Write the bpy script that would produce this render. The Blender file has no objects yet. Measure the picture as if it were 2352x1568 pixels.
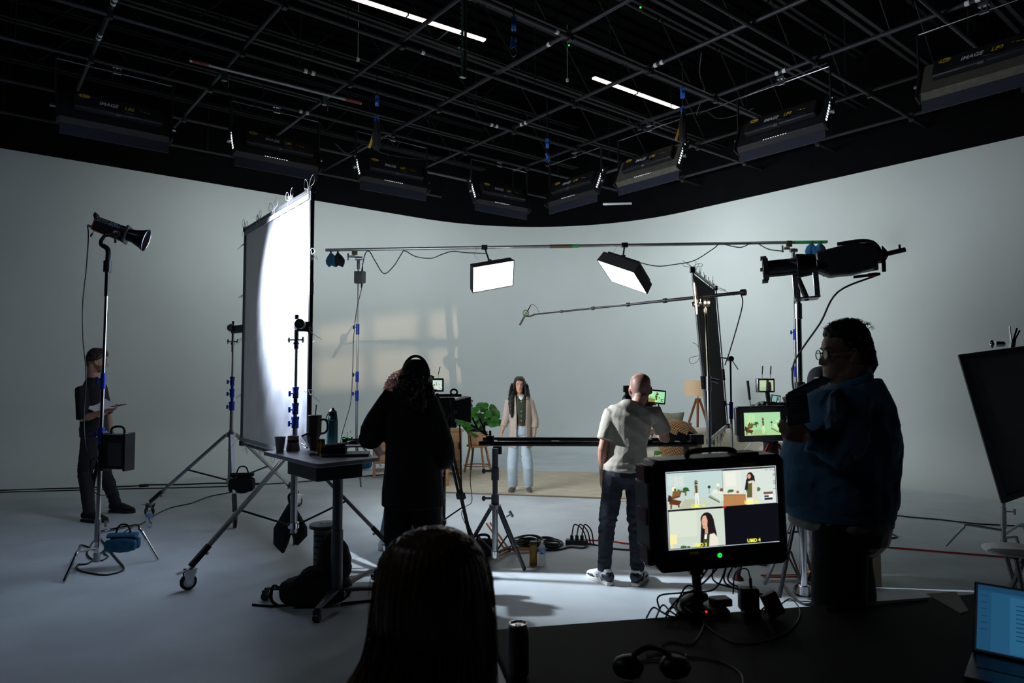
import bpy, bmesh, math, random
from mathutils import Vector, Matrix, noise
random.seed(7)
PI = math.pi
scene = bpy.context.scene
COL = scene.collection
def V3(*a): return Vector(a)

# ---------------------------------------------------------------- camera
CAM_H = 1.68; FPX = 1568.0; PITCH = math.atan(75.0/FPX)
cd = bpy.data.cameras.new('camera'); cam = bpy.data.objects.new('camera', cd); COL.objects.link(cam)
cd.sensor_width = 36.0; cd.lens = 24.0; cd.clip_start = 0.05; cd.clip_end = 200
cam.location = (0, 0, CAM_H); cam.rotation_euler = (PI/2 + PITCH, 0, 0)
cd.dof.use_dof = True; cd.dof.focus_distance = 6.5; cd.dof.aperture_fstop = 4.5
scene.camera = cam

# ---------------------------------------------------------------- world and exposure
w = bpy.data.worlds.new('world'); scene.world = w; w.use_nodes = True
w.node_tree.nodes['Background'].inputs[0].default_value = (0.30, 0.36, 0.48, 1)
w.node_tree.nodes['Background'].inputs[1].default_value = 0.012
scene.view_settings.view_transform = 'Standard'; scene.view_settings.look = 'None'
scene.view_settings.gamma = 1.0; scene.view_settings.use_curve_mapping = False
scene.view_settings.exposure = 0.34
try: scene.cycles.max_bounces = 6; scene.cycles.adaptive_threshold = 0.02; scene.cycles.caustics_reflective = False; scene.cycles.caustics_refractive = False
except Exception: pass

TH = math.radians(39)                       # the two walls of the cyclorama run along U and Vd
U = V3(math.cos(TH), math.sin(TH), 0); Vd = V3(-math.sin(TH), math.cos(TH), 0)
WV, WU, RC, HC = 12.8, 11.8, 4.0, 5.1       # left wall v, right wall u, corner radius, cyclorama height
def uv(u, v, z=0): return U*u + Vd*v + V3(0, 0, z)
def ray(px, py):
    a = (px-1176)/FPX; b = (784-py)/FPX; c, s = math.cos(PITCH), math.sin(PITCH)
    return V3(a, c - b*s, s + b*c)
def at(px, py, Y):                          # the point at depth Y seen there
    r = ray(px, py); return r*(Y/r.y) + V3(0, 0, CAM_H)
def G(px, py, z=0.0):                       # the point at height z seen there
    r = ray(px, py); return r*((z-CAM_H)/r.z) + V3(0, 0, CAM_H)

# ---------------------------------------------------------------- lamps
def area(name, loc, direction, sx, sy, power, color=(1,1,1), spread=PI):
    l = bpy.data.lights.new(name, 'AREA'); l.shape = 'RECTANGLE'; l.size = sx; l.size_y = sy
    l.energy = power; l.color = color; l.spread = spread
    o = bpy.data.objects.new(name, l); COL.objects.link(o); o.location = loc
    o.rotation_euler = Vector(direction).to_track_quat('-Z', 'Y').to_euler(); o['kind'] = 'helper'; return o
def spot(name, loc, target, power, angle, blend, radius, color=(1,1,1)):
    l = bpy.data.lights.new(name, 'SPOT'); l.energy = power; l.spot_size = math.radians(angle); l.spot_blend = blend
    l.shadow_soft_size = radius; l.color = color
    o = bpy.data.objects.new(name, l); COL.objects.link(o); o.location = loc
    o.rotation_euler = (Vector(target)-Vector(loc)).to_track_quat('-Z', 'Y').to_euler(); o['kind'] = 'helper'; return o
# diffusion frame corners (near = camera side, far = set side)
FN, FF = V3(-1.80, 6.08, 0), V3(-3.06, 7.78, 0); FZ0, FZ1 = 0.90, 3.34
FDIR = (FF-FN).normalized(); FNRM = V3(-FDIR.y, FDIR.x, 0)
if FNRM.x < 0: FNRM = -FNRM                 # points towards the set
# cyclorama bank lamps: (u or v centre, row, on?)
BANKS = [(1.47,'L',0),(3.54,'L',1),(5.47,'L',1),(7.72,'L',1),(8.62,'R',1),(6.92,'R',1),(4.68,'R',1),(2.36,'R',0)]
BV, BU, BZ = 9.9, 8.42, 4.98
BANK_P = 15
for c, row, on in BANKS:
    if not on: continue
    p = uv(c, BV+0.20, BZ-0.02) if row == 'L' else uv(BU+0.20, c, BZ-0.02)
    n = Vd if row == 'L' else U
    area('bank_light', p, n*math.cos(math.radians(30)) - V3(0,0,math.sin(math.radians(30))), 1.12, 0.34, BANK_P*{3.54: .4, 5.47: .45, 7.72: 1.3, 8.62: 2.2, 6.92: .9, 4.68: .2}[c], (0.93,0.99,1.0), math.radians(165 if c in (7.72, 8.62) else 115))
# hard lamp on the left stand, shining into the diffusion frame
LAMP_TIP = at(335, 552, 6.22); LAMP_DIR = (V3(-2.0, 6.62, 2.46) - LAMP_TIP).normalized()
spot('hard_lamp_light', LAMP_TIP - LAMP_DIR*0.02, LAMP_TIP + LAMP_DIR, 1750, 92, 0.85, 0.03, (0.82,0.90,1.0))
# added area light standing in for light passed by the diffusion cloth
fc = (FN+FF)/2 + V3(0,0,2.15) + FNRM*0.11
area('diffusion_light', fc, FNRM - V3(0,0,0.015), 1.8, 2.1, 46, (0.93,0.97,1.0), math.radians(125))
# unseen fill light added overhead, left of the camera
area('added_fill_light', (-5.0, 1.6, 6.4), (0.35, 0.35, -1), 2.4, 0.3, 11, (0.80,0.90,1.0))
# large spotlight, and an added projector behind it that throws the window pattern
LEKO_TIP = at(1752, 619, 5.05); LEKO_DIR = V3(-1, 0.33, -0.065).normalized()
GOBO_TGT = at(925, 805, 14.0); PJ_TIP = at(1908, 622, 5.62); PJ_DIR = (GOBO_TGT-PJ_TIP).normalized()
spot('window_projection_light', PJ_TIP - PJ_DIR*0.20, GOBO_TGT, 760, 24, 0.05, 0.0022, (1.0,0.72,0.44))

# ---------------------------------------------------------------- materials
def lin(c):
    c = c/255.0
    return c/12.92 if c <= 0.04045 else ((c+0.055)/1.055)**2.4
def rgb(r, g, b): return (lin(r), lin(g), lin(b), 1)
MATS = {}
def mat(name, col, rough=0.5, metal=0.0, var=0.0, scale=8.0, bump=0.0, bscale=40.0, emit=0.0, alpha=None, trans=0.0, attr=None, stretch=None, spec=None, sheen=0.0, ecol=None):
    if name in MATS: return MATS[name]
    m = bpy.data.materials.new(name); m.use_nodes = True; nt = m.node_tree; N = nt.nodes; L = nt.links
    b = N['Principled BSDF']; b.inputs['Base Color'].default_value = col
    b.inputs['Roughness'].default_value = rough; b.inputs['Metallic'].default_value = metal
    if spec is not None: b.inputs['Specular IOR Level'].default_value = spec
    if trans: b.inputs['Transmission Weight'].default_value = trans; b.inputs['IOR'].default_value = 1.3
    if sheen: b.inputs['Sheen Weight'].default_value = sheen
    src = None
    if attr:
        a = N.new('ShaderNodeAttribute'); a.attribute_name = attr; src = a.outputs['Color']
    if var or bump:
        tc = N.new('ShaderNodeTexCoord'); mp = N.new('ShaderNodeMapping'); L.new(tc.outputs['Object'], mp.inputs[0])
        if stretch: mp.inputs['Scale'].default_value = stretch
    if var:
        n = N.new('ShaderNodeTexNoise'); n.inputs['Scale'].default_value = scale; n.inputs['Detail'].default_value = 5
        L.new(mp.outputs[0], n.inputs['Vector'])
        r = N.new('ShaderNodeMapRange'); r.inputs[1].default_value = 0.3; r.inputs[2].default_value = 0.7
        r.inputs[3].default_value = 1-var; r.inputs[4].default_value = 1+var; L.new(n.outputs['Fac'], r.inputs[0])
        mx = N.new('ShaderNodeMix'); mx.data_type = 'RGBA'; mx.blend_type = 'MULTIPLY'; mx.inputs[0].default_value = 1
        if src: L.new(src, mx.inputs[6])
        else: mx.inputs[6].default_value = col
        L.new(r.outputs[0], mx.inputs[7]); src = mx.outputs[2]
    if src: L.new(src, b.inputs['Base Color'])
    if bump:
        n2 = N.new('ShaderNodeTexNoise'); n2.inputs['Scale'].default_value = bscale; n2.inputs['Detail'].default_value = 4
        L.new(mp.outputs[0], n2.inputs['Vector'])
        bp = N.new('ShaderNodeBump'); bp.inputs['Strength'].default_value = bump; bp.inputs['Distance'].default_value = 0.01
        L.new(n2.outputs['Fac'], bp.inputs['Height']); L.new(bp.outputs[0], b.inputs['Normal'])
    if emit:
        if attr: L.new(src, b.inputs['Emission Color'])
        else: b.inputs['Emission Color'].default_value = ecol or col
        b.inputs['Emission Strength'].default_value = emit
        if attr: 
            for l in list(b.inputs['Base Color'].links): nt.links.remove(l)
            b.inputs['Base Color'].default_value = (0.01,0.01,0.01,1)
    MATS[name] = m; return m
CYC = mat('cyclorama_paint', (0.665,0.725,0.722,1), 0.75, var=0.02, scale=1.3, bump=0.05, bscale=30)
BLACKWALL = mat('black_wall', (0.0030,0.0032,0.0042,1), 0.9, var=0.2, scale=3, bump=0.3, bscale=20, spec=0.08)
ROOF = mat('black_roof', (0.004,0.004,0.0045,1), 0.9, var=0.5, scale=6, bump=0.6, bscale=25, spec=0.1)
PIPE = mat('dark_pipe', (0.030,0.032,0.038,1), 0.5, 0.4, var=0.2, scale=5)
TRUSSM = mat('black_truss_paint', (0.014,0.015,0.018,1), 0.6, 0.2, var=0.2, scale=5)
STEEL = mat('galvanised_steel', (0.38,0.40,0.41,1), 0.38, 0.9, var=0.15, scale=6)
CHROME = mat('chrome', (0.62,0.63,0.66,1), 0.16, 1.0, var=0.06, scale=6)
DULL = mat('brushed_aluminium', (0.40,0.41,0.44,1), 0.32, 1.0, var=0.1, scale=9)
BLK = mat('black_plastic', (0.012,0.012,0.014,1), 0.42, var=0.2, scale=12)
BLKM = mat('black_metal', (0.016,0.016,0.019,1), 0.30, 0.5, var=0.15, scale=10)
BLKF = mat('black_fabric', (0.009,0.009,0.011,1), 0.9, var=0.3, scale=14, bump=0.5, bscale=60)
RUB = mat('black_rubber', (0.010,0.010,0.011,1), 0.6, var=0.1)
CABLE = mat('black_cable', (0.012,0.012,0.014,1), 0.45, var=0.1)
BLUE = mat('blue_casting', (0.008,0.045,0.42,1), 0.32, 0.3, var=0.1)
TEAL = mat('teal_canvas', (0.012,0.105,0.19,1), 0.85, var=0.2, scale=20, bump=0.4, bscale=80)
NAVY = mat('navy_canvas', (0.012,0.012,0.12,1), 0.85, var=0.2, scale=20, bump=0.4, bscale=80)
ORANGE = mat('orange_plastic', (0.62,0.16,0.015,1), 0.45, var=0.1)
RED = mat('red_cable_sheath', (0.55,0.03,0.02,1), 0.5)
REDP = mat('red_metal', (0.35,0.012,0.02,1), 0.35, 0.3)
MAG = mat('magenta_bumper', (0.10,0.012,0.035,1), 0.5, var=0.1)
WHITE = mat('white_paint', (0.75,0.76,0.78,1), 0.5, var=0.05)
WTAPE = mat('white_tape', (0.78,0.79,0.76,1), 0.7, var=0.1)
STRING = mat('white_cord', (0.75,0.76,0.78,1), 0.8)
SBLACK = mat('black_cord', (0.02,0.02,0.02,1), 0.8)
GREENT = mat('green_tape', (0.02,0.28,0.08,1), 0.6, var=0.2)
YEL = mat('yellow_print', (0.75,0.50,0.02,1), 0.5)
YROPE = mat('yellow_strap', (0.65,0.42,0.03,1), 0.7)
GREY = mat('grey_laminate', (0.26,0.27,0.31,1), 0.4, var=0.08)
GREYD = mat('dark_grey_metal', (0.08,0.085,0.10,1), 0.45, 0.3, var=0.1)
DGREY = mat('charcoal_plastic', (0.055,0.058,0.070,1), 0.45, var=0.15)
PRINTG = mat('grey_print', (0.42,0.44,0.46,1), 0.6)
WOOD = mat('light_oak', (0.42,0.24,0.12,1), 0.5, var=0.22, scale=4, stretch=(1,1,9), bump=0.1)
WOODR = mat('reddish_wood', (0.30,0.11,0.04,1), 0.45, var=0.25, scale=5, stretch=(6,6,1))
WICK = mat('wicker', (0.46,0.27,0.13,1), 0.6, var=0.25, scale=30)
LEAF = mat('leaf_green', (0.028,0.15,0.014,1), 0.4, var=0.35, scale=10)
LEAF.node_tree.nodes['Principled BSDF'].inputs['Subsurface Weight'].default_value = 0.0
CREAM = mat('cream_upholstery', (0.62,0.60,0.50,1), 0.9, var=0.05, bump=0.2)
SAGE = mat('sage_cushion_fabric', (0.30,0.33,0.24,1), 0.9, var=0.08, bump=0.2)
PAPER = mat('paper', (0.70,0.70,0.72,1), 0.8)
HAIRB = mat('black_hair', (0.008,0.006,0.006,1), 0.6, var=0.3, scale=30)
EMW = mat('softbox_diffuser', (1,0.98,0.95,1), 0.6, emit=13.0, ecol=(1,0.98,0.94,1))
TUBEM = mat('tube_lamp_diffuser', (1,0.95,0.84,1), 0.6, emit=1.15, ecol=(1,0.93,0.80,1))
SLOT = mat('glowing_vent', (1,1,1,1), 0.6, emit=0.8, ecol=(0.9,0.97,1,1))
GLED = mat('green_indicator', (0.02,0.9,0.1,1), 0.5, emit=1.0)
RLED = mat('red_indicator', (1,0.03,0.02,1), 0.5, emit=1.0)

# ---------------------------------------------------------------- mesh builder
def frame_for(d, ref=None):
    d = Vector(d).normalized()
    r = Vector(ref) if ref is not None else (V3(0,0,1) if abs(d.z) < 0.9 else V3(1,0,0))
    a = (r - d*r.dot(d))
    if a.length < 1e-5: a = V3(1,0,0) - d*d.x
    if a.length < 1e-5: a = V3(0,1,0) - d*d.y
    a.normalize(); return a, d.cross(a)
class MB:
    def __init__(s): s.v = []; s.f = []; s.c = []
    def add(s, vs, fs, col=None):
        o = len(s.v); s.v += [Vector(x) for x in vs]; s.f += [tuple(i+o for i in f) for f in fs]
        s.c += [col]*len(fs); return s
    def box(s, c, size, M=None, col=None, taper=1.0):
        x, y, z = size[0]/2, size[1]/2, size[2]/2; c = Vector(c)
        vs = [V3(sx*x*(taper if sz > 0 else 1), sy*y*(taper if sz > 0 else 1), sz*z) for sz in (-1,1) for sy in (-1,1) for sx in (-1,1)]
        if M is not None: vs = [M @ v for v in vs]
        return s.add([v+c for v in vs], [(0,2,3,1),(4,5,7,6),(0,1,5,4),(2,6,7,3),(0,4,6,2),(1,3,7,5)], col)
    def cyl(s, p0, p1, r0, r1=None, n=12, col=None, cap=True):
        r1 = r0 if r1 is None else r1; p0, p1 = Vector(p0), Vector(p1); a, b = frame_for(p1-p0)
        vs = []
        for p, r in ((p0, r0), (p1, r1)):
            for i in range(n):
                t = 2*PI*i/n; vs.append(p + a*(math.cos(t)*r) + b*(math.sin(t)*r))
        fs = [(i, (i+1) % n, n+(i+1) % n, n+i) for i in range(n)]
        if cap: fs += [tuple(range(n-1,-1,-1)), tuple(range(n, 2*n))]
        return s.add(vs, fs, col)
    def tube(s, pts, r, n=6, closed=False, col=None):
        pts = [Vector(p) for p in pts]; m = len(pts); vs = []; fs = []; a = None
        for i, p in enumerate(pts):
            if closed: d = pts[(i+1) % m]-pts[i-1]
            else: d = pts[min(i+1, m-1)]-pts[max(i-1, 0)]
            if d.length < 1e-9: d = V3(0,0,1)
            a, b = frame_for(d, a if a is not None else None)
            rr = r[i] if isinstance(r, (list, tuple)) else r
            for k in range(n):
                t = 2*PI*k/n; vs.append(p + a*(math.cos(t)*rr) + b*(math.sin(t)*rr))
        for i in range(m if closed else m-1):
            j = (i+1) % m
            for k in range(n): fs.append((i*n+k, i*n+(k+1) % n, j*n+(k+1) % n, j*n+k))
        if not closed: fs += [tuple(range(n-1,-1,-1)), tuple((m-1)*n+k for k in range(n))]
        return s.add(vs, fs, col)
    def lathe(s, prof, c=(0,0,0), axis=(0,0,1), n=20, col=None):
        a, b = frame_for(axis); ax = Vector(axis).normalized(); c = Vector(c); vs = []; fs = []
        for r, z in prof:
            for i in range(n):
                t = 2*PI*i/n; vs.append(c + ax*z + a*(math.cos(t)*r) + b*(math.sin(t)*r))
        for j in range(len(prof)-1):
            for i in range(n): fs.append((j*n+i, j*n+(i+1) % n, (j+1)*n+(i+1) % n, (j+1)*n+i))
        fs += [tuple(range(n-1,-1,-1)), tuple((len(prof)-1)*n+k for k in range(n))]
        return s.add(vs, fs, col)
    def ball(s, c, r, n=12, M=None, col=None):
        r = (r, r, r) if not isinstance(r, (tuple, list)) else r; vs = []; fs = []; m = max(4, n//2+1); c = Vector(c)
        for j in range(m+1):
            ph = PI*j/m; 
            for i in range(n):
                t = 2*PI*i/n; v = V3(r[0]*math.sin(ph)*math.cos(t), r[1]*math.sin(ph)*math.sin(t), r[2]*math.cos(ph))
                vs.append((M @ v if M is not None else v) + c)
        for j in range(m):
            for i in range(n): fs.append((j*n+i, (j+1)*n+i, (j+1)*n+(i+1) % n, j*n+(i+1) % n))
        return s.add(vs, fs, col)
    def prism(s, poly, o, ax, ay, h, col=None):     # a polygon in the plane (ax, ay) at o, extruded by vector h
        o, ax, ay, h = Vector(o), Vector(ax), Vector(ay), Vector(h); n = len(poly)
        lo = [o + ax*x + ay*y for x, y in poly]; vs = lo + [p+h for p in lo]
        fs = [(i, (i+1) % n, n+(i+1) % n, n+i) for i in range(n)] + [tuple(range(n-1,-1,-1)), tuple(range(n, 2*n))]
        return s.add(vs, fs, col)
    def loft(s, pts, rad, ref=None, n=16, cap=1.0, col=None, sq=1.0):
        pts = [Vector(p) for p in pts]; rad = [(r, r) if not isinstance(r, (tuple, list)) else r for r in rad]
        m = len(pts); P = list(pts); R = list(rad)
        if cap:
            d0 = (pts[0]-pts[1]).normalized(); d1 = (pts[-1]-pts[-2]).normalized(); r0 = min(rad[0])*cap; r1 = min(rad[-1])*cap
            P = [pts[0]+d0*r0*0.95, pts[0]+d0*r0*0.62] + P + [pts[-1]+d1*r1*0.62, pts[-1]+d1*r1*0.95]
            R = [(rad[0][0]*.32, rad[0][1]*.32), (rad[0][0]*.78, rad[0][1]*.78)] + R + [(rad[-1][0]*.78, rad[-1][1]*.78), (rad[-1][0]*.32, rad[-1][1]*.32)]
        M = len(P); vs = []; fs = []; a = None
        for i, p in enumerate(P):
            d = P[min(i+1, M-1)]-P[max(i-1, 0)]
            a, b = frame_for(d, ref if ref is not None else a)
            for k in range(n):
                t = 2*PI*k/n; cc, ss = math.cos(t), math.sin(t)
                if sq != 1.0: cc = math.copysign(abs(cc)**sq, cc); ss = math.copysign(abs(ss)**sq, ss)
                vs.append(p + a*(cc*R[i][0]) + b*(ss*R[i][1]))
        for i in range(M-1):
            for k in range(n): fs.append((i*n+k, i*n+(k+1) % n, (i+1)*n+(k+1) % n, (i+1)*n+k))
        fs += [tuple(range(n-1,-1,-1)), tuple((M-1)*n+k for k in range(n))]
        return s.add(vs, fs, col)
    def xf(s, M): s.v = [M @ v for v in s.v]; return s
def mesh_of(name, mb, off=V3(0,0,0), smooth=35):
    me = bpy.data.meshes.new(name); me.from_pydata([tuple(v-off) for v in mb.v], [], mb.f)
    me.validate(clean_customdata=False); me.update()
    bm = bmesh.new(); bm.from_mesh(me); bmesh.ops.recalc_face_normals(bm, faces=bm.faces); bm.to_mesh(me); bm.free()
    if smooth:
        me.polygons.foreach_set('use_smooth', [True]*len(me.polygons))
        try: me.set_sharp_from_angle(angle=math.radians(smooth))
        except Exception: pass
    return me
def wloc(o):
    p = o.location.copy()
    while o.parent: o = o.parent; p += o.location
    return p
def part(name, mb, m, parent=None, bevel=0.0, smooth=35, label=None, kind=None):
    me = mesh_of(name, mb, wloc(parent) if parent else V3(0,0,0), smooth)
    o = bpy.data.objects.new(name, me); COL.objects.link(o); me.materials.append(m)
    if parent: o.parent = parent
    if bevel:
        md = o.modifiers.new('bevel', 'BEVEL'); md.width = bevel; md.segments = 2; md.limit_method = 'ANGLE'; md.angle_limit = 0.7
    if label: o['label'] = label
    if kind: o['kind'] = kind
    return o
def thing(name, label, cat, loc=(0,0,0), group=None):
    o = bpy.data.objects.new(name, None); COL.objects.link(o); o.location = loc; o.empty_display_size = 0.1
    o['label'] = label; o['category'] = cat
    if group: o['group'] = group
    return o
def solo(name, label, cat, mb, m, group=None, bevel=0.0, smooth=35, kind=None):   # a thing of one mesh, its origin at its base
    lo = V3(min(v.x for v in mb.v), min(v.y for v in mb.v), min(v.z for v in mb.v)); hi = V3(max(v.x for v in mb.v), max(v.y for v in mb.v), 0)
    c = V3((lo.x+hi.x)/2, (lo.y+hi.y)/2, lo.z)
    me = mesh_of(name, mb, c, smooth); o = bpy.data.objects.new(name, me); COL.objects.link(o); o.location = c; me.materials.append(m)
    o['label'] = label; o['category'] = cat
    if group: o['group'] = group
    if kind: o['kind'] = kind
    if bevel:
        md = o.modifiers.new('bevel', 'BEVEL'); md.width = bevel; md.segments = 2; md.limit_method = 'ANGLE'
    return o
def dup(root, loc, rotz=0.0, label=None, group=None):
    r = root.copy(); COL.objects.link(r); r.location = loc; r.rotation_euler = (0,0,rotz)
    if label: r['label'] = label
    if group: r['group'] = group
    for ch in list(root.children):
        c = ch.copy(); COL.objects.link(c); c.parent = r
        for g in list(ch.children):
            d = g.copy(); COL.objects.link(d); d.parent = c
    return r
def crom(pts, k=6):
    pts = [Vector(p) for p in pts]
    if len(pts) < 3: return pts
    P = [pts[0]*2-pts[1]] + pts + [pts[-1]*2-pts[-2]]; out = []
    for i in range(1, len(P)-2):
        for j in range(k):
            t = j/k; a, b, c, d = P[i-1], P[i], P[i+1], P[i+2]
            out.append(((b*2) + (c-a)*t + (a*2-b*5+c*4-d)*t*t + (-a+b*3-c*3+d)*t**3)*0.5)
    out.append(P[-2]); return out
def text_mb(s, size, M, depth=0.001, align='CENTER', shear=0.0, bold=0.0):
    cu = bpy.data.curves.new('text', 'FONT'); cu.body = s; cu.size = size; cu.extrude = depth; cu.align_x = align; cu.align_y = 'CENTER'
    cu.shear = shear; cu.offset = bold; cu.resolution_u = 3
    o = bpy.data.objects.new('text', cu); COL.objects.link(o); bpy.context.view_layer.update()
    me = bpy.data.meshes.new_from_object(o.evaluated_get(bpy.context.evaluated_depsgraph_get()))
    mb = MB().add([M @ v.co for v in me.vertices], [tuple(p.vertices) for p in me.polygons])
    bpy.data.objects.remove(o); bpy.data.curves.remove(cu); bpy.data.meshes.remove(me); return mb
def basis(x, y, z, o=(0,0,0)):
    M = Matrix(((x[0],y[0],z[0],o[0]),(x[1],y[1],z[1],o[1]),(x[2],y[2],z[2],o[2]),(0,0,0,1))); return M
def Rz(a): return Matrix.Rotation(a, 3, 'Z')
def structure(name, mb, m, smooth=35, parent=None, **k):
    o = part(name, mb, m, parent, smooth=smooth, **k); o['kind'] = 'structure'; return o

# ================================================================ setting
def cyc_profile():                                   # plan of the two walls: points from far left to far right with inward normals
    out = [uv(-14, WV)]
    out += [uv(u, WV) for u in (-8, -4, 0, 4)]
    c = uv(WU-RC, WV-RC)
    pl = [(p, -Vd) for p in out]
    for i in range(25):
        a = PI/2*(1-i/24.0); d = U*math.cos(a) + Vd*math.sin(a); pl.append((c + d*RC, -d))
    pl += [(uv(WU, v), -U) for v in (5, 2, -2, -6, -12)]
    return pl
prof = cyc_profile(); COVE = 0.9
mb = MB(); vs = []; k = 0
sec = [(COVE*(1-math.sin(a)), COVE*(1-math.cos(a))) for a in [PI/2*i/10 for i in range(11)]]   # (distance from wall, height)
sec += [(0, 1.8), (0, 3.0), (0, 4.2), (0, HC), (-0.12, HC)]
for p, n in prof:
    for d, z in sec: vs.append(p + n*d + V3(0,0,z))
m_ = len(sec); fs = []
for i in range(len(prof)-1):
    for j in range(m_-1): fs.append((i*m_+j, (i+1)*m_+j, (i+1)*m_+j+1, i*m_+j+1))
mb.add(vs, fs); cyc = structure('wall_back', mb, CYC, smooth=60); cyc['label'] = 'pale painted cyclorama wall curving round the corner and down into the floor'
# floor
FLOOR = mat('floor_paint', (0.60,0.668,0.705,1), 0.62, var=0.10, scale=1.9, bump=0.06, bscale=14)
mb = MB(); ring = [p + n*COVE for p, n in prof]
ring = ring + [V3(13, -6, 0), V3(-16, -6, 0)]
mb.add(ring + [p - V3(0,0,0.1) for p in ring], [tuple(range(len(ring))), tuple(range(2*len(ring)-1, len(ring)-1, -1))])
structure('floor', mb, FLOOR, smooth=0)
# black wall above the cyclorama
mb = MB(); vs = []
for p, n in prof:
    for d, z in ((-0.05, HC), (-0.05, 8.2)): vs.append(p + n*d + V3(0,0,z))
mb.add(vs, [(i*2, i*2+2, i*2+3, i*2+1) for i in range(len(prof)-1)])
structure('wall_upper', mb, BLACKWALL, smooth=60)
# side and rear walls behind the camera (dark), ceiling
for nm, a, b in (('wall_left', V3(-16,-6,0), V3(-18.9,1.1,0)), ('wall_rear', V3(-16,-6,0), V3(13,-6,0)), ('wall_right', V3(13,-6,0), V3(16.7,-1.9,0))):
    d = (b-a).normalized(); nn = V3(-d.y, d.x, 0)
    structure(nm, MB().box((a+b)/2 + V3(0,0,4.1), ((b-a).length, 0.12, 8.2), Rz(math.atan2(d.y, d.x))), BLACKWALL, smooth=0)
mb = MB(); mb.box((0, 5, 8.25), (44, 34, 0.1))
structure('ceiling', mb, ROOF, smooth=0)
mb = MB()
for i in range(70):                                  # ribs of the roof deck
    mb.box(uv(3, -5+i*0.3, 8.17), (24, 0.11, 0.06), Rz(TH))
structure('trim_1', mb, ROOF, smooth=0)['label'] = 'dark ribbed roof deck'
# ================================================================ ceiling grid, trusses, hanging things
ZG = 5.6; PR = 0.026
PL_V = [(12.62,-2,8.2,'nearest the left cyclorama wall'), (11.2,-2,10.6,'second from the left cyclorama wall'), (9.78,-3,10.8,'third from the left cyclorama wall'),
        (8.42,-3,12.2,'fourth from the left wall'), (7.02,-3,12.2,'crossing near the long lit tube'), (5.62,-1,12.2,'running past the hanging perforated strut'),
        (4.15,1,12.25,'running under the right half'), (2.72,3,10.2,'last one at the far right')]
for v, u0, u1, lab in PL_V:
    t = thing('grid_pipe', 'black ceiling pipe along the left wall direction, '+lab, 'pipe', uv(u0, v, ZG), 'ceiling grid pipes parallel to the left wall')
    part('pipe', MB().cyl(uv(u0, v, ZG), uv(u1, v, ZG), PR, n=10), PIPE, t)
    for u in [x for x in (0.4, 3.3, 6.1, 9.1) if u0 < x < u1]:
        part('hanger_rod', MB().cyl(uv(u, v, ZG), uv(u, v, 7.2), 0.006, n=6), PIPE, t)
PL_U = [(1.17,6,13.0,'leftmost of the cross pipes'), (2.58,5,13.2,'second cross pipe from the left'), (4.0,4,13.0,'third cross pipe from the left'), (5.42,3.5,12.7,'fourth cross pipe from the left'),
        (6.86,1.5,11.2,'fifth cross pipe from the left, with white taped ends'), (8.3,-1,10.2,'over the right row of black lamps'), (9.82,-1,9.6,'second from the right cyclorama wall'), (11.26,-2,9.2,'lowest cross pipe, nearest the right cyclorama wall')]
for u, v0, v1, lab in PL_U:
    t = thing('cross_pipe', 'black ceiling cross pipe, '+lab, 'pipe', uv(u, v0, ZG+0.055), 'ceiling grid pipes parallel to the right wall')
    part('pipe', MB().cyl(uv(u, v0, ZG+0.055), uv(u, v1, ZG+0.055), PR, n=10), PIPE, t)
    for v in (2.72, 4.15, 5.62, 7.02, 8.42, 9.78, 11.2):
        if v0 < v < v1 and random.random() < 0.8:
            part('clamp', MB().box(uv(u, v, ZG+0.02), (0.05, 0.07, 0.13), Rz(TH)), PIPE, t)
# white tape bands
for k, (px, py, nn) in enumerate([(268,8,2), (226,87,2), (691,168,2), (958,125,1), (1272,73,1), (1264,110,1), (1528,153,2), (1131,283,2), (1209,288,2), (1816,176,2), (2262,18,2), (683,258,2)]):
    p = G(px, py, ZG); u, v = p.dot(U), p.dot(Vd)
    du = min(abs(u-x[0]) for x in PL_U); dv = min(abs(v-x[0]) for x in PL_V)
    if du < dv: ax = Vd; uu = min(PL_U, key=lambda x: abs(u-x[0]))[0]; c = uv(uu, v, ZG+0.055)
    else: ax = U; vv = min(PL_V, key=lambda x: abs(v-x[0]))[0]; c = uv(u, vv, ZG)
    mb = MB()
    for j in range(nn): mb.cyl(c+ax*(j*0.10), c+ax*(j*0.10+0.045), PR+0.003, n=10)
    solo('tape_band', 'white tape wound on a dark ceiling pipe '+('at the top left corner','on the leftmost cross pipe','left of the silver pipe end','below the long lit tube','above the small pendant sensor','on the fifth cross pipe near the middle','end above the short lit tube','above the corner bank lamps','just right of the pair above the corner','above the second bank lamp from the right','at the top right corner','above the second bank lamp from the left')[k], 'tape', mb, WTAPE, 'white tape bands on the ceiling pipes')
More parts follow.
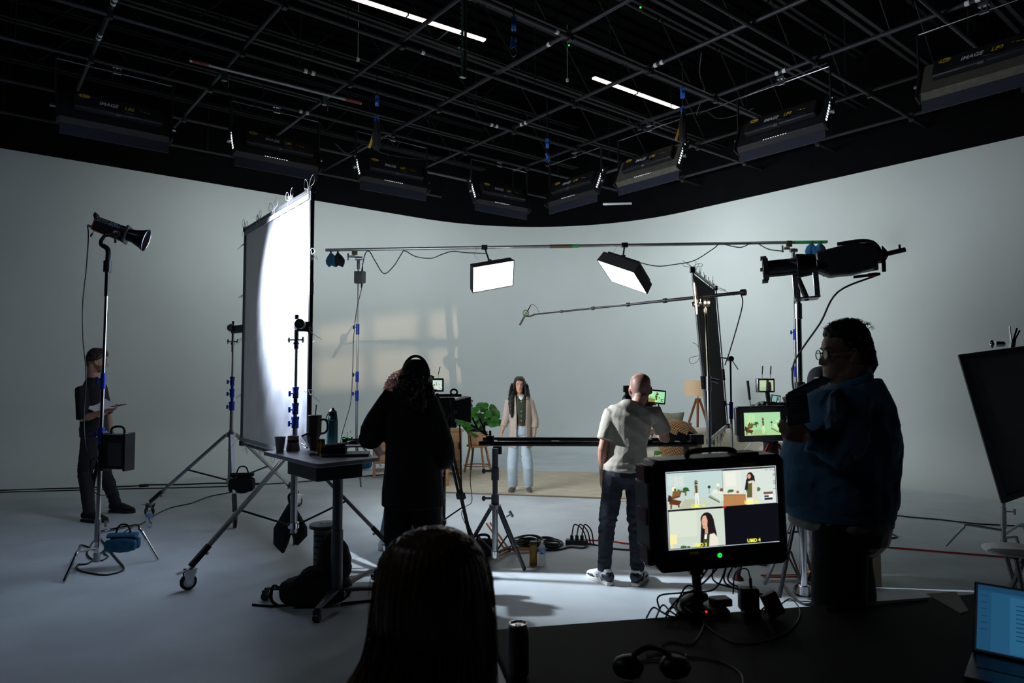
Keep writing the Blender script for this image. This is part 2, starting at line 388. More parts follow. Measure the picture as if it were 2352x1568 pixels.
# trusses
TRU = [(2.6,4.5,12), (3.85,3,12.2), (5.15,1,12.2), (6.5,-1,12), (7.85,-2,12), (9.3,-3,12), (10.7,-3,10.5), (12.1,-3,9)]
for i, (v, u0, u1) in enumerate(TRU):
    t = thing('roof_truss', 'black open web roof truss above the pipe grid, '+('outermost at the right','second from the right','third from the right','above the short lit tube','above the middle of the grid','third from the left wall','second from the left wall','outermost along the left wall')[i], 'truss', uv(u0, v, 6.2), 'roof trusses')
    for dz, nm in ((6.25, 'bottom_chord'), (7.15, 'top_chord')):
        mb = MB()
        for s_ in (-1, 1):
            mb.box(uv((u0+u1)/2, v+s_*0.035, dz), (u1-u0, 0.008, 0.06), Rz(TH)); mb.box(uv((u0+u1)/2, v+s_*0.06, dz-0.026), (u1-u0, 0.05, 0.008), Rz(TH))
        part(nm, mb, TRUSSM, t, smooth=0)
    n = int((u1-u0)/0.75)
    for k in range(n):
        a = u0+(u1-u0)*k/n; b = u0+(u1-u0)*(k+1)/n
        za, zb = (6.27, 7.13) if k % 2 else (7.13, 6.27)
        part('web_bar', MB().cyl(uv(a, v, za), uv(b, v, zb), 0.011, n=5), TRUSSM, t)
# lit tube strips
def strip(p0, p1, lab):
    t = thing('tube_lamp', lab, 'lamp', p0, 'lit ceiling tube lamps'); d = (p1-p0).normalized(); L = (p1-p0).length; ang = math.atan2(d.y, d.x)
    c = (p0+p1)/2
    part('housing', MB().box(c+V3(0,0,0.035), (L, 0.09, 0.05), Rz(ang)), BLKM, t, smooth=0)
    part('diffuser', MB().box(c, (L-0.02, 0.075, 0.03), Rz(ang)), TUBEM, t, bevel=0.008)
    part('joint_clip', MB().box(c-d*0.1, (0.015, 0.1, 0.05), Rz(ang)), BLKM, t, smooth=0)
    for s_ in (-0.35, 0.35): part('hanger_wire', MB().cyl(c+d*L*s_+V3(0,0,0.05), c+d*L*s_+V3(0,0,1.2), 0.004, n=4), PIPE, t)
strip(G(760,-21,6.5), G(1115,93,6.5), 'longer lit white tube lamp at the top middle of the ceiling')
strip(G(1362,178,6.3), G(1566,252,6.3), 'shorter lit white tube lamp right of the ceiling middle')
# bare silver pipe lying under the grid, red marked ends
p0, p1 = G(435,138,ZG-0.08), G(830,237,ZG-0.08); d = (p1-p0).normalized()
t = thing('silver_pipe', 'bare silver pipe with red marked ends clamped under the ceiling grid', 'pipe', p0)
part('pipe', MB().cyl(p0, p1, 0.022, n=10), STEEL, t)
REDM = mat('faded_red_paint', (0.30,0.06,0.06,1), 0.6, var=0.5, scale=60)
part('red_end', MB().cyl(p0+d*0.03, p0+d*0.22, 0.0235, n=10), REDM, t); part('red_end', MB().cyl(p1-d*0.24, p1-d*0.02, 0.0235, n=10), REDM, t)
for a_, b_ in ((G(516,165,ZG), 0), (G(745,222,ZG), 0)):
    mb = MB().box(a_-V3(0,0,0.04), (0.06,0.06,0.16), Rz(TH)); mb.cyl(a_+V3(-0.05,0,-0.06), a_+V3(0.08,0,-0.09), 0.012, n=6); mb.cyl(a_+V3(0.05,0,-0.06), a_+V3(0.05,0,-0.2), 0.008, n=6)
    part('clamp', mb, mat('green_grey_metal', (0.12,0.17,0.16,1), 0.4, 0.8), t)
p0, p1 = G(1385,469,4.9), G(1451,467,4.9)
solo('pale_pipe', 'short pale pipe below the right row of black lamps near the corner', 'pipe', MB().cyl(p0, p1, 0.024, n=8), STEEL)
# perforated strut hanging down
p1, p0 = at(1070,-25,6.2), at(1048,178,6.2); p0 = V3(p1.x-0.03, 6.2, p0.z); 
GST = mat('greenish_strut_steel', (0.16,0.23,0.20,1), 0.4, 0.8)
t = thing('perforated_strut', 'greenish perforated steel strut hanging from the ceiling beside the long tube lamp', 'strut', p0)
d = (p1-p0).normalized(); L = (p1-p0).length; M = basis(V3(0.77,0.63,0), V3(-0.63,0.77,0), V3(0,0,1)).to_3x3()
mb = MB()
for s_ in (-1, 1):
    mb.box((p0+p1)/2+M@V3(s_*0.019,0,0), (0.006, 0.03, L), M)
    mb.box((p0+p1)/2+M@V3(s_*0.014,0.012,0), (0.010, 0.003, L), M)
for k in range(int(L/0.05)): mb.box(p0+V3(0,0,0.02+k*0.05)+M@V3(0,0.012,0), (0.034, 0.003, 0.018), M)
mb.box(p0+V3(0,0,0.005), (0.045,0.035,0.012), M)
part('rail', mb, GST, t, smooth=0); part('bolt', MB().cyl(p0+M@V3(0,-0.03,0.3), p0+M@V3(0,0.03,0.3), 0.012, n=8), CHROME, t)
part('bracket', MB().box(p0+V3(0,0,0.28), (0.10,0.03,0.02), M), PIPE, t)
# carabiners / ropes / pulleys
BROPE = mat('blue_rope', (0.02,0.12,0.45,1), 0.5, var=0.4, scale=60)
for lab, (px, py), Yd, zt, ye in (('blue pulley block and yellow strap hanging left of the ceiling middle', (866,236), 8.6, 0.35, 1), ('blue pulley and carabiner hanging near the top right of the strut', (1180,60), 6.4, 0.28, 0), ('blue and red pulley hanging above the corner lamps', (1257,333), 9.6, 0.3, 0), ('blue pulley hanging beside the end of the short tube lamp', (1568,218), 8.6, 0.35, 1)):
    c = at(px, py, Yd); t = thing('pulley', lab, 'pulley', c, 'ceiling pulleys')
    part('block', MB().cyl(c+V3(-0.02,0,0), c+V3(0.02,0,0), 0.045, n=12).box(c+V3(0,0,0.03),(0.05,0.03,0.12)), BROPE, t)
    lo = c-V3(0,0,zt*0.6)
    mb = MB()
    for k in range(7): mb.tube(crom([lo+V3(random.uniform(-.03,.03),random.uniform(-.03,.03),random.uniform(-.06,.06)) for _ in range(4)], 4), 0.006, 4)
    part('rope_bundle', mb, BROPE, t); part('hanging_line', MB().cyl(c+V3(0,0,0.05), V3(c.x,c.y,ZG+0.1 if c.z < ZG else c.z+0.5), 0.008, n=5).cyl(c, lo, 0.006, n=5), BLKF, t)
    if ye:
        part('strap', MB().box(lo-V3(0,0,0.16), (0.045,0.012,0.10)).box(lo-V3(0.07,0,0.30), (0.03,0.012,0.16), Matrix.Rotation(0.3,3,'Y')), YROPE, t, smooth=0)
        part('rope_bag', MB().loft([lo-V3(0,0,0.05), lo-V3(0,0,0.2), lo-V3(0,0,0.36)], [0.03,0.06,0.05], n=10), BLKF, t)
    else: part('carabiner', MB().tube([lo+V3(0.025*math.cos(a), 0, -0.08+0.05*math.sin(a)) for a in [2*PI*i/10 for i in range(10)]], 0.005, 5, closed=True), CHROME, t)
# a cluster of draped ceiling cables
for lab, pts, z in (('loose black cables draped along the ceiling above the left lamps', [(770,330),(800,352),(840,330),(880,352),(960,365),(1010,360)], 5.5), ('thin cable loop hanging from the ceiling near the right end of the short tube lamp', [(1611,120),(1607,170),(1618,210),(1600,262),(1622,255),(1650,272),(1700,262),(1730,248)], 5.7), ('cable run strapped below the right ceiling pipe', [(1500,285),(1540,270),(1580,262),(1640,248),(1760,200),(1900,145)], 5.45)):
    solo('ceiling_cable', lab, 'cable', MB().tube(crom([G(x, y, z+0.03*math.sin(i*2.0)) for i, (x, y) in enumerate(pts)], 5), 0.007, 5), PIPE)
# ---- bank lamps
FIXM = mat('fixture_housing', (0.022,0.022,0.027,1), 0.45, 0.2, var=0.1)
FIXG = mat('fixture_bluegrey_panel', (0.036,0.042,0.068,1), 0.5, 0.2, var=0.06)
FIXD = mat('fixture_dusty_panel', (0.16,0.155,0.125,1), 0.55, 0.3, var=0.2, scale=12)
LTXT = mat('fixture_white_lettering', (0.85,0.87,0.90,1), 0.5); LYEL = mat('fixture_yellow_lettering', (0.95,0.66,0.04,1), 0.5)
def bank(name, label, dusty, lit):
    """local frame: x along the lamp, +y towards the wall, z up; origin at the middle of the housing"""
    t = thing(name, label, 'lamp', (0,0,0), 'black bank lamps over the cyclorama edge')
    A = math.radians(24); R = Matrix.Rotation(-A, 4, 'X')      # housing leans: face looks at the wall and down
    W, H, D = 1.25, 0.40, 0.10
    mb = MB(); 
    mb.add([V3(-W/2,-D/2,-H/2),V3(W/2,-D/2,-H/2),V3(W/2,D/2,-H/2-.05),V3(-W/2,D/2,-H/2-.05),V3(-W/2,-D/2,H/2),V3(W/2,-D/2,H/2),V3(W/2,D/2,H/2+.05),V3(-W/2,D/2,H/2+.05)],
           [(0,1,2,3),(4,7,6,5),(0,4,5,1),(1,5,6,2),(3,2,6,7),(0,3,7,4)])
    part('housing', mb.xf(R), FIXD if dusty else FIXM, t, bevel=0.006)
    mb = MB().box((0.02,-D/2-0.045,0.035), (W*0.80,0.09,0.23)); part('ballast_cover', mb.xf(R), FIXM, t, bevel=0.02)
    mb = MB().box((0.03,-D/2-0.093,-0.055), (W*0.6,0.006,0.035)); part('label_strip', mb.xf(R), FIXG, t)
    face = MB().box((0,D/2+0.012,0), (W-0.06,0.01,H-0.02)); part('diffuser', face.xf(R), mat('bank_lamp_face', (0.8,0.85,0.83,1), 0.6, emit=(1.5), ecol=(0.93,1,0.97,1)) if lit else WHITE, t)
    # lower barn door panel, seen from below
    mb = MB().box((0,0.055,-H/2-0.085), (W-0.03,0.012,0.17), Matrix.Rotation(0.42,3,'X')); part('lower_door', mb.xf(R), FIXG, t, bevel=0.004)
    mb = MB().box((0,0.055,H/2+0.085), (W-0.03,0.012,0.15), Matrix.Rotation(-0.42,3,'X')); part('upper_door', mb.xf(R), FIXM, t, bevel=0.004)
    for sx in (-1, 1):
        mb = MB().box((sx*(W/2+0.01), -0.01, 0), (0.02,0.13,H+0.10)); part('side_plate', mb.xf(R), FIXM, t)
        mb = MB().box((sx*(W/2+0.03), -0.01, 0.27), (0.018,0.03,0.60)); part('yoke_arm', mb, FIXM, t)
        mb = MB().cyl((sx*(W/2), -0.01, -0.02), (sx*(W/2+0.08), -0.01, -0.02), 0.022, n=10); part('yoke_knob', mb, DULL, t)
    if lit:
        sx = -1 if lit == 'L' else 1
        mb = MB()
        for k in range(9): mb.box((sx*(W/2+0.023), -0.055, -0.17+k*0.043), (0.012,0.03,0.020))
        part('side_vents', mb.xf(R), SLOT, t, smooth=0, label='row of glowing vent slots')
        mb = MB()
        for k in range(10): mb.box((-0.2+k*0.035, -D/2-0.004, -H/2-0.004), (0.018,0.006,0.003))
        part('lower_vents', mb.xf(R), SLOT, t, smooth=0)
    part('hanger_bar', MB().cyl((-W/2-0.03,-0.01,0.57), (W/2+0.03,-0.01,0.57), 0.009, n=8), DULL, t)
    mb = MB().cyl((-0.02,-0.01,0.57), (-0.02,-0.01,0.66), 0.012, n=8).cyl((0.03,-0.01,0.57), (0.03,-0.01,0.66), 0.012, n=8).box((0,-0.01,0.57),(0.09,0.03,0.03)).box((0,-0.01,0.65),(0.10,0.05,0.04))
    part('pipe_clamp', mb, DULL, t)
    Mt = R @ basis(V3(1,0,0), V3(0,0,1), V3(0,-1,0), (0.0,-D/2-0.091,0.055))
    part('lettering', text_mb('IMAGE', 0.070, Mt @ Matrix.Translation((-0.10,-0.015,0)), 0.001, shear=0.25, bold=0.001), LTXT, t, smooth=0)
    part('lettering', text_mb('L80', 0.070, Mt @ Matrix.Translation((0.13,-0.015,0)), 0.001, shear=0.25, bold=0.001), LYEL, t, smooth=0, label='yellow lettering')
    mb = MB(); Mo = Mt @ Matrix.Translation((-0.36,0.045,0))
    mb.tube([Mo @ V3(0.062*math.cos(a), 0.024*math.sin(a), 0) for a in [2*PI*i/24 for i in range(24)]], 0.0022, 4, closed=True)
    for k, ch in enumerate('KINO'):
        tm = text_mb(ch, 0.036, Mo @ Matrix.Translation((-0.036+k*0.024,0,0)), 0.001, bold=0.0008); mb.add(tm.v, tm.f)
    part('badge', mb, LYEL, t, label='yellow oval badge')
    mb = MB()
    for k, ww in enumerate((0.012,0.03,0.03)): mb.box((0.27+k*0.045,-D/2-0.092,0.055-0.008*k), (ww,0.003,0.007))
    part('display', mb.xf(R), YEL, t, smooth=0)
    part('paper_tag', MB().box((0.0,-D/2-0.1,-0.10), (0.05,0.003,0.035)).xf(R), mat('grey_tag', (0.25,0.27,0.30,1), 0.7), t)
    mb = MB().tube(crom([R @ V3(0.02,-D/2-0.10,-0.02), R @ V3(0.05,-D/2-0.16,-0.08), R @ V3(0.16,-D/2-0.14,-0.07), R @ V3(0.14,-D/2-0.10,0.02)], 5), 0.006, 5)
    part('power_cord', mb, CABLE, t); return t
blabs = ['black bank lamp furthest left, big and unlit, with a wide blue grey lower door', 'black bank lamp second from the left, partly behind the top of the white diffusion frame', 'black bank lamp third from the left with a yellow strap above it',
         'black bank lamp fourth from the left, last of the left row', 'black bank lamp nearest the wall corner on the right side row', 'black bank lamp with a dusty back, above the small right softbox', 'black bank lamp of the right row with bright vents at its right edge', 'black bank lamp with a dusty end panel, furthest right and half out of view']
protos = {}
for i, (c, row, on) in enumerate(BANKS):
    key = ((row if on else ''), i in (5, 7))
    p = uv(c, BV, BZ) if row == 'L' else uv(BU, c, BZ)
    rz = TH if row == 'L' else TH-PI/2
    if key not in protos:
        o = bank('bank_lamp', blabs[i], i in (5, 7), row if on else ''); protos[key] = o; o.location = p; o.rotation_euler = (0,0,rz)
    else: dup(protos[key], p, rz, blabs[i])
    # the drop rod from the grid to the clamp
    q = p + V3(0,0,0.66)
    solo('drop_rod', 'thin dark rod from the grid to the '+('leftmost bank lamp','second bank lamp from the left','third bank lamp from the left','last bank lamp of the left row','corner bank lamp of the right row','dusty bank lamp above the right softbox','second bank lamp from the right','rightmost bank lamp')[i], 'rod', MB().cyl(q, V3(q.x,q.y,ZG+0.02), 0.011, n=6), PIPE, 'drop rods of the bank lamps')
# a small beam detector and sensors
for px, py, z, lab in ((822,140,5.9,'left of the long lit tube'), (1303,187,6.2,'left of the short lit tube')):
    c = G(px, py, z); solo('pendant_sensor', 'tiny white tipped sensor hanging on a wire '+lab, 'sensor', MB().cyl(c, c+V3(0,0,0.04), 0.022, n=8).cyl(c, V3(c.x,c.y,7.1), 0.003, n=4), WTAPE, 'pendant ceiling sensors')
for px, py, z, lab in ((1471,17,5.7,'at the top edge of the picture'), (1307,104,6.2,'right of the blue pulley and strut'), (1550,188,6.2,'just above the short lit tube')):
    c = G(px, py, z); solo('indicator_light', 'tiny green indicator light '+lab, 'indicator', MB().box(c, (0.018,0.018,0.012)), GLED, 'green ceiling indicators')
# ================================================================ stands and lamps
def knob(mb, p, d, r=0.016, L=0.05):
    p, d = Vector(p), Vector(d).normalized(); a, b = frame_for(d)
    mb.cyl(p, p+d*L, 0.006, n=6); mb.cyl(p+d*L-a*r*1.3, p+d*L+a*r*1.3, r*0.6, n=8); return mb
def caster(parent, p, d):
    """a braked wheel standing at floor point p; d points outwards"""
    d = Vector(d).normalized(); R = 0.062; c = Vector(p)+V3(0,0,R); s_ = V3(-d.y, d.x, 0)
    o = part('caster', MB().cyl(c-s_*0.016, c+s_*0.016, R, n=22), RUB, parent, bevel=0.006)
    part('hub', MB().cyl(c-s_*0.019, c+s_*0.019, R*0.66, n=18), DULL, o, bevel=0.003)
    mb = MB()
    for k in (-1, 1):
        mb.prism([(-0.02,-0.01),(0.02,-0.015),(0.055,0.075),(0.06,0.10),(-0.03,0.10),(-0.04,0.07)], c+s_*(0.024*k)-s_*0.0025, -d, V3(0,0,1), s_*0.005)
    mb.box(c+V3(0,0,0.09)-d*0.015, (0.07,0.055,0.018), Rz(math.atan2(d.y,d.x))); mb.box(c+V3(0,0,0.082)+d*0.055, (0.07,0.045,0.008), Rz(math.atan2(d.y,d.x)) @ Matrix.Rotation(0.25,3,'Y'))
    mb.cyl(c+V3(0,0,0.09)-d*0.02, c+V3(0,0,0.135)-d*0.02, 0.014, n=10)
    part('fork', mb, CHROME, o, bevel=0.002); return c+V3(0,0,0.12)-d*0.02
def roller_stand(name, label, base, feet, hub_z, low_z, sections, group=None, leg_m=None, casters=True, col_r=0.026, brace=0.52, colm=None, open_col=False):
    t = thing(name, label, 'stand', V3(base[0], base[1], 0), group); b = V3(base[0], base[1], 0)
    leg_m = leg_m or DULL
    part('column', MB().cyl(b+V3(0,0,low_z-0.06), b+V3(0,0,hub_z+0.05), col_r*1.15, n=14), colm or DULL, t)
    part('leg_hub', MB().cyl(b+V3(0,0,hub_z-0.03), b+V3(0,0,hub_z+0.03), col_r*2.0, n=14), CHROME, t, bevel=0.003); part('brace_hub', MB().cyl(b+V3(0,0,low_z-0.02), b+V3(0,0,low_z+0.03), col_r*1.8, n=14), CHROME, t, bevel=0.003)
    for f in feet:
        f = Vector(f); d = (V3(f.x,f.y,0)-b); dn = d.normalized()
        top = b+dn*col_r*2.2+V3(0,0,hub_z)
        end = caster(t, V3(f.x,f.y,0), dn) if casters else V3(f.x,f.y,0.012)
        s_ = V3(-dn.y, dn.x, 0)
        l = end-top; ang = basis(l.normalized(), s_, l.normalized().cross(s_)).to_3x3()
        o = part('leg', MB().box((top+end)/2, (l.length, 0.040, 0.030), ang), leg_m, t, bevel=0.003)
        if casters:
            c0 = end-l.normalized()*0.17
            part('leveling_sleeve', MB().box(c0+l.normalized()*0.08, (0.2, 0.048, 0.038), ang), BLKM, o, bevel=0.003)
            part('lock_knob', knob(MB(), c0, -V3(0,0,1)+dn*0.4, 0.02, 0.045), DULL, o)
        else: part('foot_cap', MB().ball(end, 0.018, 8), RUB, o)
        mid = top.lerp(end, brace)
        part('brace', MB().box((b+V3(0,0,low_z)+dn*col_r+mid)/2, ((mid-(b+V3(0,0,low_z))).length, 0.022, 0.016), (lambda q: basis(q, s_, q.cross(s_)).to_3x3())((mid-(b+V3(0,0,low_z))).normalized())), BLKM, t, bevel=0.002)
    z = hub_z
    for (z1, r, m, colm2) in sections:          # stages going up: tube to z1 of radius r, collar material at its top
        part('riser', MB().cyl(b+V3(0,0,z), b+V3(0,0,z1), r, n=12), m, t)
        if colm2:
            part('collar', MB().cyl(b+V3(0,0,z1-0.09), b+V3(0,0,z1), r*1.45, n=12).cyl(b+V3(0,0,z1-0.015), b+V3(0,0,z1+0.01), r*1.65, n=12), colm2, t, bevel=0.002)
            mb = knob(MB(), b+V3(0,0,z1-0.05), V3(-1,-0.3,0), 0.018, 0.05); part('collar_knob', mb, colm2, t)
        z = z1
    return t
def grip_head(parent, c, axis, m=None):
    """disc clamp"""
    a = Vector(axis).normalized(); mb = MB()
    mb.cyl(c-a*0.035, c-a*0.004, 0.045, n=20).cyl(c+a*0.004, c+a*0.035, 0.045, n=20); part('grip_disc', mb, m or DULL, parent, bevel=0.003)
    part('grip_handle', knob(MB(), c-a*0.035, -a, 0.03, 0.05), CHROME, parent)
S5b = V3(-0.3,-1,0)
# ---- near stand of the diffusion frame
nb = at(676, 1100, 5.98); nb = (nb.x, nb.y)
ns = roller_stand('rolling_stand', 'chrome rolling stand holding the near edge of the white diffusion frame', nb, [G(432,1354), G(893,1292), V3(-2.15,6.85,0)], 1.02-0.03, 0.37,
    [(1.30,0.021,DULL,BLUE),(1.42,0.018,DULL,BLUE),(1.56,0.017,BLKM,BLUE),(2.0,0.013,DULL,None)], 'rolling stands of the white diffusion frame')
gc = V3(nb[0], nb[1], 2.10); grip_head(ns, gc+V3(0.03,0,0.02), V3(0.1,-1,0))
part('spigot', MB().cyl(gc-V3(0,0,0.20), gc-V3(0,0,0.03), 0.02, n=12).cyl(gc-V3(0,0,0.16), gc-V3(0,0,0.14), 0.027, n=12), CHROME, ns, bevel=0.002); part('top_bolt', MB().cyl(gc+V3(0,0,0.06), gc+V3(0,0,0.10), 0.02, n=10), CHROME, ns)
part('wing_bar', MB().cyl(gc+V3(-.06,-.01,-.12), gc+V3(.06,-.01,-.12), .008, n=8), CHROME, ns)
for s_ in (-1, 1): part('wing_knob', MB().ball(gc+V3(s_*0.06,-0.01,-0.12), (0.012,0.016,0.03), 10), CHROME, ns)
part('frame_bracket', MB().box(V3((gc.x+FN.x)/2, (gc.y+FN.y)/2, 2.10), ((FN-V3(gc.x,gc.y,0)).length+0.02, 0.05, 0.09), Rz(math.atan2(FN.y-gc.y, FN.x-gc.x))), BLKM, ns, bevel=0.004)
# ---- far stand
fb = at(530, 1060, 7.98); fb = (fb.x, fb.y)
fs_ = roller_stand('rolling_stand', 'chrome rolling stand holding the far edge of the white diffusion frame', fb, [G(343,1186), G(539,1212), G(684,1163)], 0.98, 0.45,
    [(1.35,0.021,DULL,BLUE),(1.50,0.018,BLUE,BLUE),(1.64,0.017,BLUE,BLUE),(2.0,0.012,DULL,None)], 'rolling stands of the white diffusion frame')
gc = V3(fb[0], fb[1], 2.20); grip_head(fs_, gc+V3(-0.02,0,0.02), V3(0.1,-1,0))
part('spigot', MB().cyl(gc-V3(0,0,0.26), gc-V3(0,0,0.03), 0.018, n=12).cyl(gc-V3(0,0,0.18), gc-V3(0,0,0.15), 0.026, n=12), CHROME, fs_, bevel=0.002); part('top_bolt', MB().cyl(gc+V3(0,0,0.05), gc+V3(0,0,0.10), 0.02, n=10), CHROME, fs_)
part('wing_bar', MB().cyl(gc+V3(-.055,-.01,-.14), gc+V3(.055,-.01,-.14), .008, n=8), CHROME, fs_)
for s_ in (-1, 1): part('wing_knob', MB().ball(gc+V3(s_*0.055,-0.01,-0.14), (0.012,0.016,0.03), 10), CHROME, fs_)
part('frame_bracket', MB().box(V3((gc.x+FF.x)/2, (gc.y+FF.y)/2, 2.20), ((FF-V3(gc.x,gc.y,0)).length+0.02, 0.05, 0.09), Rz(math.atan2(FF.y-gc.y, FF.x-gc.x))), BLKM, fs_, bevel=0.004)
# ---- diffusion frame
t = thing('diffusion_frame', 'large upright frame of white translucent diffusion cloth lit by the lamp at left', 'diffuser', V3((FN.x+FF.x)/2,(FN.y+FF.y)/2,0))
for a_, b_, m_ in ((FN+V3(0,0,FZ0), FN+V3(0,0,FZ1), BLKM), (FF+V3(0,0,FZ0), FF+V3(0,0,FZ1), GREYD), (FN+V3(0,0,FZ0), FF+V3(0,0,FZ0), GREYD), (FN+V3(0,0,FZ1), FF+V3(0,0,FZ1), GREYD)):
    d = b_-a_; 
    if abs(d.z) > 1: o = part('frame_tube', MB().box((a_+b_)/2, (0.034,0.034,d.length), Rz(math.atan2(FDIR.y,FDIR.x))), m_, t, bevel=0.003)
    else: o = part('frame_tube', MB().box((a_+b_)/2, (d.length,0.034,0.034), Rz(math.atan2(FDIR.y,FDIR.x))), m_, t, bevel=0.003)
for a_ in (FN+V3(0,0,FZ0), FN+V3(0,0,FZ1), FF+V3(0,0,FZ0), FF+V3(0,0,FZ1)):
    part('corner_joint', MB().box(a_, (0.055,0.05,0.055), Rz(math.atan2(FDIR.y,FDIR.x))), BLK, t, bevel=0.005)
for z_ in (2.45, 3.30): part('pale_joint', MB().box(FN+V3(0,0,z_), (0.037,0.037,0.12), Rz(math.atan2(FDIR.y,FDIR.x))), DULL, t)
CLOTH = bpy.data.materials.new('diffusion_cloth'); CLOTH.use_nodes = True; nt = CLOTH.node_tree
b_ = nt.nodes['Principled BSDF']; out_ = nt.nodes['Material Output']
b_.inputs['Base Color'].default_value = (0.29,0.31,0.37,1); b_.inputs['Roughness'].default_value = 0.42
tc_n = nt.nodes.new('ShaderNodeTexCoord'); mp_n = nt.nodes.new('ShaderNodeMapping'); mp_n.inputs['Scale'].default_value = (1,1,.45); nt.links.new(tc_n.outputs['Object'], mp_n.inputs[0])
ns_n = nt.nodes.new('ShaderNodeTexNoise'); ns_n.inputs['Scale'].default_value = 5; ns_n.inputs['Detail'].default_value = 3; ns_n.inputs['Distortion'].default_value = 1.6; nt.links.new(mp_n.outputs[0], ns_n.inputs['Vector'])
bp_n = nt.nodes.new('ShaderNodeBump'); bp_n.inputs['Strength'].default_value = .6; bp_n.inputs['Distance'].default_value = .03; nt.links.new(ns_n.outputs['Fac'], bp_n.inputs['Height']); nt.links.new(bp_n.outputs[0], b_.inputs['Normal'])
tr_ = nt.nodes.new('ShaderNodeBsdfTranslucent'); tr_.inputs[0].default_value = (0.6,0.63,0.70,1)
ms_ = nt.nodes.new('ShaderNodeMixShader'); ms_.inputs[0].default_value = 0.35
nt.links.new(b_.outputs[0], ms_.inputs[1]); nt.links.new(tr_.outputs[0], ms_.inputs[2]); nt.links.new(ms_.outputs[0], out_.inputs[0])
mb = MB(); NX, NZ = 60, 80; w_ = (FF-FN).length; vs = []
rnd = random.Random(3)
for j in range(NZ+1):
    for i in range(NX+1):
        a_, c_ = i/NX, j/NZ
        x = 0.03 + a_*(w_-0.06); z = FZ0+0.03 + c_*(FZ1-FZ0-0.06)
        e = min(a_, 1-a_, c_, 1-c_)
        lowf = max(0.0, 1-c_*2.0)
        dsp = 0.022*math.sin(a_*PI)*math.sin(c_*PI)
        dsp += 0.045*lowf*noise.noise(V3(x*3.2, z*3.0, 2))*min(1, e*12) + 0.030*lowf*noise.noise(V3(x*9, z*2.5, 5))*min(1,e*12)
        dsp += 0.010*noise.noise(V3(x*5+z*4, z*0.9-x, 8))*min(1, e*10)
        dsp += 0.006*math.exp(-((1-c_)/0.06)**2)*math.sin(a_*60)
        dsp += 0.006*math.exp(-((a_)/0.06)**2)*math.sin(c_*50)
        vs.append(FN + FDIR*x + V3(0,0,z) + FNRM*dsp)
fs2 = [(j*(NX+1)+i, j*(NX+1)+i+1, (j+1)*(NX+1)+i+1, (j+1)*(NX+1)+i) for j in range(NZ) for i in range(NX)]
mb.add(vs, fs2); part('cloth', mb, CLOTH, t, smooth=80)
CLEAR = mat('frosted_hem_band', (0.45,0.48,0.55,1), 0.5, var=0.1)
mb = MB(); mb.box((FN+FF)/2+V3(0,0,FZ1-0.055)-FNRM*0.02, (w_-0.06,0.003,0.05), Rz(math.atan2(FDIR.y,FDIR.x))); part('hem', mb, CLEAR, t)
mb = MB(); mb.box((FN+FF)/2+V3(0,0,FZ0+0.05)-FNRM*0.02, (w_-0.06,0.003,0.04), Rz(math.atan2(FDIR.y,FDIR.x))); part('hem', mb, CLEAR, t)
def bow(c, ax, up, s=0.07, tails=0.12, seed=0, m=None, parent=None, r=0.0022, name='tie_cord'):
    rr = random.Random(seed); ax, up = Vector(ax), Vector(up); mb = MB()
    for sg in (-1, 1):
        k = rr.uniform(0.7,1.4); e = rr.uniform(0.5,1.1)
        mb.tube(crom([c, c+ax*sg*s*0.5*k+up*s*e, c+ax*sg*s*1.1*k+up*s*1.2*e, c+ax*sg*s*1.2*k+up*s*0.4*e, c], 6), r, 4)
        mb.tube(crom([c, c+ax*sg*s*0.4+up*tails*rr.uniform(-.8,.9), c+ax*sg*s*rr.uniform(.6,1.6)+up*tails*rr.uniform(-1.5,1.4)], 6), r, 4)
    mb.ball(c, 0.009, 6); return part(name, mb, m or STRING, parent)
for k in range(5): bow(FN.lerp(FF, 0.02+0.24*k)+V3(0,0,FZ1+0.01)-FNRM*0.02, FDIR, V3(0,0,1), 0.09, 0.10, k, STRING, t)
for k, z in enumerate((FZ0+0.12, 1.5, 2.05, 2.75)): bow(FN+V3(0,0,z)-FDIR*0.02, -FDIR, V3(-0.3,-0.3,0.5), 0.08, 0.16, 20+k, STRING, t)
for k, z in enumerate((FZ0+0.1, 1.45, 2.1, 2.6, FZ1-0.15)): bow(FF+V3(0,0,z)+FDIR*0.02, FDIR, V3(-0.5,-0.3,-0.6), 0.07, 0.22, 40+k, mat('grey_cord', (0.12,0.12,0.13,1), 0.8), t, 0.0018)
for k in range(4): bow(FN.lerp(FF, 0.15+0.25*k)+V3(0,0,FZ0-0.01)-FNRM*0.02, FDIR, V3(0,0,-1), 0.09, 0.08, 60+k, STRING, t)
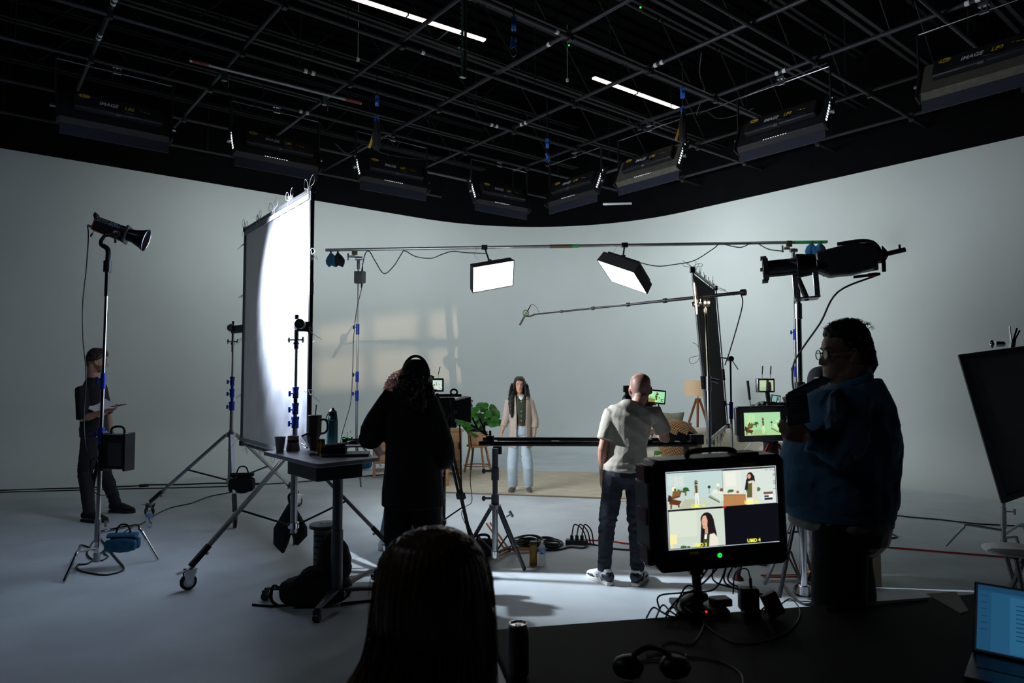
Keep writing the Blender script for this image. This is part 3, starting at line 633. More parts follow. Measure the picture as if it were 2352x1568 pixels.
# ---- left lamp stand (turtle base) with hard lamp
lb = at(222, 1270, 6.02); lb = V3(lb.x, lb.y, 0); ltop = at(247, 600, 6.12)
def c_stand(name, label, b, top, feet, hub=(0.16,0.21,0.26), secs=(), group=None, m=None):
    t = thing(name, label, 'stand', b, group); b = Vector(b); ax = (Vector(top)-b)
    P = lambda z: b + ax*(z/top[2])
    mm = m or CHROME
    part('column', MB().cyl(P(0.05), P(secs[0][0] if secs else top[2]), 0.0195, n=14), mm, t)
    part('leg_hub', MB().cyl(P(0.05), P(0.13), 0.028, n=14).cyl(P(0.22), P(0.42), 0.025, n=14), DULL, t, bevel=0.003)
    part('lock_knob', knob(MB(), P(0.38), V3(0.9,-0.3,0), 0.02, 0.09), DULL, t)
    for f, hz in zip(feet, hub):
        f = Vector(f); d = (f-b); d.z = 0; L = d.length; dn = d/L
        pts = [P(hz), P(hz)+dn*L*0.25+V3(0,0,0.02), P(hz)+dn*(L*0.60)+V3(0,0,0.03), P(0)+dn*(L*0.72)+V3(0,0,hz*0.90), V3(f.x,f.y,0.012)]
        pts = [pts[0], pts[2], pts[2].lerp(pts[3],0.6)+V3(0,0,0.004), pts[3], pts[4]]
        part('leg', MB().tube(crom(pts[:4], 4)+[pts[4]], 0.0125, 10), mm, t)
    z = secs[0][0] if secs else 0
    for i, (z0, z1, r, cm) in enumerate(secs):
        part('riser', MB().cyl(P(z0), P(z1), r, n=12), mm, t)
        if cm:
            part('collar', MB().cyl(P(z0-0.05), P(z0+0.09), r*1.6, n=12).cyl(P(z0+0.02), P(z0+0.05), r*1.9, n=12), cm, t, bevel=0.002)
            part('collar_knob', knob(MB(), P(z0+0.03), V3(-1,-0.4,0), 0.02, 0.05), cm, t)
    return t, P
ls, LP = c_stand('lamp_stand', 'tall chrome stand with turtle base and blue collars holding the hard lamp at far left', lb, ltop,
    [G(147,1338), G(363,1287), G(163,1294)], (0.17,0.30,0.14), [(1.12,1.60,0.0165,BLUE),(1.60,2.70,0.0135,BLUE)])
part('sleeve', MB().cyl(LP(2.38), LP(2.66), 0.017, n=12), BLKM, ls)
# lamp
t = thing('hard_lamp', 'black hard lamp with cone reflector and red rear edge on the tall left stand', 'lamp', LP(2.66))
X = LAMP_DIR; Z = (V3(0,0,1)-X*X.z).normalized(); Y_ = Z.cross(X)
ML = basis(X, Y_, Z, LAMP_TIP) @ Matrix.Scale(.76, 4)
mb = MB().add([V3(0,0,0)]*0, [])
rp = [(0.088,-0.19),(0.090,-0.16),(0.092,-0.14),(0.118,-0.045),(0.138,-0.0),(0.139,0.006)]
# open cone: outer and inner wall
n = 32; vs = []; fs2 = []
prof2 = [(0.075,-0.20),(0.080,-0.14),(0.112,-0.05),(0.138,0.0),(0.135,0.002),(0.109,-0.048),(0.077,-0.138),(0.072,-0.195),(0.0,-0.19)]
for r, z in prof2:
    for i in range(n): a_ = 2*PI*i/n; vs.append(V3(z, r*math.cos(a_), r*math.sin(a_)))
for j in range(len(prof2)-1):
    for i in range(n): fs2.append((j*n+i, j*n+(i+1)%n, (j+1)*n+(i+1)%n, (j+1)*n+i))
mb = MB().add(vs, fs2); part('reflector', mb.xf(ML), BLKM, t)
mb = MB().tube([V3(0.003, 0.137*math.cos(a_), 0.137*math.sin(a_)) for a_ in [2*PI*i/32 for i in range(32)]], 0.004, 5, closed=True); part('reflector_rim', mb.xf(ML), DULL, t)
mb = MB().prism([(-0.225,-0.105),(-0.225,0.075),(-0.56,0.085),(-0.60,0.13),(-0.61,0.085),(-0.58,0.04),(-0.565,-0.085)], (0,-0.075,0), (1,0,0), (0,0,1), (0,0.15,0))
part('body', mb.xf(ML), BLK, t, bevel=0.010)
mb = MB().box((-0.213,0,-0.01), (0.03,0.19,0.215)); part('front_plate', mb.xf(ML), DGREY, t, bevel=0.006)
mb = MB().box((-0.57,0,-0.02), (0.012,0.158,0.13)); part('rear_trim', mb.xf(ML), REDP, t, bevel=0.003)
mb = MB().lathe([(0.045,0),(0.045,0.008),(0.036,0.008),(0.036,0.014),(0.022,0.016),(0.02,0.012),(0.0,0.012)], (-0.30,-0.075,-0.045), (0,-1,0), 24); part('pivot_ring', mb.xf(ML), DULL, t)
mb = MB().tube(crom([V3(-0.30,-0.095,-0.045), V3(-0.34,-0.098,-0.075), V3(-0.40,-0.095,-0.11), V3(-0.425,-0.06,-0.16)], 4), 0.020, 8)
part('yoke', mb.xf(ML), BLKM, t)
j0 = ML @ V3(-0.425,-0.05,-0.15); part('yoke_post', MB().tube(crom([j0, j0.lerp(LP(2.66),0.3)+V3(-0.02,0,0.02), LP(2.80), LP(2.66)], 4), 0.022, 10).cyl(LP(2.60), LP(2.70), 0.032, n=12), BLKM, t)
mb = MB().cyl((-0.33,-0.11,-0.05), (-0.26,-0.12,-0.15), 0.008, n=8).cyl((-0.275,-0.118,-0.125), (-0.262,-0.12,-0.155), 0.013, n=8); part('tilt_lever', mb.xf(ML), BLK, t)
mb = MB().cyl((-0.57,0,-0.05), (-0.64,0,-0.05), 0.015, n=10); part('power_plug', mb.xf(ML), DULL, t)
mb = MB().cyl((-0.56,0,-0.09), (-0.56,0,-0.13), 0.004, n=6).cyl((-0.56,0,-0.12), (-0.565,0,-0.165), 0.012, n=8); part('strap_buckle', mb.xf(ML), BLK, t)
MTX = ML @ basis(V3(1,0,0), V3(0,0,1), V3(0,-1,0), (-0.40,-0.0755,0.045))
part('lettering', text_mb('Aputure', 0.042, MTX @ Matrix.Translation((-0.095,0.022,0)), 0.001), PRINTG, t, smooth=0)
part('lettering', text_mb('LIGHT STORM', 0.024, MTX @ Matrix.Translation((-0.09,-0.008,0)), 0.001), PRINTG, t, smooth=0)
part('lettering', text_mb('600d', 0.062, MTX @ Matrix.Translation((0.045,0.0,0)), 0.001, shear=0.2, bold=0.002), mat('pale_blue_print', (0.25,0.36,0.48,1), 0.5), t, smooth=0)
part('lettering', text_mb('Pro', 0.038, MTX @ Matrix.Translation((0.145,-0.006,0)), 0.001, shear=0.2), PRINTG, t, smooth=0)
# lamp cable hanging down
pc = ML @ V3(-0.64,0,-0.05)
pts = [pc, at(203,545,6.1), at(198,620,6.1), at(190,700,6.1), at(191,780,6.1), at(198,860,6.05), at(193,950,6.0), at(196,1020,5.95), at(208,1060,5.95)]
solo('lamp_cable', 'black cable hanging from the back of the hard lamp down its stand', 'cable', MB().tube(crom(pts, 6), 0.006, 6), CABLE)
# power box hung on the stand
c = at(271,1036,5.98); BXR = Rz(-0.15)
t = thing('power_box', 'black control box with handle clipped to the lamp stand at left', 'power supply', c-V3(0,0,0.16))
part('case', MB().box(c, (0.21,0.12,0.30), BXR), BLK, t, bevel=0.012)
for s_ in (-1, 1): part('end_bumper', MB().box(c+BXR@V3(s_*0.105,0,0.0), (0.02,0.135,0.33), BXR), BLKM, t, bevel=0.008)
part('handle', MB().tube(crom([c+BXR@V3(-0.07,0,0.15), c+BXR@V3(-0.06,0,0.20), c+BXR@V3(0,0,0.215), c+BXR@V3(0.05,0,0.20), c+BXR@V3(0.06,0,0.15)], 5), 0.010, 8), BLK, t)
part('vent_panel', MB().box(c+BXR@V3(0.02,-0.062,-0.02), (0.13,0.006,0.2), BXR), DGREY, t)
part('clamp', MB().box(c+V3(-0.13,0,0.04), (0.07,0.04,0.05)).box(c+V3(-0.13,0,-0.06), (0.07,0.04,0.03)), BLKM, t)
mb = MB()
for k in range(5): 
    q = at(214, 1072+k*3, 5.9); mb.tube(crom([q+V3(0.02*math.cos(a_)+0.008*k, 0.02*math.sin(2*a_)-0.01*k, (0.10+0.008*k)*math.sin(a_)-0.02) for a_ in [2*PI*i/10 for i in range(11)]], 3), 0.006, 5)
solo('cable_coil', 'black cable coil hanging on the left lamp stand below the power box', 'cable', mb, CABLE)
pts = [at(205,1085,5.95), at(210,1120,5.95), at(228,1136,5.92), at(255,1132,5.95), at(266,1110,5.98), at(258,1092,6.0)]
solo('looped_cable', 'thin cable loop hanging beneath the black power box', 'cable', MB().tube(crom(pts, 5), 0.004, 5), CABLE)
def sandbag(name, label, c, ax, size, m, group=None, cat='sandbag', drape=0.0, handle=True, seed=0):
    """two stuffed lobes joined by a saddle, hanging over something along axis ax"""
    rr = random.Random(seed); ax = Vector(ax).normalized(); s_ = V3(-ax.y, ax.x, 0).normalized(); L, W, H = size; c = Vector(c)
    t = thing(name, label, cat, c-V3(0,0,H), group)
    for sg in (-1, 1):
        mb = MB(); pts = []; rad = []
        for k in range(9):
            a_ = k/8; pts.append(c + ax*(L*(a_-0.5)) + s_*sg*W*0.42 - V3(0,0,H*0.55)); rad.append((H*0.45*(0.72+0.28*math.sin(PI*a_))+rr.uniform(-.004,.004), W*0.34*(0.75+0.25*math.sin(PI*a_))))
        mb.loft(pts, rad, V3(0,0,1), 14, cap=0.5, sq=0.8); part('bag_lobe', mb, m, t)
    part('saddle', MB().loft([c+ax*(L*(k/4-0.5))+V3(0,0,0.0) for k in range(5)], [(0.022,W*0.45)]*5, V3(0,0,1), 12, cap=0.3), m, t)
    if handle: part('handle', MB().tube(crom([c+ax*(-L*0.25)+V3(0,0,0.02), c+ax*(-L*0.12)+V3(0,0,0.085), c+ax*(L*0.15)+V3(0,0,0.085), c+ax*(L*0.28)+V3(0,0,0.02)], 5), 0.008, 6), BLKF, t)
    return t
sandbag('sandbag', 'teal blue sandbag slung over the leg of the left lamp stand', at(282,1234,6.03)+V3(0,0,0.02), V3(1,0.15,0), (0.23,0.11,0.14), TEAL)
sandbag('sandbag', 'black sandbag slung over the low brace of the far rolling stand', at(556,1096,7.75)+V3(0,0,0.03), V3(1,0.2,0), (0.24,0.12,0.20), BLKF, seed=2)
# black sandbag hanging point down between the near stand legs
c = at(668,1165,6.25); t = thing('sandbag', 'black sandbag hanging in two pointed lobes behind the near rolling stand', 'sandbag', V3(c.x,c.y,0.12))
for sx, dz in ((-0.07,-0.04), (0.07,0.03)):
    part('bag_lobe', MB().loft([c+V3(0.0,0,0.02), c+V3(sx*0.6,0,-0.10), c+V3(sx,0,-0.20), c+V3(sx*1.2,0,-0.28+dz), c+V3(sx*0.9,0,-0.36+dz)], [(0.03,0.03),(0.055,0.05),(0.085,0.06),(0.07,0.05),(0.015,0.015)], V3(1,0,0), 14, cap=0.5), BLKF, t)
part('strap', MB().tube(crom([c, c+V3(-0.02,0,0.10), c+V3(0.02,0,0.14)], 4), 0.012, 6), BLKF, t)
# ---- overhead boom pipe between two stands, softboxes
BZP = 3.62
bl, br_ = at(748,578,10.5), at(1900,555,10.15); bl.z = 3.60; br_.z = 3.66
t = thing('boom_pipe', 'long horizontal silver pipe carrying two softboxes above the set', 'pipe', bl)
p_ = lambda s: bl.lerp(br_, s)
part('pipe', MB().cyl(p_(0), p_(0.46), 0.0235, n=12), STEEL, t); part('pipe', MB().cyl(p_(0.46), p_(1), 0.0235, n=12), STEEL, t)
part('joining_sleeve', MB().cyl(p_(0.455), p_(0.50), 0.028, n=12), mat('bronze_sleeve', (0.16,0.11,0.06,1), 0.5, 0.6), t); part('green_tape', MB().cyl(p_(0.50), p_(0.513), 0.027, n=12), GREENT, t); part('green_tape', MB().cyl(p_(0.935), p_(0.998), 0.0245, n=12), GREENT, t)
def boom_stand(px, py0, Y, ztop, label, blues, feet):
    b = at(px, 1090, Y); b.z = 0
    t = thing('light_stand', label, 'stand', b, 'stands under the boom pipe')
    zs = [0.45] + blues + [ztop-0.25]; r = 0.020
    for i in range(len(zs)-1):
        part('riser', MB().cyl(b+V3(0,0,zs[i]-0.05), b+V3(0,0,zs[i+1]), r-0.0025*i, n=12), DULL, t)
        if i: 
            part('collar', MB().cyl(b+V3(0,0,zs[i]-0.06), b+V3(0,0,zs[i]+0.10), r*1.35, n=12), BLUE, t, bevel=0.002)
            part('collar_knob', knob(MB(), b+V3(0,0,zs[i]+0.05), V3(-1,-0.2,0), 0.022, 0.06), BLUE, t)
    part('leg_hub', MB().cyl(b+V3(0,0,0.62), b+V3(0,0,0.68), 0.04, n=12), CHROME, t, bevel=0.003); part('brace_hub', MB().cyl(b+V3(0,0,0.40),b+V3(0,0,0.46),0.034,n=12), CHROME, t, bevel=0.003)
    for f in feet:
        f = Vector(f); d = V3(f.x-b.x, f.y-b.y, 0).normalized(); e = b+d*0.55; 
        o = part('leg', MB().cyl(b+d*0.03+V3(0,0,0.65), V3(f.x,f.y,0.01), 0.0135, n=8), DULL, t)
        part('brace', MB().cyl(b+d*0.03+V3(0,0,0.43), (b+d*0.03+V3(0,0,0.65)).lerp(V3(f.x,f.y,0.01),0.45), 0.008, n=6), DULL, t)
    h = b+V3(0,0,ztop)
    mb = MB().cyl(h-V3(0,0,0.30), h-V3(0,0,0.10), 0.026, n=12).cyl(h-V3(0.05,0,0.13), h+V3(0.06,0,-0.13), 0.03, n=12).cyl(h-V3(0.14,0,0.10), h-V3(0.05,0,0.10), 0.02, n=10).cyl(h-V3(0.16,0,0.16), h-V3(0.16,0,0.05), 0.014, n=8)
    part('grip_head', mb, DULL, t, bevel=0.003)
    part('pipe_hook', MB().box(h-V3(0.06,0,0.03), (0.08,0.05,0.09)), mat('olive_metal',(0.09,0.09,0.04,1),0.4,0.7), t, bevel=0.004); return t, b
lbs, lbb = boom_stand(818, 0, 10.5, 3.60, 'slim chrome stand with blue collars at the left end of the boom pipe', [1.33,1.62,2.35], [G(829,1119), G(745,1072), G(875,1070)])
rbs, rbb = boom_stand(1832, 0, 10.15, 3.66, 'slim chrome stand with blue collars at the right end of the boom pipe', [1.7,2.25], [G(1790,1120), G(1900,1110), G(1840,1070)])
c = at(829,637,10.4); t = thing('ballast_box', 'small black ballast box hung at the top of the left boom stand', 'power supply', c)
part('case', MB().box(c+V3(-0.03,0,0), (0.13,0.10,0.18)), BLK, t, bevel=0.006); part('side_case', MB().box(c+V3(0.05,-0.03,0.0), (0.05,0.06,0.175)), DGREY, t, bevel=0.004)
part('plug', MB().cyl(c+V3(0.01,0,-0.09), c+V3(0.01,0,-0.16), 0.012, n=8).cyl(c+V3(0.02,0,0.09), c+V3(0.02,0,0.16), 0.012, n=8), CABLE, t)
for lab, px, m in (('teal sandbag hanging at the left end of the boom pipe', 760, TEAL), ('black sandbag hanging beside the teal one on the boom pipe', 776, BLKF)):
    c = at(px,582,10.5); t = thing('sandbag', lab, 'sandbag', c-V3(0,0,0.2))
    for sx in (-0.02, 0.06):
        part('bag_lobe', MB().loft([c, c+V3(sx*.4,0,-0.06), c+V3(sx*.8,0,-0.12), c+V3(sx,0,-0.17), c+V3(sx*1.3,0,-0.205)], [(0.02,0.02),(0.05,0.03),(0.065,0.04),(0.05,0.035),(0.012,0.012)], V3(1,0,0), 10, cap=0.4), m, t)
    part('hook_strap', MB().tube([c+V3(0,0.03,-0.02), c+V3(0,0.028,0.03), c+V3(0,-0.028,0.03), c+V3(0,-0.03,-0.02)], 0.008, 6), m, t)
for lab, px in (('blue sandbag hanging at the green taped end of the boom pipe', 1864), ('blue and black sandbag, the outer of two at the right end of the boom pipe', 1884)):
    c = at(px,560,10.15); t = thing('sandbag', lab, 'sandbag', c-V3(0,0,0.2)); M2 = mat('bright_blue_canvas', (0.01,0.13,0.30,1), 0.8, var=0.2)
    for sx in (-0.05, 0.04):
        part('bag_lobe', MB().loft([c, c+V3(sx*.6,0,-0.06), c+V3(sx,0,-0.12), c+V3(sx*.9,0,-0.19)], [(0.02,0.02),(0.05,0.03),(0.055,0.04),(0.03,0.03)], V3(1,0,0), 10, cap=0.6), M2 if sx < 0 or px < 1870 else BLKF, t)
    part('hook_strap', MB().tube([c+V3(0,0.03,-0.02), c+V3(0,0.028,0.03), c+V3(0,-0.028,0.03), c+V3(0,-0.03,-0.02)], 0.008, 6), BLKF, t)
def softbox(label, corners_px, Y, hang_px, thick, group='softboxes under the boom pipe', textside=False):
    P = [at(x, y, yy) for (x, y, yy) in corners_px]     # tl, tr, br, bl of the lit face
    c = sum(P, V3(0,0,0))/4; ex = ((P[1]-P[0])+(P[2]-P[3])).normalized(); ez = ((P[0]-P[3])+(P[1]-P[2])); ez = (ez-ex*ez.dot(ex)).normalized(); n = ex.cross(ez)
    if n.z > 0: n = -n
    w_ = ((P[1]-P[0]).length+(P[2]-P[3]).length)/2; h_ = ((P[0]-P[3]).length+(P[1]-P[2]).length)/2
    M3 = basis(ex, ez, n, c); t = thing('softbox', label, 'lamp', c, group)
    mb = MB().box((0,0,0), (w_-0.03,h_-0.03,0.006)); part('diffuser', mb.xf(M3), EMW, t)
    mb = MB()
    for a_, b_ in (((-w_/2,-h_/2),(w_/2,-h_/2)), ((w_/2,-h_/2),(w_/2,h_/2)), ((w_/2,h_/2),(-w_/2,h_/2)), ((-w_/2,h_/2),(-w_/2,-h_/2))):
        A0, B0 = V3(a_[0],a_[1],0.006), V3(b_[0],b_[1],0.006); A1, B1 = V3(a_[0]*.96,a_[1]*.96,-thick), V3(b_[0]*.96,b_[1]*.96,-thick)
        A2, B2 = V3(a_[0]*.97,a_[1]*.97,0.006), V3(b_[0]*.97,b_[1]*.97,0.006)
        A3, B3 = V3(a_[0]*.93,a_[1]*.93,-thick), V3(b_[0]*.93,b_[1]*.93,-thick)
        mb.add([A0,B0,B1,A1,A2,B2,B3,A3], [(0,1,2,3),(7,6,5,4),(0,4,5,1),(3,2,6,7)])
    part('side_skirt', mb.xf(M3), BLKF, t, smooth=0)
    mb = MB().box((0,0,-thick-0.02), (w_*0.84,h_*0.84,0.05)); part('panel_housing', mb.xf(M3), BLK, t, bevel=0.008)
    hp = Vector(hang_px); q = c+ez*(h_*0.40)-n*(thick+0.02)
    part('hanger', MB().cyl(hp, q, 0.013, n=8).box(hp, (0.09,0.06,0.07)).box(q, (0.06,0.05,0.08)).tube([q, c-n*(thick+0.10), c-n*(thick+0.05)], 0.010, 6), BLKM, t)
    part('safety_wire', MB().tube(crom([hp+V3(-0.1,0,0), hp+V3(-0.16,0,-0.10), q+V3(-0.16,0,0.02)], 5), 0.002, 4), SBLACK, t)
    if textside:
        mb = text_mb('NANLITE', 0.045, M3 @ basis(V3(0,-1,0), V3(0,0,-1), V3(1,0,0), (w_*0.465,0.05,-thick*0.5)), 0.001); part('lettering', mb, PRINTG, t, smooth=0)
    return t
softbox('lit white softbox with a black skirt hanging left of the set centre', [(1084,614,9.95),(1180,597,10.2),(1180,656,10.45),(1087,672,10.2)], 10, p_(0.324), 0.13)
softbox('lit white softbox tilted steeply down, hanging right of the set centre', [(1374,597,9.75),(1461,627,9.35),(1483,673,9.85),(1402,645,10.25)], 10, p_(0.604), 0.16, textside=True)
def air_cable(name, label, pts, r=0.008, m=None, k=6, group=None): return solo(name, label, 'cable', MB().tube(crom(pts, k), r, 6), m or CABLE, group)
air_cable('boom_cable', 'black cable wound round the left half of the boom pipe', [at(*q) for q in ((830,625,10.4),(838,585,10.4),(848,577,10.44),(862,600,10.4),(882,628,10.4),(905,610,10.4),(922,583,10.4),(930,576,10.44),(955,589,10.38),(990,593,10.38),(1015,584,10.36),(1040,577,10.42),(1070,580,10.3),(1118,582,10.25))])
air_cable('boom_cable', 'black cable drooping from the tilted softbox along the boom pipe', [at(*q) for q in ((1425,598,10.2),(1430,591,10.2),(1470,603,10.3),(1510,611,10.3),(1550,607,10.3),(1595,598,10.2),(1640,570,10.12),(1655,560,10.22),(1700,568,10.1),(1732,557,10.2),(1765,572,10.1),(1800,577,10.1))])
# ---- projection spotlight on its stand
lk = V3(LEKO_TIP.x+0.30, 5.12, 0); sb = at(1847,1378,5.2); sb.z = 0
t0 = thing('spotlight_stand', 'thick chrome stand holding the projection spotlight, its foot by the orange bars', 'stand', sb)
part('column', MB().cyl(sb+V3(0,0,0.03), sb+V3(0,0,1.55), 0.0255, n=14), CHROME, t0); part('riser', MB().cyl(sb+V3(0,0,1.5), sb+V3(0,0,2.20), 0.021, n=14), CHROME, t0); part('riser', MB().cyl(sb+V3(0,0,2.15), sb+V3(0,0,2.47), 0.017, n=14), BLKM, t0)
part('collar', MB().cyl(sb+V3(0,0,1.45), sb+V3(0,0,1.60), 0.033, n=14).cyl(sb+V3(0,0,1.56), sb+V3(0,0,1.62), 0.038, n=12), BLKM, t0, bevel=0.003); part('collar', MB().cyl(sb+V3(0,0,2.10), sb+V3(0,0,2.22), 0.027, n=14), DULL, t0, bevel=0.003)
part('leg_hub', MB().cyl(sb+V3(0,0,0.66), sb+V3(0,0,0.73), 0.045, n=14), DULL, t0, bevel=0.004); part('brace_hub', MB().cyl(sb+V3(0,0,0.03), sb+V3(0,0,0.10), 0.04, n=14), DULL, t0, bevel=0.004)
for f in (G(1757,1347), G(1790,1378), G(1935,1352)):
    d = (f-sb).normalized(); part('leg', MB().box((sb+d*0.04+V3(0,0,0.69)+V3(f.x,f.y,0.02))/2, ((V3(f.x,f.y,0.02)-(sb+d*0.04+V3(0,0,0.69))).length,0.026,0.02), (lambda q: basis(q, V3(-d.y,d.x,0), q.cross(V3(-d.y,d.x,0))).to_3x3())((V3(f.x,f.y,0.02)-(sb+d*0.04+V3(0,0,0.69))).normalized())), DULL if f.x < 2.1 and f.y > 5.3 else BLKM, t0, bevel=0.002)
    part('brace', MB().cyl(sb+V3(0,0,0.08), (sb+V3(0,0,0.69)).lerp(V3(f.x,f.y,0.02),0.5), 0.008, n=6), BLKM, t0)
XL = LEKO_DIR; ZL = (V3(0,0,1)-XL*XL.z).normalized(); YL = ZL.cross(XL)
stop = sb+V3(0,0,2.47)
t = thing('projection_spotlight', 'large black projection spotlight with long lens barrel pointing left at the wall', 'lamp', stop)
# body frame: origin so that the barrel mouth is LEKO_TIP, the body continues right and slightly up
MK = basis(XL, YL, ZL, LEKO_TIP) @ Matrix.Scale(0.86, 4)
def tube_open(r0, r1, x0, x1, th=0.005, n=28):
    vs = []; fs = []; P2 = [(r0,x0),(r1,x1),(r1-th,x1),(r0-th,x0)]
    for r, x in P2:
        for i in range(n): a_ = 2*PI*i/n; vs.append(V3(x, r*math.cos(a_), r*math.sin(a_)))
    for j in range(4):
        for i in range(n): fs.append((j*n+i, j*n+(i+1)%n, ((j+1)%4)*n+(i+1)%n, ((j+1)%4)*n+i))
    return MB().add(vs, fs)
part('lens_barrel', tube_open(0.072,0.072,-0.02,-0.27).xf(MK), DGREY, t); part('barrel_front_ring', tube_open(0.098,0.098,0.0,-0.045,0.025).xf(MK), BLK, t, bevel=0.003)
mb = MB()
for a_ in (0.6, 2.2, 3.9, 5.4): mb.box((-0.14, 0.073*math.cos(a_), 0.073*math.sin(a_)), (0.24,0.010,0.010), Matrix.Rotation(a_,3,'X'))
part('barrel_fin', mb.xf(MK), BLKM, t)
mb = MB()
for zz in (0.10,-0.10): mb.box((-0.012,-0.02,zz), (0.05,0.06,0.03))
mb.box((0.012,0,0.0), (0.02,0.03,0.03)); part('accessory_clip', mb.xf(MK), DGREY, t, bevel=0.003)
part('shutter_housing', tube_open(0.105,0.085,-0.27,-0.42,0.006).xf(MK), BLK, t, bevel=0.004)
mb = MB().cyl((-0.255,-0.105,0.0), (-0.255,-0.13,0.0), 0.036, n=18); part('pivot_disc', mb.xf(MK), DULL, t, bevel=0.003)
mb = MB().box((-0.26,-0.13,-0.145), (0.045,0.014,0.30)); part('yoke_arm', mb.xf(MK), DULL, t, bevel=0.006)
mb = MB().box((-0.40,0.12,-0.18), (0.045,0.012,0.20)); part('yoke_arm', mb.xf(MK), DULL, t, bevel=0.006)
mb = MB().box((-0.33,-0.005,-0.285), (0.19,0.26,0.012)); part('yoke_base', mb.xf(MK), BLKM, t, bevel=0.004)
yb = MK @ V3(-0.33,-0.005,-0.285); part('spigot', MB().cyl(yb, V3(stop.x,stop.y,stop.z-0.05), 0.02, n=10), BLKM, t)
mb = MB().prism([(-0.42,-0.075),(-0.42,0.085),(-0.50,0.095),(-0.70,0.125),(-0.86,0.105),(-0.92,0.02),(-0.86,-0.10),(-0.70,-0.13),(-0.52,-0.13)], (0,-0.085,0.01), (1,0,0), (0,0,1), (0,0.17,0)); part('lamp_body', mb.xf(MK), BLK, t, bevel=0.014)
mb = MB().prism([(-0.48,-0.11),(-0.46,0.06),(-0.66,0.115),(-0.72,0.10),(-0.76,-0.06),(-0.72,-0.115)], (0,-0.105,0.01), (1,0,0), (0,0,1), (0,0.02,0)); part('side_grille', mb.xf(MK), DGREY, t, bevel=0.004)
mb = MB()
for k in range(9): mb.box((-0.50-k*0.018,-0.107,-0.01), (0.006,0.004,0.12))
for k in range(7): mb.box((-0.575,-0.107,-0.06+k*0.018), (0.16,0.004,0.005))
part('grille_bars', mb.xf(MK), BLKM, t, smooth=0)
mb = MB().tube(crom([V3(-0.60,0.0,0.15), V3(-0.78,0,0.155), V3(-0.88,0,0.12), V3(-0.93,0,0.0), V3(-0.93,0,-0.12)], 5), 0.016, 8); part('rear_handle', mb.xf(MK), BLK, t)
mb = MB().cyl((-0.93,0,0.02), (-1.10,0,0.045), 0.020, n=12).box((-1.06,0,0.06), (0.015,0.02,0.06)); part('rear_stub', mb.xf(MK), BLK, t, bevel=0.003)
mb = MB().cyl((-0.70,0,-0.14), (-0.90,0,-0.135), 0.012, n=8); part('plug', mb.xf(MK), CABLE, t)
mb = MB().cyl((-0.81,0,-0.137), (-0.88,0,-0.135), 0.016, n=10); part('red_connector', mb.xf(MK), REDP, t)
mb = MB()
for k in range(5): mb.tube(crom([V3(-0.93+0.012*k,0.02,-0.05), V3(-0.965+0.01*k,0.03,0.02), V3(-0.93,0.02,0.09)], 4), 0.005, 5)
part('spare_cable', mb.xf(MK), CABLE, t)
MT2 = MK @ basis(V3(-1,0,0), V3(0,0.35,1).normalized(), V3(0,-1,0.35).normalized(), (-0.14,-0.069,0.027)); part('lettering', text_mb('Spotlight', 0.034, MT2, 0.001, shear=0.2), PRINTG, t, smooth=0)
# added projector, hidden on the far side of the same stand, with a window gobo in its barrel
XJ = PJ_DIR; ZJ = (V3(0,0,1)-XJ*XJ.z).normalized(); YJ = ZJ.cross(XJ); MJ = basis(XJ, YJ, ZJ, PJ_TIP)
t = thing('added_projector', 'added compact black projector for the window pattern, hidden behind the large spotlight', 'lamp', PJ_TIP)
part('barrel', tube_open(0.060,0.060,0.0,-0.22,0.004).xf(MJ), BLK, t); mb = MB().box((-0.30,0,0), (0.16,0.11,0.11)); part('housing', mb.xf(MJ), BLK, t, bevel=0.01)
part('mounting_arm', MB().cyl(PJ_TIP-PJ_DIR*0.30, V3(stop.x+.02,stop.y+.05,PJ_TIP.z), 0.012, n=8), BLKM, t)
src = PJ_TIP - PJ_DIR*0.20; GD = 0.14
def gproj(px, py):                                    # wall point (left wall plane) -> gobo plane
    r = ray(px, py); o = V3(0,0,CAM_H); s_ = (WV-o.dot(Vd))/r.dot(Vd); P3 = o+r*s_
    d = P3-src; d = d*(GD/d.dot(PJ_DIR)); q = d-PJ_DIR*GD; return (q.dot(YJ), q.dot(ZJ))
wins = [[(728,752),(838,735),(838,792),(728,800)], [(856,729),(960,716),(960,778),(856,790)], [(985,716),(1098,712),(1098,778),(985,780)],
        [(728,818),(838,808),(838,890),(728,895)], [(856,806),(960,798),(960,884),(856,888)], [(985,798),(1098,798),(1098,880),(985,883)]]
bm = bmesh.new(); R_ = 0.055; loops = []
def gv(x, y): return bm.verts.new(V3(-0.20+GD, x, y))
outer = [gv(R_*math.cos(2*PI*i/32), R_*math.sin(2*PI*i/32)) for i in range(32)]
edges = [bm.edges.new((outer[i], outer[(i+1)%32])) for i in range(32)]
for wq in wins:
    vv = [gv(*gproj(*q)) for q in wq]; edges += [bm.edges.new((vv[i], vv[(i+1)%4])) for i in range(4)]
bmesh.ops.triangle_fill(bm, use_beauty=True, use_dissolve=False, edges=edges)
hole = [[gproj(*q) for q in wq] for wq in wins]
def inpoly(x, y, P4):
    ins = False
    for i in range(len(P4)):
        (x1,y1),(x2,y2) = P4[i],P4[i-1]
        if (y1 > y) != (y2 > y) and x < (x2-x1)*(y-y1)/(y2-y1)+x1: ins = not ins
    return ins
kill = [f for f in bm.faces if any(inpoly(f.calc_center_median().y, f.calc_center_median().z, h) for h in hole)]
bmesh.ops.delete(bm, geom=kill, context='FACES_ONLY')
bm.verts.index_update(); mb = MB().add([v.co.copy() for v in bm.verts], [tuple(v.index for v in f.verts) for f in bm.faces]); bm.free()
part('window_gobo', mb.xf(MJ), BLKM, t, smooth=0)
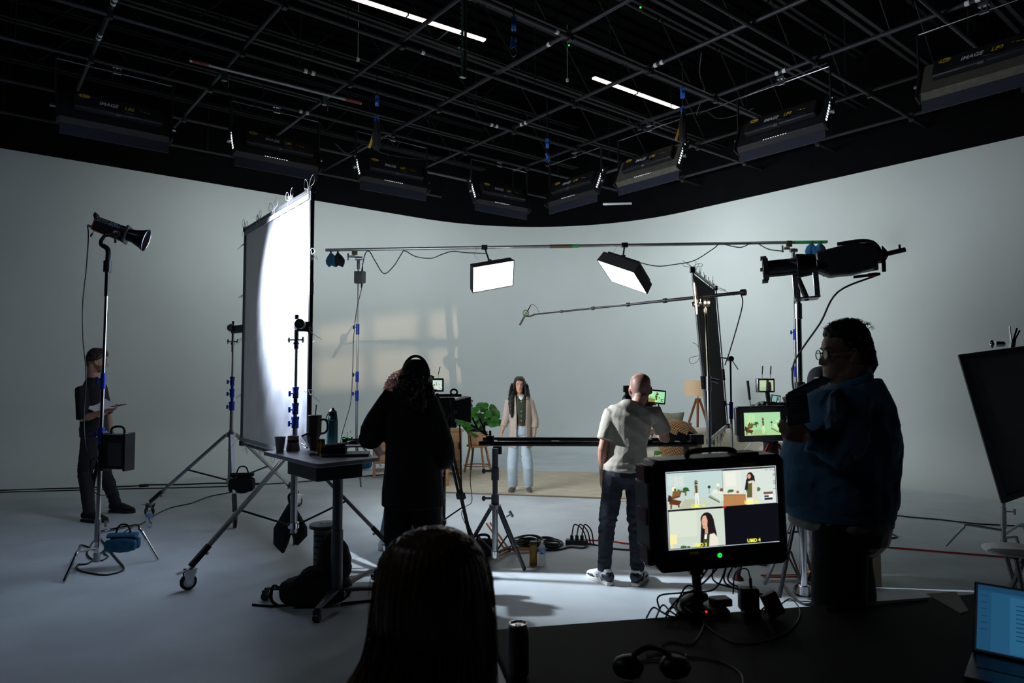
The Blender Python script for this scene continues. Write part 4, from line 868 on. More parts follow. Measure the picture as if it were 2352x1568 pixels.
air_cable('spotlight_cable', 'black cable sweeping down from the rear of the projection spotlight to its stand', [MK @ V3(-0.90,0,-0.135), at(1925,670,5.0), at(1885,740,5.05), at(1850,790,5.08), at(1825,830,5.1), at(1820,870,5.1), at(1828,930,5.15)], 0.007)
air_cable('stand_cable', 'thin cable running up the slim stand behind the spotlight', [at(*q) for q in ((1828,1000,9.9),(1838,900,9.9),(1830,800,9.9),(1836,700,9.9),(1832,640,9.9),(1826,590,10.0))], 0.006)
air_cable('stand_cable', 'thin cable twisting down the left boom stand', [at(*q) for q in ((833,652,10.35),(824,690,10.35),(818,720,10.4),(812,780,10.4),(810,850,10.4),(806,920,10.35),(796,960,10.3),(785,1000,10.2),(779,1040,10.1))], 0.006)
# ---- black flag frame at right
A0, A1_, B0, B1_ = at(1590,620,7.3), at(1629,1014,7.3), at(1643,662,9.0), at(1671,978,9.0)
t = thing('black_flag', 'tall tilted black cloth frame seen nearly edge on, right of the set', 'flag', V3(2.4,8.0,0))
for a_, b_, m_ in ((A0,A1_,STEEL),(B0,B1_,STEEL),(A0,B0,BLKM),(A1_,B1_,BLKM)): part('frame_tube', MB().cyl(a_, b_, 0.017, n=10), m_, t)
ins = 0.05; mb = MB(); NN = 14; vs = []
nrm = (B0-A0).cross(A1_-A0).normalized()
for j in range(NN+1):
    for i in range(NN+1):
        a_, c_ = 0.03+0.94*i/NN, 0.02+0.96*j/NN; q = A0.lerp(B0,a_).lerp(A1_.lerp(B1_,a_), c_); vs.append(q+nrm*0.03*math.sin(PI*i/NN)*math.sin(PI*j/NN))
mb.add(vs, [(j*(NN+1)+i,j*(NN+1)+i+1,(j+1)*(NN+1)+i+1,(j+1)*(NN+1)+i) for j in range(NN) for i in range(NN)]); o = part('cloth', mb, BLKF, t, smooth=80); md = o.modifiers.new('thick','SOLIDIFY'); md.thickness = 0.004
for a_ in (A0,A1_,B0,B1_): part('corner_joint', MB().box(a_, (0.05,0.05,0.06)), BLK, t, bevel=0.005)
for z_ in (0.62,): part('tube_sleeve', MB().cyl(A0.lerp(A1_,z_), A0.lerp(A1_,z_+0.075), 0.026, n=10), BLKM, t); part('tube_sleeve', MB().cyl(B0.lerp(B1_,z_-0.03), B0.lerp(B1_,z_+0.05), 0.026, n=10), BLKM, t)
for k in range(5): bow(A0.lerp(B0, 0.1+0.2*k), (B0-A0).normalized(), V3(0,0,1), 0.06, 0.10, 80+k, SBLACK, t)
for k in range(4): bow(A1_.lerp(B1_, 0.2+0.2*k), (B0-A0).normalized(), V3(0,0,-1), 0.09, 0.22, 90+k, SBLACK, t)
bow(A0+V3(0,0,0.03), V3(-1,0,0), V3(0,0,0.6), 0.09, 0.1, 99, SBLACK, t); bow(A0.lerp(A1_,0.5), V3(-1,0,0), V3(0,0,-1), 0.08, 0.15, 98, SBLACK, t); bow(B0, V3(1,0,0), V3(0.5,0,-0.4), 0.08, 0.3, 97, SBLACK, t)
# stand holding the flag (thin, at its right) and mic stand in front
b = at(1681,1040,8.9); b.z = 0
t = thing('flag_stand', 'slim dark stand with blue grip just right of the black flag', 'stand', b)
part('column', MB().cyl(b+V3(0,0,0.1), b+V3(0,0,1.2), 0.017, n=10), DULL, t); part('riser', MB().cyl(b+V3(0,0,1.2), b+V3(0,0,1.86), 0.012, n=10), BLKM, t)
part('collar', MB().cyl(b+V3(0,0,1.10), b+V3(0,0,1.32), 0.026, n=10), BLUE, t, bevel=0.003); part('collar_knob', knob(MB(), b+V3(0,0,1.28), V3(-1,0,0.2), 0.025, 0.08), BLUE, t)
part('grip_head', MB().cyl(b+V3(0,-0.04,1.88), b+V3(0,0.04,1.88), 0.035, n=14).cyl(b+V3(0,0,1.88), b+V3(-0.14,0.05,1.90), 0.008, n=6).cyl(b+V3(0.02,0,1.86), b+V3(0.10,0,1.74), 0.006, n=6), BLKM, t)
for a_ in (0.5, 2.6, 4.7): part('leg', MB().tube([b+V3(0,0,0.14), b+V3(0.33*math.cos(a_),0.33*math.sin(a_),0.16), b+V3(0.45*math.cos(a_),0.45*math.sin(a_),0.012)], 0.012, 8), DULL, t)
mt = at(1620,700,7.35); b = at(1630,1040,7.2); b.z = 0
t = thing('boom_pole_stand', 'pale chrome stand with grip head holding the microphone boom pole', 'stand', b)
part('column', MB().cyl(b+V3(0,0,0.1), b+V3(0,0,1.62), 0.021, n=12), CHROME, t); part('riser', MB().cyl(b+V3(0,0,1.55), V3(mt.x,mt.y,mt.z-0.02), 0.0155, n=12), mat('warm_steel', (0.34,0.30,0.22,1), 0.3, 1.0), t)
part('collar', MB().cyl(b+V3(0,0,1.50), b+V3(0,0,1.66), 0.028, n=12), DULL, t, bevel=0.003); part('collar_knob', MB().cyl(b+V3(0.02,-0.01,1.62), b+V3(0.10,-0.01,1.60), 0.024, n=10), DULL, t)
part('collar', MB().cyl(V3(mt.x,mt.y,mt.z-0.08), V3(mt.x,mt.y,mt.z-0.04), 0.022, n=12), CHROME, t)
grip_head(t, mt+V3(0,-0.02,0.02), V3(1,0,0)); part('grip_handle', MB().ball(mt+V3(-0.13,-0.05,0.0), (0.035,0.015,0.03), 10, Matrix.Rotation(0.7,3,'Y')).cyl(mt, mt+V3(-0.11,-0.04,0.01), 0.01, n=8), CHROME, t)
for a_ in (0.3, 2.4, 4.5): part('leg', MB().cyl(b+V3(0,0,0.75), b+V3(0.55*math.cos(a_),0.55*math.sin(a_),0.012), 0.012, n=8), DULL, t)
# boom pole + microphone
m0, m1 = at(1226,722,8.9), at(1711,671,7.0)
t = thing('boom_pole', 'long telescopic black boom pole reaching over the set', 'boom pole', m0); pp = lambda s: m0.lerp(m1, s)
ss = [0, 0.16, 0.33, 0.505, 0.675, 0.985]; rr_ = [0.009, 0.011, 0.013, 0.0155, 0.018]
for i in range(5):
    part('pole_section', MB().cyl(pp(ss[i]), pp(ss[i+1]), rr_[i], n=10), BLKM, t)
    if i: part('lock_collar', MB().cyl(pp(ss[i]-0.006), pp(ss[i]+0.008), rr_[i]*1.55, n=10), BLK, t, bevel=0.002)
part('end_cap', MB().cyl(pp(0.985), pp(1.003), 0.034, n=14), BLK, t, bevel=0.004); part('pole_cradle', MB().tube([mt+V3(-0.06,0,0.10), mt+V3(-0.05,-0.0,0.03), mt+V3(0.01,0,0.02), mt+V3(0.02,0,0.10)], 0.012, 6), BLKM, t)
t = thing('shotgun_microphone', 'thin grey shotgun microphone in a shock mount at the tip of the boom pole', 'microphone', at(1210,716,8.9))
a_, b_ = at(1194,746,8.85), at(1219,700,8.95); part('barrel', MB().cyl(a_, a_.lerp(b_,0.52), 0.014, n=10), DGREY, t); part('rear_grip', MB().cyl(a_.lerp(b_,0.5), b_, 0.011, 0.007, n=10), BLKM, t)
cc_ = at(1208,719,8.9); part('shock_mount', MB().tube([cc_+V3(0.035*math.cos(q), 0, 0.04*math.sin(q)) for q in [2*PI*i/10 for i in range(10)]], 0.008, 5, closed=True).tube([cc_+V3(0.0,0,-0.04), at(1218,726,8.9), at(1228,722,8.9)], 0.010, 6).ball(cc_, 0.02, 8), BLK, t)
part('green_ring', MB().cyl(cc_-V3(0.01,0,0.018), cc_+V3(0.01,0.0,0.018), 0.0165, n=10), GREENT, t)
part('mic_cable', MB().tube(crom([b_, at(1225,699,8.95), at(1234,708,8.9), at(1238,718,8.88)], 5), 0.003, 4), CABLE, t)
air_cable('pole_cable', 'black cable hanging from the rear end of the boom pole', [at(*q) for q in ((1702,676,7.0),(1706,690,7.0),(1703,712,7.05),(1690,760,7.2),(1675,810,7.35),(1665,838,7.4))], 0.007)
# ---- right reflector board on a stand
b = at(2305,1240,6.55); b.z = 0
t, RP = c_stand('chrome_stand', 'chrome turtle base stand at far right holding the dark framed panel', b, at(2298,800,6.55), [G(2172,1256), G(2370,1236), G(2352,1275)], (0.20,0.16,0.13), [(1.0,1.9,0.0165,None)], m=DULL)
q = at(2300,790,6.5); part('grip_head', MB().cyl(q+V3(-0.06,0,0), q+V3(0.02,0,0), 0.028, n=12).ball(q+V3(-0.09,0,0), (0.02,0.02,0.04), 10), CHROME, t)
part('clamp', MB().box(q+V3(0.09,-0.02,0.0), (0.04,0.03,0.09), Matrix.Rotation(0.2,3,'Y')).cyl(q+V3(0.08,-0.02,0.03), q+V3(0.07,-0.02,0.17), 0.008, n=6).cyl(q+V3(0.1,-0.02,0.04), q+V3(0.14,-0.02,0.15), 0.009, n=6).cyl(q+V3(0.11,-0.02,0.03), q+V3(0.165,-0.02,0.13), 0.008, n=6), CHROME, t)
P = [at(2209,820,6.3), at(2305,1147,6.3), at(2475,1087,6.15), at(2400,795,6.15)]
ex = (P[3]-P[0]).normalized(); ez = (P[0]-P[1]); ez = (ez-ex*ez.dot(ex)).normalized(); nn_ = ex.cross(ez); nn_ = nn_ if nn_.y < 0 else -nn_
t = thing('framed_panel', 'large dark grey panel in a black frame tilted at the right edge of the picture', 'panel', V3(P[1].x,P[1].y,P[1].z))
mb = MB().add(P + [p-nn_*0.012 for p in P], [(0,1,2,3),(7,6,5,4),(0,4,5,1),(1,5,6,2),(2,6,7,3),(3,7,4,0)]); part('board', mb, mat('charcoal_board', (0.05,0.053,0.058,1), 0.85, var=0.1), t, smooth=0)
for i in range(4): a_, b_ = P[i], P[(i+1)%4]; part('frame_bar', MB().box((a_+b_)/2+nn_*0.004, ((b_-a_).length+0.05, 0.055, 0.03), basis((b_-a_).normalized(), (b_-a_).normalized().cross(nn_), nn_).to_3x3()), BLK, t, bevel=0.004)
# ================================================================ people
def remesh(name, mb, m, parent, voxel=0.006, sm=3, disp=None, colf=None, label=None):
    me = bpy.data.meshes.new('tmp'); me.from_pydata([tuple(v) for v in mb.v], [], mb.f); me.update()
    bm = bmesh.new(); bm.from_mesh(me); bmesh.ops.recalc_face_normals(bm, faces=bm.faces); bm.to_mesh(me); bm.free()
    o = bpy.data.objects.new('tmp', me); COL.objects.link(o)
    a = o.modifiers.new('r', 'REMESH'); a.mode = 'VOXEL'; a.voxel_size = voxel; a.adaptivity = 0
    if sm: b = o.modifiers.new('s', 'SMOOTH'); b.factor = 0.5; b.iterations = sm
    dg = bpy.context.evaluated_depsgraph_get(); dg.update()
    me2 = bpy.data.meshes.new_from_object(o.evaluated_get(dg)); bpy.data.objects.remove(o); bpy.data.meshes.remove(me)
    if disp:
        nr = [v.normal.copy() for v in me2.vertices]
        for v, n in zip(me2.vertices, nr): v.co += n*disp(v.co)
    if colf:
        ca = me2.color_attributes.new('tint', 'FLOAT_COLOR', 'POINT')
        for i, v in enumerate(me2.vertices): c = colf(v.co); ca.data[i].color = (c[0], c[1], c[2], 1)
    off = wloc(parent)
    for v in me2.vertices: v.co -= off
    me2.polygons.foreach_set('use_smooth', [True]*len(me2.polygons)); me2.materials.clear(); me2.materials.append(m); me2.name = name
    me2.update(); r = bpy.data.objects.new(name, me2); COL.objects.link(r); r.parent = parent
    if label: r['label'] = label
    return r
SKINMAT = mat('skin', (1,1,1,1), 0.5, attr='tint', bump=0.05, bscale=120)
SKINMAT.node_tree.nodes['Principled BSDF'].inputs['Subsurface Weight'].default_value = 0.0
HT = [(-.118,.020,.070,.035),(-.110,.034,.082,.020),(-.098,.044,.088,.000),(-.082,.051,.089,-.025),(-.066,.056,.088,-.048),(-.045,.062,.087,-.068),(-.020,.067,.087,-.086),(0,.071,.086,-.095),(.025,.074,.090,-.100),(.050,.0745,.087,-.100),(.075,.070,.074,-.091),(.093,.058,.054,-.073),(.106,.040,.032,-.049),(.114,.018,.006,-.024),(.117,.004,-.008,-.012)]
def smoothstep(a, b, x): t = max(0, min(1, (x-a)/(b-a))); return t*t*(3-2*t)
def head_mb(M, k=1.0, fem=False, fat=0.0, nx=60, nz=56):
    mb = MB(); vs = []
    def samp(z):
        for i in range(len(HT)-1):
            if z <= HT[i+1][0]:
                t = (z-HT[i][0])/(HT[i+1][0]-HT[i][0]); return [HT[i][j]*(1-t)+HT[i+1][j]*t for j in (1,2,3)]
        return list(HT[-1][1:])
    for j in range(nz+1):
        u = j/nz; z = -.118 + .235*(0.5-0.5*math.cos(PI*u))*0.5 + .235*u*0.5
        w_, f, b = samp(min(z, .117)); 
        if z < 0: w_ *= (1-(.06 if fem else 0))*(1+fat*smoothstep(0.02,-0.08,z))
        cy, sy = (f+b)/2, (f-b)/2
        for i in range(nx):
            a = 2*PI*i/nx; ca, sa = math.cos(a), math.sin(a)
            x = w_*math.copysign(abs(ca)**0.88, ca); y = cy + sy*math.copysign(abs(sa)**0.88, sa)
            if sa > 0:
                ax = abs(x); fr = smoothstep(0.1, 0.6, sa)
                g = lambda d, s: math.exp(-(d/s)**2)
                d = 0
                nz_ = smoothstep(-.050,-.043,z)*smoothstep(.020,-.005,z)
                prot = (.006+.020*smoothstep(.012,-.036,z))*nz_
                d += prot*g(x, .0085+.0045*smoothstep(-.015,-.038,z))
                d += .006*g(ax-.014,.006)*g(z+.040,.007)
                d -= .010*g(ax-.031,.016)*g(z-.004,.011)
                d += .004*g(ax-.030,.02)*g(z-.024,.007)
                d += .005*g(x,.020)*(g(z+.063,.0042)+1.05*g(z+.0735,.0048))
                d -= .0030*g(x,.024)*g(z+.0682,.0022)
                d -= .003*g(x,.02)*g(z+.086,.006)
                d += .006*g(x,.020)*g(z+.104,.012)
                d += .004*g(ax-.043,.018)*g(z+.028,.016)
                y += d*fr
            vs.append(M @ V3(x*k, y*k, z*k))
    fs = [(j*nx+i, j*nx+(i+1)%nx, (j+1)*nx+(i+1)%nx, (j+1)*nx+i) for j in range(nz) for i in range(nx)]
    fs += [tuple(range(nx-1,-1,-1)), tuple(nz*nx+i for i in range(nx))]
    mb.add(vs, fs)
    for s_ in (-1, 1):      # ears
        mb.ball(M @ V3(s_*.076*k, -.006*k, -.008*k), (.011*k,.018*k,.032*k), 12, M.to_3x3() @ Matrix.Rotation(s_*0.35,3,'Z') @ Matrix.Rotation(-0.2,3,'X'))
        mb.ball(M @ V3(s_*.074*k, .004*k, -.032*k), (.008*k,.010*k,.010*k), 8, M.to_3x3())
    return mb
def hand(mb, wrist, d, nrm, side, k=1.0, curl=0.35, spread=0.06, thumb=0.6):
    """d: direction of the palm; nrm: the way the palm faces; side: +1 when the thumb lies along nrm x d"""
    d = Vector(d).normalized(); nrm = Vector(nrm); nrm = (nrm-d*nrm.dot(d)).normalized(); s_ = nrm.cross(d)*side
    w = Vector(wrist)
    mb.loft([w-d*.02*k, w+d*.015*k, w+d*.05*k, w+d*.088*k], [(.026*k,.018*k),(.032*k,.016*k),(.040*k,.0145*k),(.039*k,.012*k)], s_, 14, cap=0.6, sq=0.85)
    L = (.072,.080,.074,.058); off = (.028,.0095,-.0095,-.028); base = (.086,.092,.088,.078)
    for i in range(4):
        p = w + d*base[i]*k + s_*off[i]*k - d*.02*k; pts = [p, p+d*.02*k]; r = [.0088*k,.0090*k]
        dd = (d + s_*(off[i]*spread*28)).normalized()
        ang = curl*(0.8+0.12*i); cur = pts[-1]; a_ = 0
        for j, fr in enumerate((.44,.31,.25)):
            a_ += ang*(1.0 if j else 0.7); v = dd*math.cos(a_)+nrm*math.sin(a_); cur = cur+v*L[i]*fr*k; pts.append(cur); r.append((.0086-.0008*j)*k)
        mb.loft(pts, r, s_, 8, cap=1)
    p = w+d*.018*k+s_*.022*k; v1 = (d*0.75+s_*thumb+nrm*0.35).normalized(); v2 = (d*0.95+s_*thumb*0.35+nrm*0.4).normalized()
    mb.loft([w+d*.005*k+s_*.010*k, p, p+v1*.038*k, p+v1*.038*k+v2*.030*k, p+v1*.038*k+v2*.055*k], [.012*k,.0135*k,.0115*k,.0098*k,.0085*k], None, 8, cap=1)
class Person:
    def __init__(s, name, label, base, yaw, H, skin, group=None, lean=(0,0), build=1.0, depth=1.0, cat='person'):
        s.t = thing(name, label, cat, V3(base[0], base[1], 0), group); s.b = V3(base[0], base[1], 0); s.H = H; s.k = H/1.75; s.hk = 1.0; s.skin = skin
        s.R = Rz(yaw); s.fw = s.R @ V3(0,1,0); s.rt = s.R @ V3(1,0,0); s.lean = lean; s.off = V3(0,0,0); s.bw = build; s.bd = depth; k = s.k
        s.J = {}
        for n, sg in (('L',-1),('R',1)):
            s.J['hip'+n] = s.P(sg*.095, 0, .90); s.J['kn'+n] = s.P(sg*.105, .01, .495); s.J['an'+n] = s.P(sg*.11, -.02, .085); s.J['toe'+n] = None
            s.J['sh'+n] = s.P(sg*.185*s.bw, -.005, 1.425, 1); s.J['el'+n] = s.P(sg*.235*s.bw, -.03, 1.125, 1); s.J['wr'+n] = s.P(sg*.25*s.bw, .05, .875, 1)
        s.J['neck'] = s.P(0, -.015, 1.47, 1); s.J['head'] = s.P(0, .02, 1.632, 1); s.hyaw = 0; s.hpitch = 0; s.hroll = 0
    def P(s, x, y, z, ln=0):
        k = s.k; t = max(0, z-0.9)
        return s.b + s.off*min(1, max(0, (z-.5)/.4)) + s.rt*((x + (s.lean[0]*t))*k) + s.fw*((y + (s.lean[1]*t))*k) + V3(0,0,z*k)
    def headM(s):
        R = (s.R.to_4x4() @ Matrix.Rotation(s.hyaw,4,'Z') @ Matrix.Rotation(s.hpitch,4,'X') @ Matrix.Rotation(s.hroll,4,'Y'))
        return Matrix.Translation(s.J['head']) @ R
    def torso_rings(s, prof, grow=0.0):
        pts, rad = [], []
        for z, hw, hd, yo in prof: pts.append(s.P(0, yo, z, 1)); rad.append(((hw*s.bw)*s.k+grow, (hd*s.bd)*s.k+grow))
        return pts, rad
    TORSO = [(.87,.12,.08,-.01),(.90,.150,.100,-.015),(.95,.168,.112,-.012),(1.02,.158,.104,0),(1.09,.146,.096,.004),(1.17,.152,.100,.004),(1.26,.166,.112,.004),(1.34,.176,.114,.0),(1.40,.170,.100,-.008),(1.45,.120,.075,-.015),(1.475,.070,.058,-.015)]
    def arm_pts(s, n): return s.J['sh'+n], s.J['el'+n], s.J['wr'+n]
    def body(s, hands=None, voxel=0.006, fem=False, fat=0.0, neckr=.058, colf=None, armk=1.0, legs=True, smooth=2):
        k = s.k; mb = MB(); p, r = s.torso_rings([(z, w_*.96, d_*.96, y) for z, w_, d_, y in s.TORSO]); mb.loft(p, r, s.rt, 20, cap=0.3)
        hM = s.headM(); hd = s.J['head']; nk = s.J['neck']; back = hM @ V3(0,-.03*k,-.055*k)
        mb.loft([nk-V3(0,0,.06*k), nk, nk.lerp(back,.5), back, hM @ V3(0,-.02*k,-.01*k)], [(.070*k,.068*k),(neckr*k,neckr*k),(neckr*.97*k,neckr*k),(neckr*.98*k,neckr*1.05*k),(.05*k,.05*k)], s.rt, 16, cap=0.3)
        h = head_mb(hM, k*s.hk, fem, fat); mb.add(h.v, h.f)
        for n in 'LR':
            sh, el, wr = s.arm_pts(n); a = armk
            ci = sh.lerp(s.P(0,-.01,1.37,1),.5); mb.loft([ci, sh, sh.lerp(el,.35), sh.lerp(el,.75), el, el.lerp(wr,.25), el.lerp(wr,.65), wr], [.055*k,.052*k*a,.047*k*a,.041*k*a,.037*k*a,.041*k*a,.031*k*a,(.026*k*a)], None, 14, cap=1)
            if hands and n in hands:
                hh = hands[n]; hand(mb, wr, hh.get('d', wr-el), hh.get('n', -s.rt if n == 'R' else s.rt), hh.get('s', 1), k*hh.get('k',1.0), hh.get('curl',.35), hh.get('spread',.06), hh.get('thumb',.6))
            if legs:
                hp, kn, an = s.J['hip'+n], s.J['kn'+n], s.J['an'+n]
                mb.loft([hp, hp.lerp(kn,.4), kn, kn.lerp(an,.3), kn.lerp(an,.7), an], [.080*k,.070*k,.052*k,.052*k,.037*k,.034*k], None, 14, cap=1)
                f = s.foot_dir(n); mb.loft([an-V3(0,0,.045*k)-f*.05*k, an-V3(0,0,.05*k)+f*.05*k, an-V3(0,0,.062*k)+f*.15*k], [.033*k,.034*k,.020*k], None, 10, cap=1)
        inv = hM.inverted(); cf = colf
        def col(co):
            l = (inv @ co)/k; c = s.skin
            if cf: 
                c2 = cf(l, co)
                if c2: c = c2
            g = lambda d, q: math.exp(-(d/q)**2)
            if l.y > 0.03 and l.length < 0.2:
                t = min(1, (g(l.x,.019)**.5)*(g(l.z+.0635,.004)+g(l.z+.0735,.005)))*(1 if l.y > .07 else 0)*(.75 if fem else .45)
                c = tuple(c[i]*(1-t)+(c[0]*.75, c[1]*.38, c[2]*.38)[i]*t for i in range(3))
            return c
        s.bodyo = remesh('body', mb, SKINMAT, s.t, voxel, smooth, colf=col); return s.bodyo
    def foot_dir(s, n):
        t = s.J['toe'+n]; return (t-V3(s.J['an'+n].x, s.J['an'+n].y, t.z)).normalized() if t is not None else s.fw
    def cloth_disp(s, amp, seed, sc=9.0, zs=0.45):
        def f(co):
            q = V3(co.x*sc, co.y*sc, co.z*sc*zs)+V3(seed*3.1, seed, 0); n = noise.noise(q); n2 = noise.noise(q*2.3)
            return amp*(1-abs(n)*3.0)*0.5 + amp*0.4*n2
        return f
    def top(s, m, prof, sleeve=(0.5, .060, .058), grow=.012, voxel=.008, amp=.004, seed=1, name='shirt', collar=None, extra=None, disp=None, cuff_to=None, sl=None, label=None, sm=2, cap=0.12):
        k = s.k; mb = MB(); p, r = s.torso_rings(prof, grow); mb.loft(p, r, s.rt, 24, cap=cap)
        for n in 'LR':
            sh, el, wr = s.arm_pts(n); f, r0, r1 = (sl or {}).get(n, sleeve)
            ci = sh.lerp(s.P(0,-.01,1.35,1),.55)
            if f <= 1: pts = [ci, sh, sh.lerp(el,f*.5), sh.lerp(el,f)]; rd = [r0*1.15*k,r0*1.04*k,(r0+r1)/2*k,r1*k]
            else: pts = [ci, sh, sh.lerp(el,.5), el.lerp(sh,.12), el.lerp(wr,.12), el.lerp(wr,(f-1)*.6), el.lerp(wr,f-1)]; rd = [r0*1.15*k,r0*1.04*k,r0*.93*k,r0*.88*k,r0*.86*k,(r0*.4+r1*.6)*k,r1*k]
            mb.loft(pts, rd, None, 14, cap=0.15)
        if extra: extra(mb)
        return remesh(name, mb, m, s.t, voxel, sm, disp=disp or s.cloth_disp(amp, seed), label=label)
    def trousers(s, m, rt=.088, rk=.066, ra=.055, waist=(1.0,.160,.108), hem=.06, voxel=.009, amp=.004, seed=5, name='trousers', pk=1.0):
        k = s.k; mb = MB(); pr = [(.85,.12,.085,-.012),(.88,.163,.115,-.015),(.95,.170,.118,-.012),(waist[0],waist[1],waist[2],-.002)]; p, r = s.torso_rings(pr, .006); r = [(a*pk, b*pk) for a, b in r]; mb.loft(p, r, s.rt, 20, cap=0.2)
        hm = (s.J['hipL']+s.J['hipR'])/2; mb.ball(hm-V3(0,0,.0), (.085*k,.075*k*s.bd,.085*k), 14)
        for n in 'LR':
            hp, kn, an = s.J['hip'+n], s.J['kn'+n], s.J['an'+n]; e = an-V3(0,0,(.085-hem)*k)
            mb.loft([hp+V3(0,0,.03*k), hp.lerp(kn,.35), hp.lerp(kn,.75), kn, kn.lerp(e,.35), kn.lerp(e,.8), e], [rt*k,rt*.95*k,rk*1.1*k,rk*k,(rk*.6+ra*.4)*k,ra*k,ra*1.03*k], None, 16, cap=0.15)
        def dsp(co):
            z = co.z/k; b = amp*(0.5+1.3*math.exp(-((z-.50)/.10)**2)+1.6*math.exp(-((z-.13)/.09)**2))
            q = V3(co.x*7, co.y*7, co.z*20)+V3(seed, 0, 0); return b*(0.5-abs(noise.noise(q))*2.2)+b*.4*noise.noise(q*1.9)
        return remesh(name, mb, m, s.t, voxel, 2, disp=dsp)
    def shoes(s, m, ms, k2=1.0, name='shoe'):
        for n in 'LR':
            an = s.J['an'+n]; f = s.foot_dir(n); k = s.k*k2; c = V3(an.x, an.y, 0); sd = V3(f.y,-f.x,0)
            P_ = lambda y, z: c+f*y*k+V3(0,0,z*k)
            mb = MB().loft([P_(-.075,.055),P_(-.05,.062),P_(0,.066),P_(.06,.058),P_(.12,.046),P_(.175,.036),P_(.195,.032)], [(.030*k,.034*k),(.037*k,.044*k),(.039*k,.046*k),(.043*k,.036*k),(.047*k,.026*k),(.036*k,.018*k),(.02*k,.012*k)], sd, 16, cap=0.5)
            mb.loft([P_(-.03,.07), P_(-.03,.11)], [(.038*k,.044*k),(.034*k,.042*k)], sd, 14, cap=0.1)
            o = remesh(name, mb, m, s.t, .006, 2)
            pl = [(-.085,-.02),(-.075,-.034),(-.02,-.038),(.05,-.042),(.12,-.050),(.17,-.040),(.205,-.012),(.205,.012),(.17,.040),(.12,.050),(.05,.042),(-.02,.038),(-.075,.034),(-.085,.02)]
            part('sole', MB().prism([(a*k, b*k) for a, b in pl], c+V3(0,0,.001), f, sd, V3(0,0,.026*k)), ms, o, bevel=.005)
            yield n, o, P_, sd, k
    def hl(s, mb): return mb.xf(s.headM() @ Matrix.Scale(s.k*s.hk, 4))
    def eyes(s, closed=False, iris=(0.05,0.03,0.02)):
        for sg in (-1, 1):
            if not closed:
                part('eye', s.hl(MB().ball((sg*.031,.0665,.003), .0118, 12)), mat('eye_white', (0.6,0.58,0.56,1), 0.25), s.t)
                part('iris', s.hl(MB().ball((sg*.031,.0725,.003), .0068, 10)), mat('iris_brown', (0.03,0.018,0.012,1), 0.2), s.t)
            mb = MB().tube([V3(sg*(.031+x), .0795-abs(x)*.25-(x*x*8), .0035-(0.004 if closed else -.0055)-(abs(x)**2)*(-14 if closed else 16)) for x in (-.014,-.007,0,.007,.014)], .0018, 5); part('eyelashes', s.hl(mb), HAIRB, s.t)
    def brows(s, m, w_=.0032):
        for sg in (-1, 1):
            mb = MB().tube([V3(sg*x, y, z) for x, y, z in ((.014,.0905,.0215),(.024,.0895,.0255),(.036,.085,.0265),(.047,.076,.022))], [w_*.8,w_,w_,w_*.5], 6); part('eyebrow', s.hl(mb), m, s.t)
def curl_strands(name, roots, m, parent, length, r=0.004, curl=0.014, pitch=0.05, seg=22, seed=0, outf=None, sides=4, cap=None, taper=True):
    rr = random.Random(seed); mb = MB()
    for (p, d) in roots:
        L = length*rr.uniform(.75,1.1); n = max(6, int(seg*L/length)); ph = rr.uniform(0,6.28); pts = []; cur = Vector(p); dv = Vector(d).normalized(); k = rr.uniform(.7,1.3); rad = []
        for i in range(n):
            t = i/(n-1); stp = L/n
            dv = (dv*0.86 + V3(0,0,-1)*0.16).normalized()
            cur = cur + dv*stp
            if outf: cur = outf(cur)
            a, b = frame_for(dv); w_ = curl*k*min(1, t*3); th = ph + (t*L/pitch)*2*PI
            pts.append(cur + a*math.cos(th)*w_ + b*math.sin(th)*w_); rad.append(r*(1.0 if not taper else (1-.6*t)))
        mb.tube(pts, rad, sides)
    return part(name, mb, m, parent, smooth=60)
def cap_shell(s, mb, lo=0.02, k=1.06, top=.122, yb=-.104, yf=.094, w_=.079, n=28, m=10, front_lo=None):
    """a skull cap shaped shell (closed, thick) in head space"""
    vs = []; fs = []
    for j in range(m+1):
        u = j/m
        for i in range(n):
            a = 2*PI*i/n; sa = math.sin(a); l = lo if front_lo is None or sa < 0 else lo+(front_lo-lo)*min(1, sa*1.3)
            ph = u*PI/2; z = l+(top-l)*math.sin(ph); c = math.cos(ph)**0.62 if u < 1 else 0.0
            vs.append(V3(w_*math.cos(a)*c, (yf+yb)/2+(yf-yb)/2*sa*c, z))
    for j in range(m):
        for i in range(n): fs.append((j*n+i, j*n+(i+1)%n, (j+1)*n+(i+1)%n, (j+1)*n+i))
    fs.append(tuple(range(n-1,-1,-1))); fs.append(tuple(m*n+i for i in range(n))); mb.add(vs, fs); return mb
def noisy(amp, sc, seed=0):
    return lambda co: amp*noise.noise(co*sc+V3(seed,0,0))+amp*.5*noise.noise(co*sc*2.3)
BLKSHIRT = mat('black_cotton', (0.008,0.008,0.010,1), 0.9, var=0.2, bump=0.35, bscale=25)
BLKPANT = mat('black_trouser_cloth', (0.010,0.012,0.018,1), 0.9, var=0.2, bump=0.35, bscale=25)

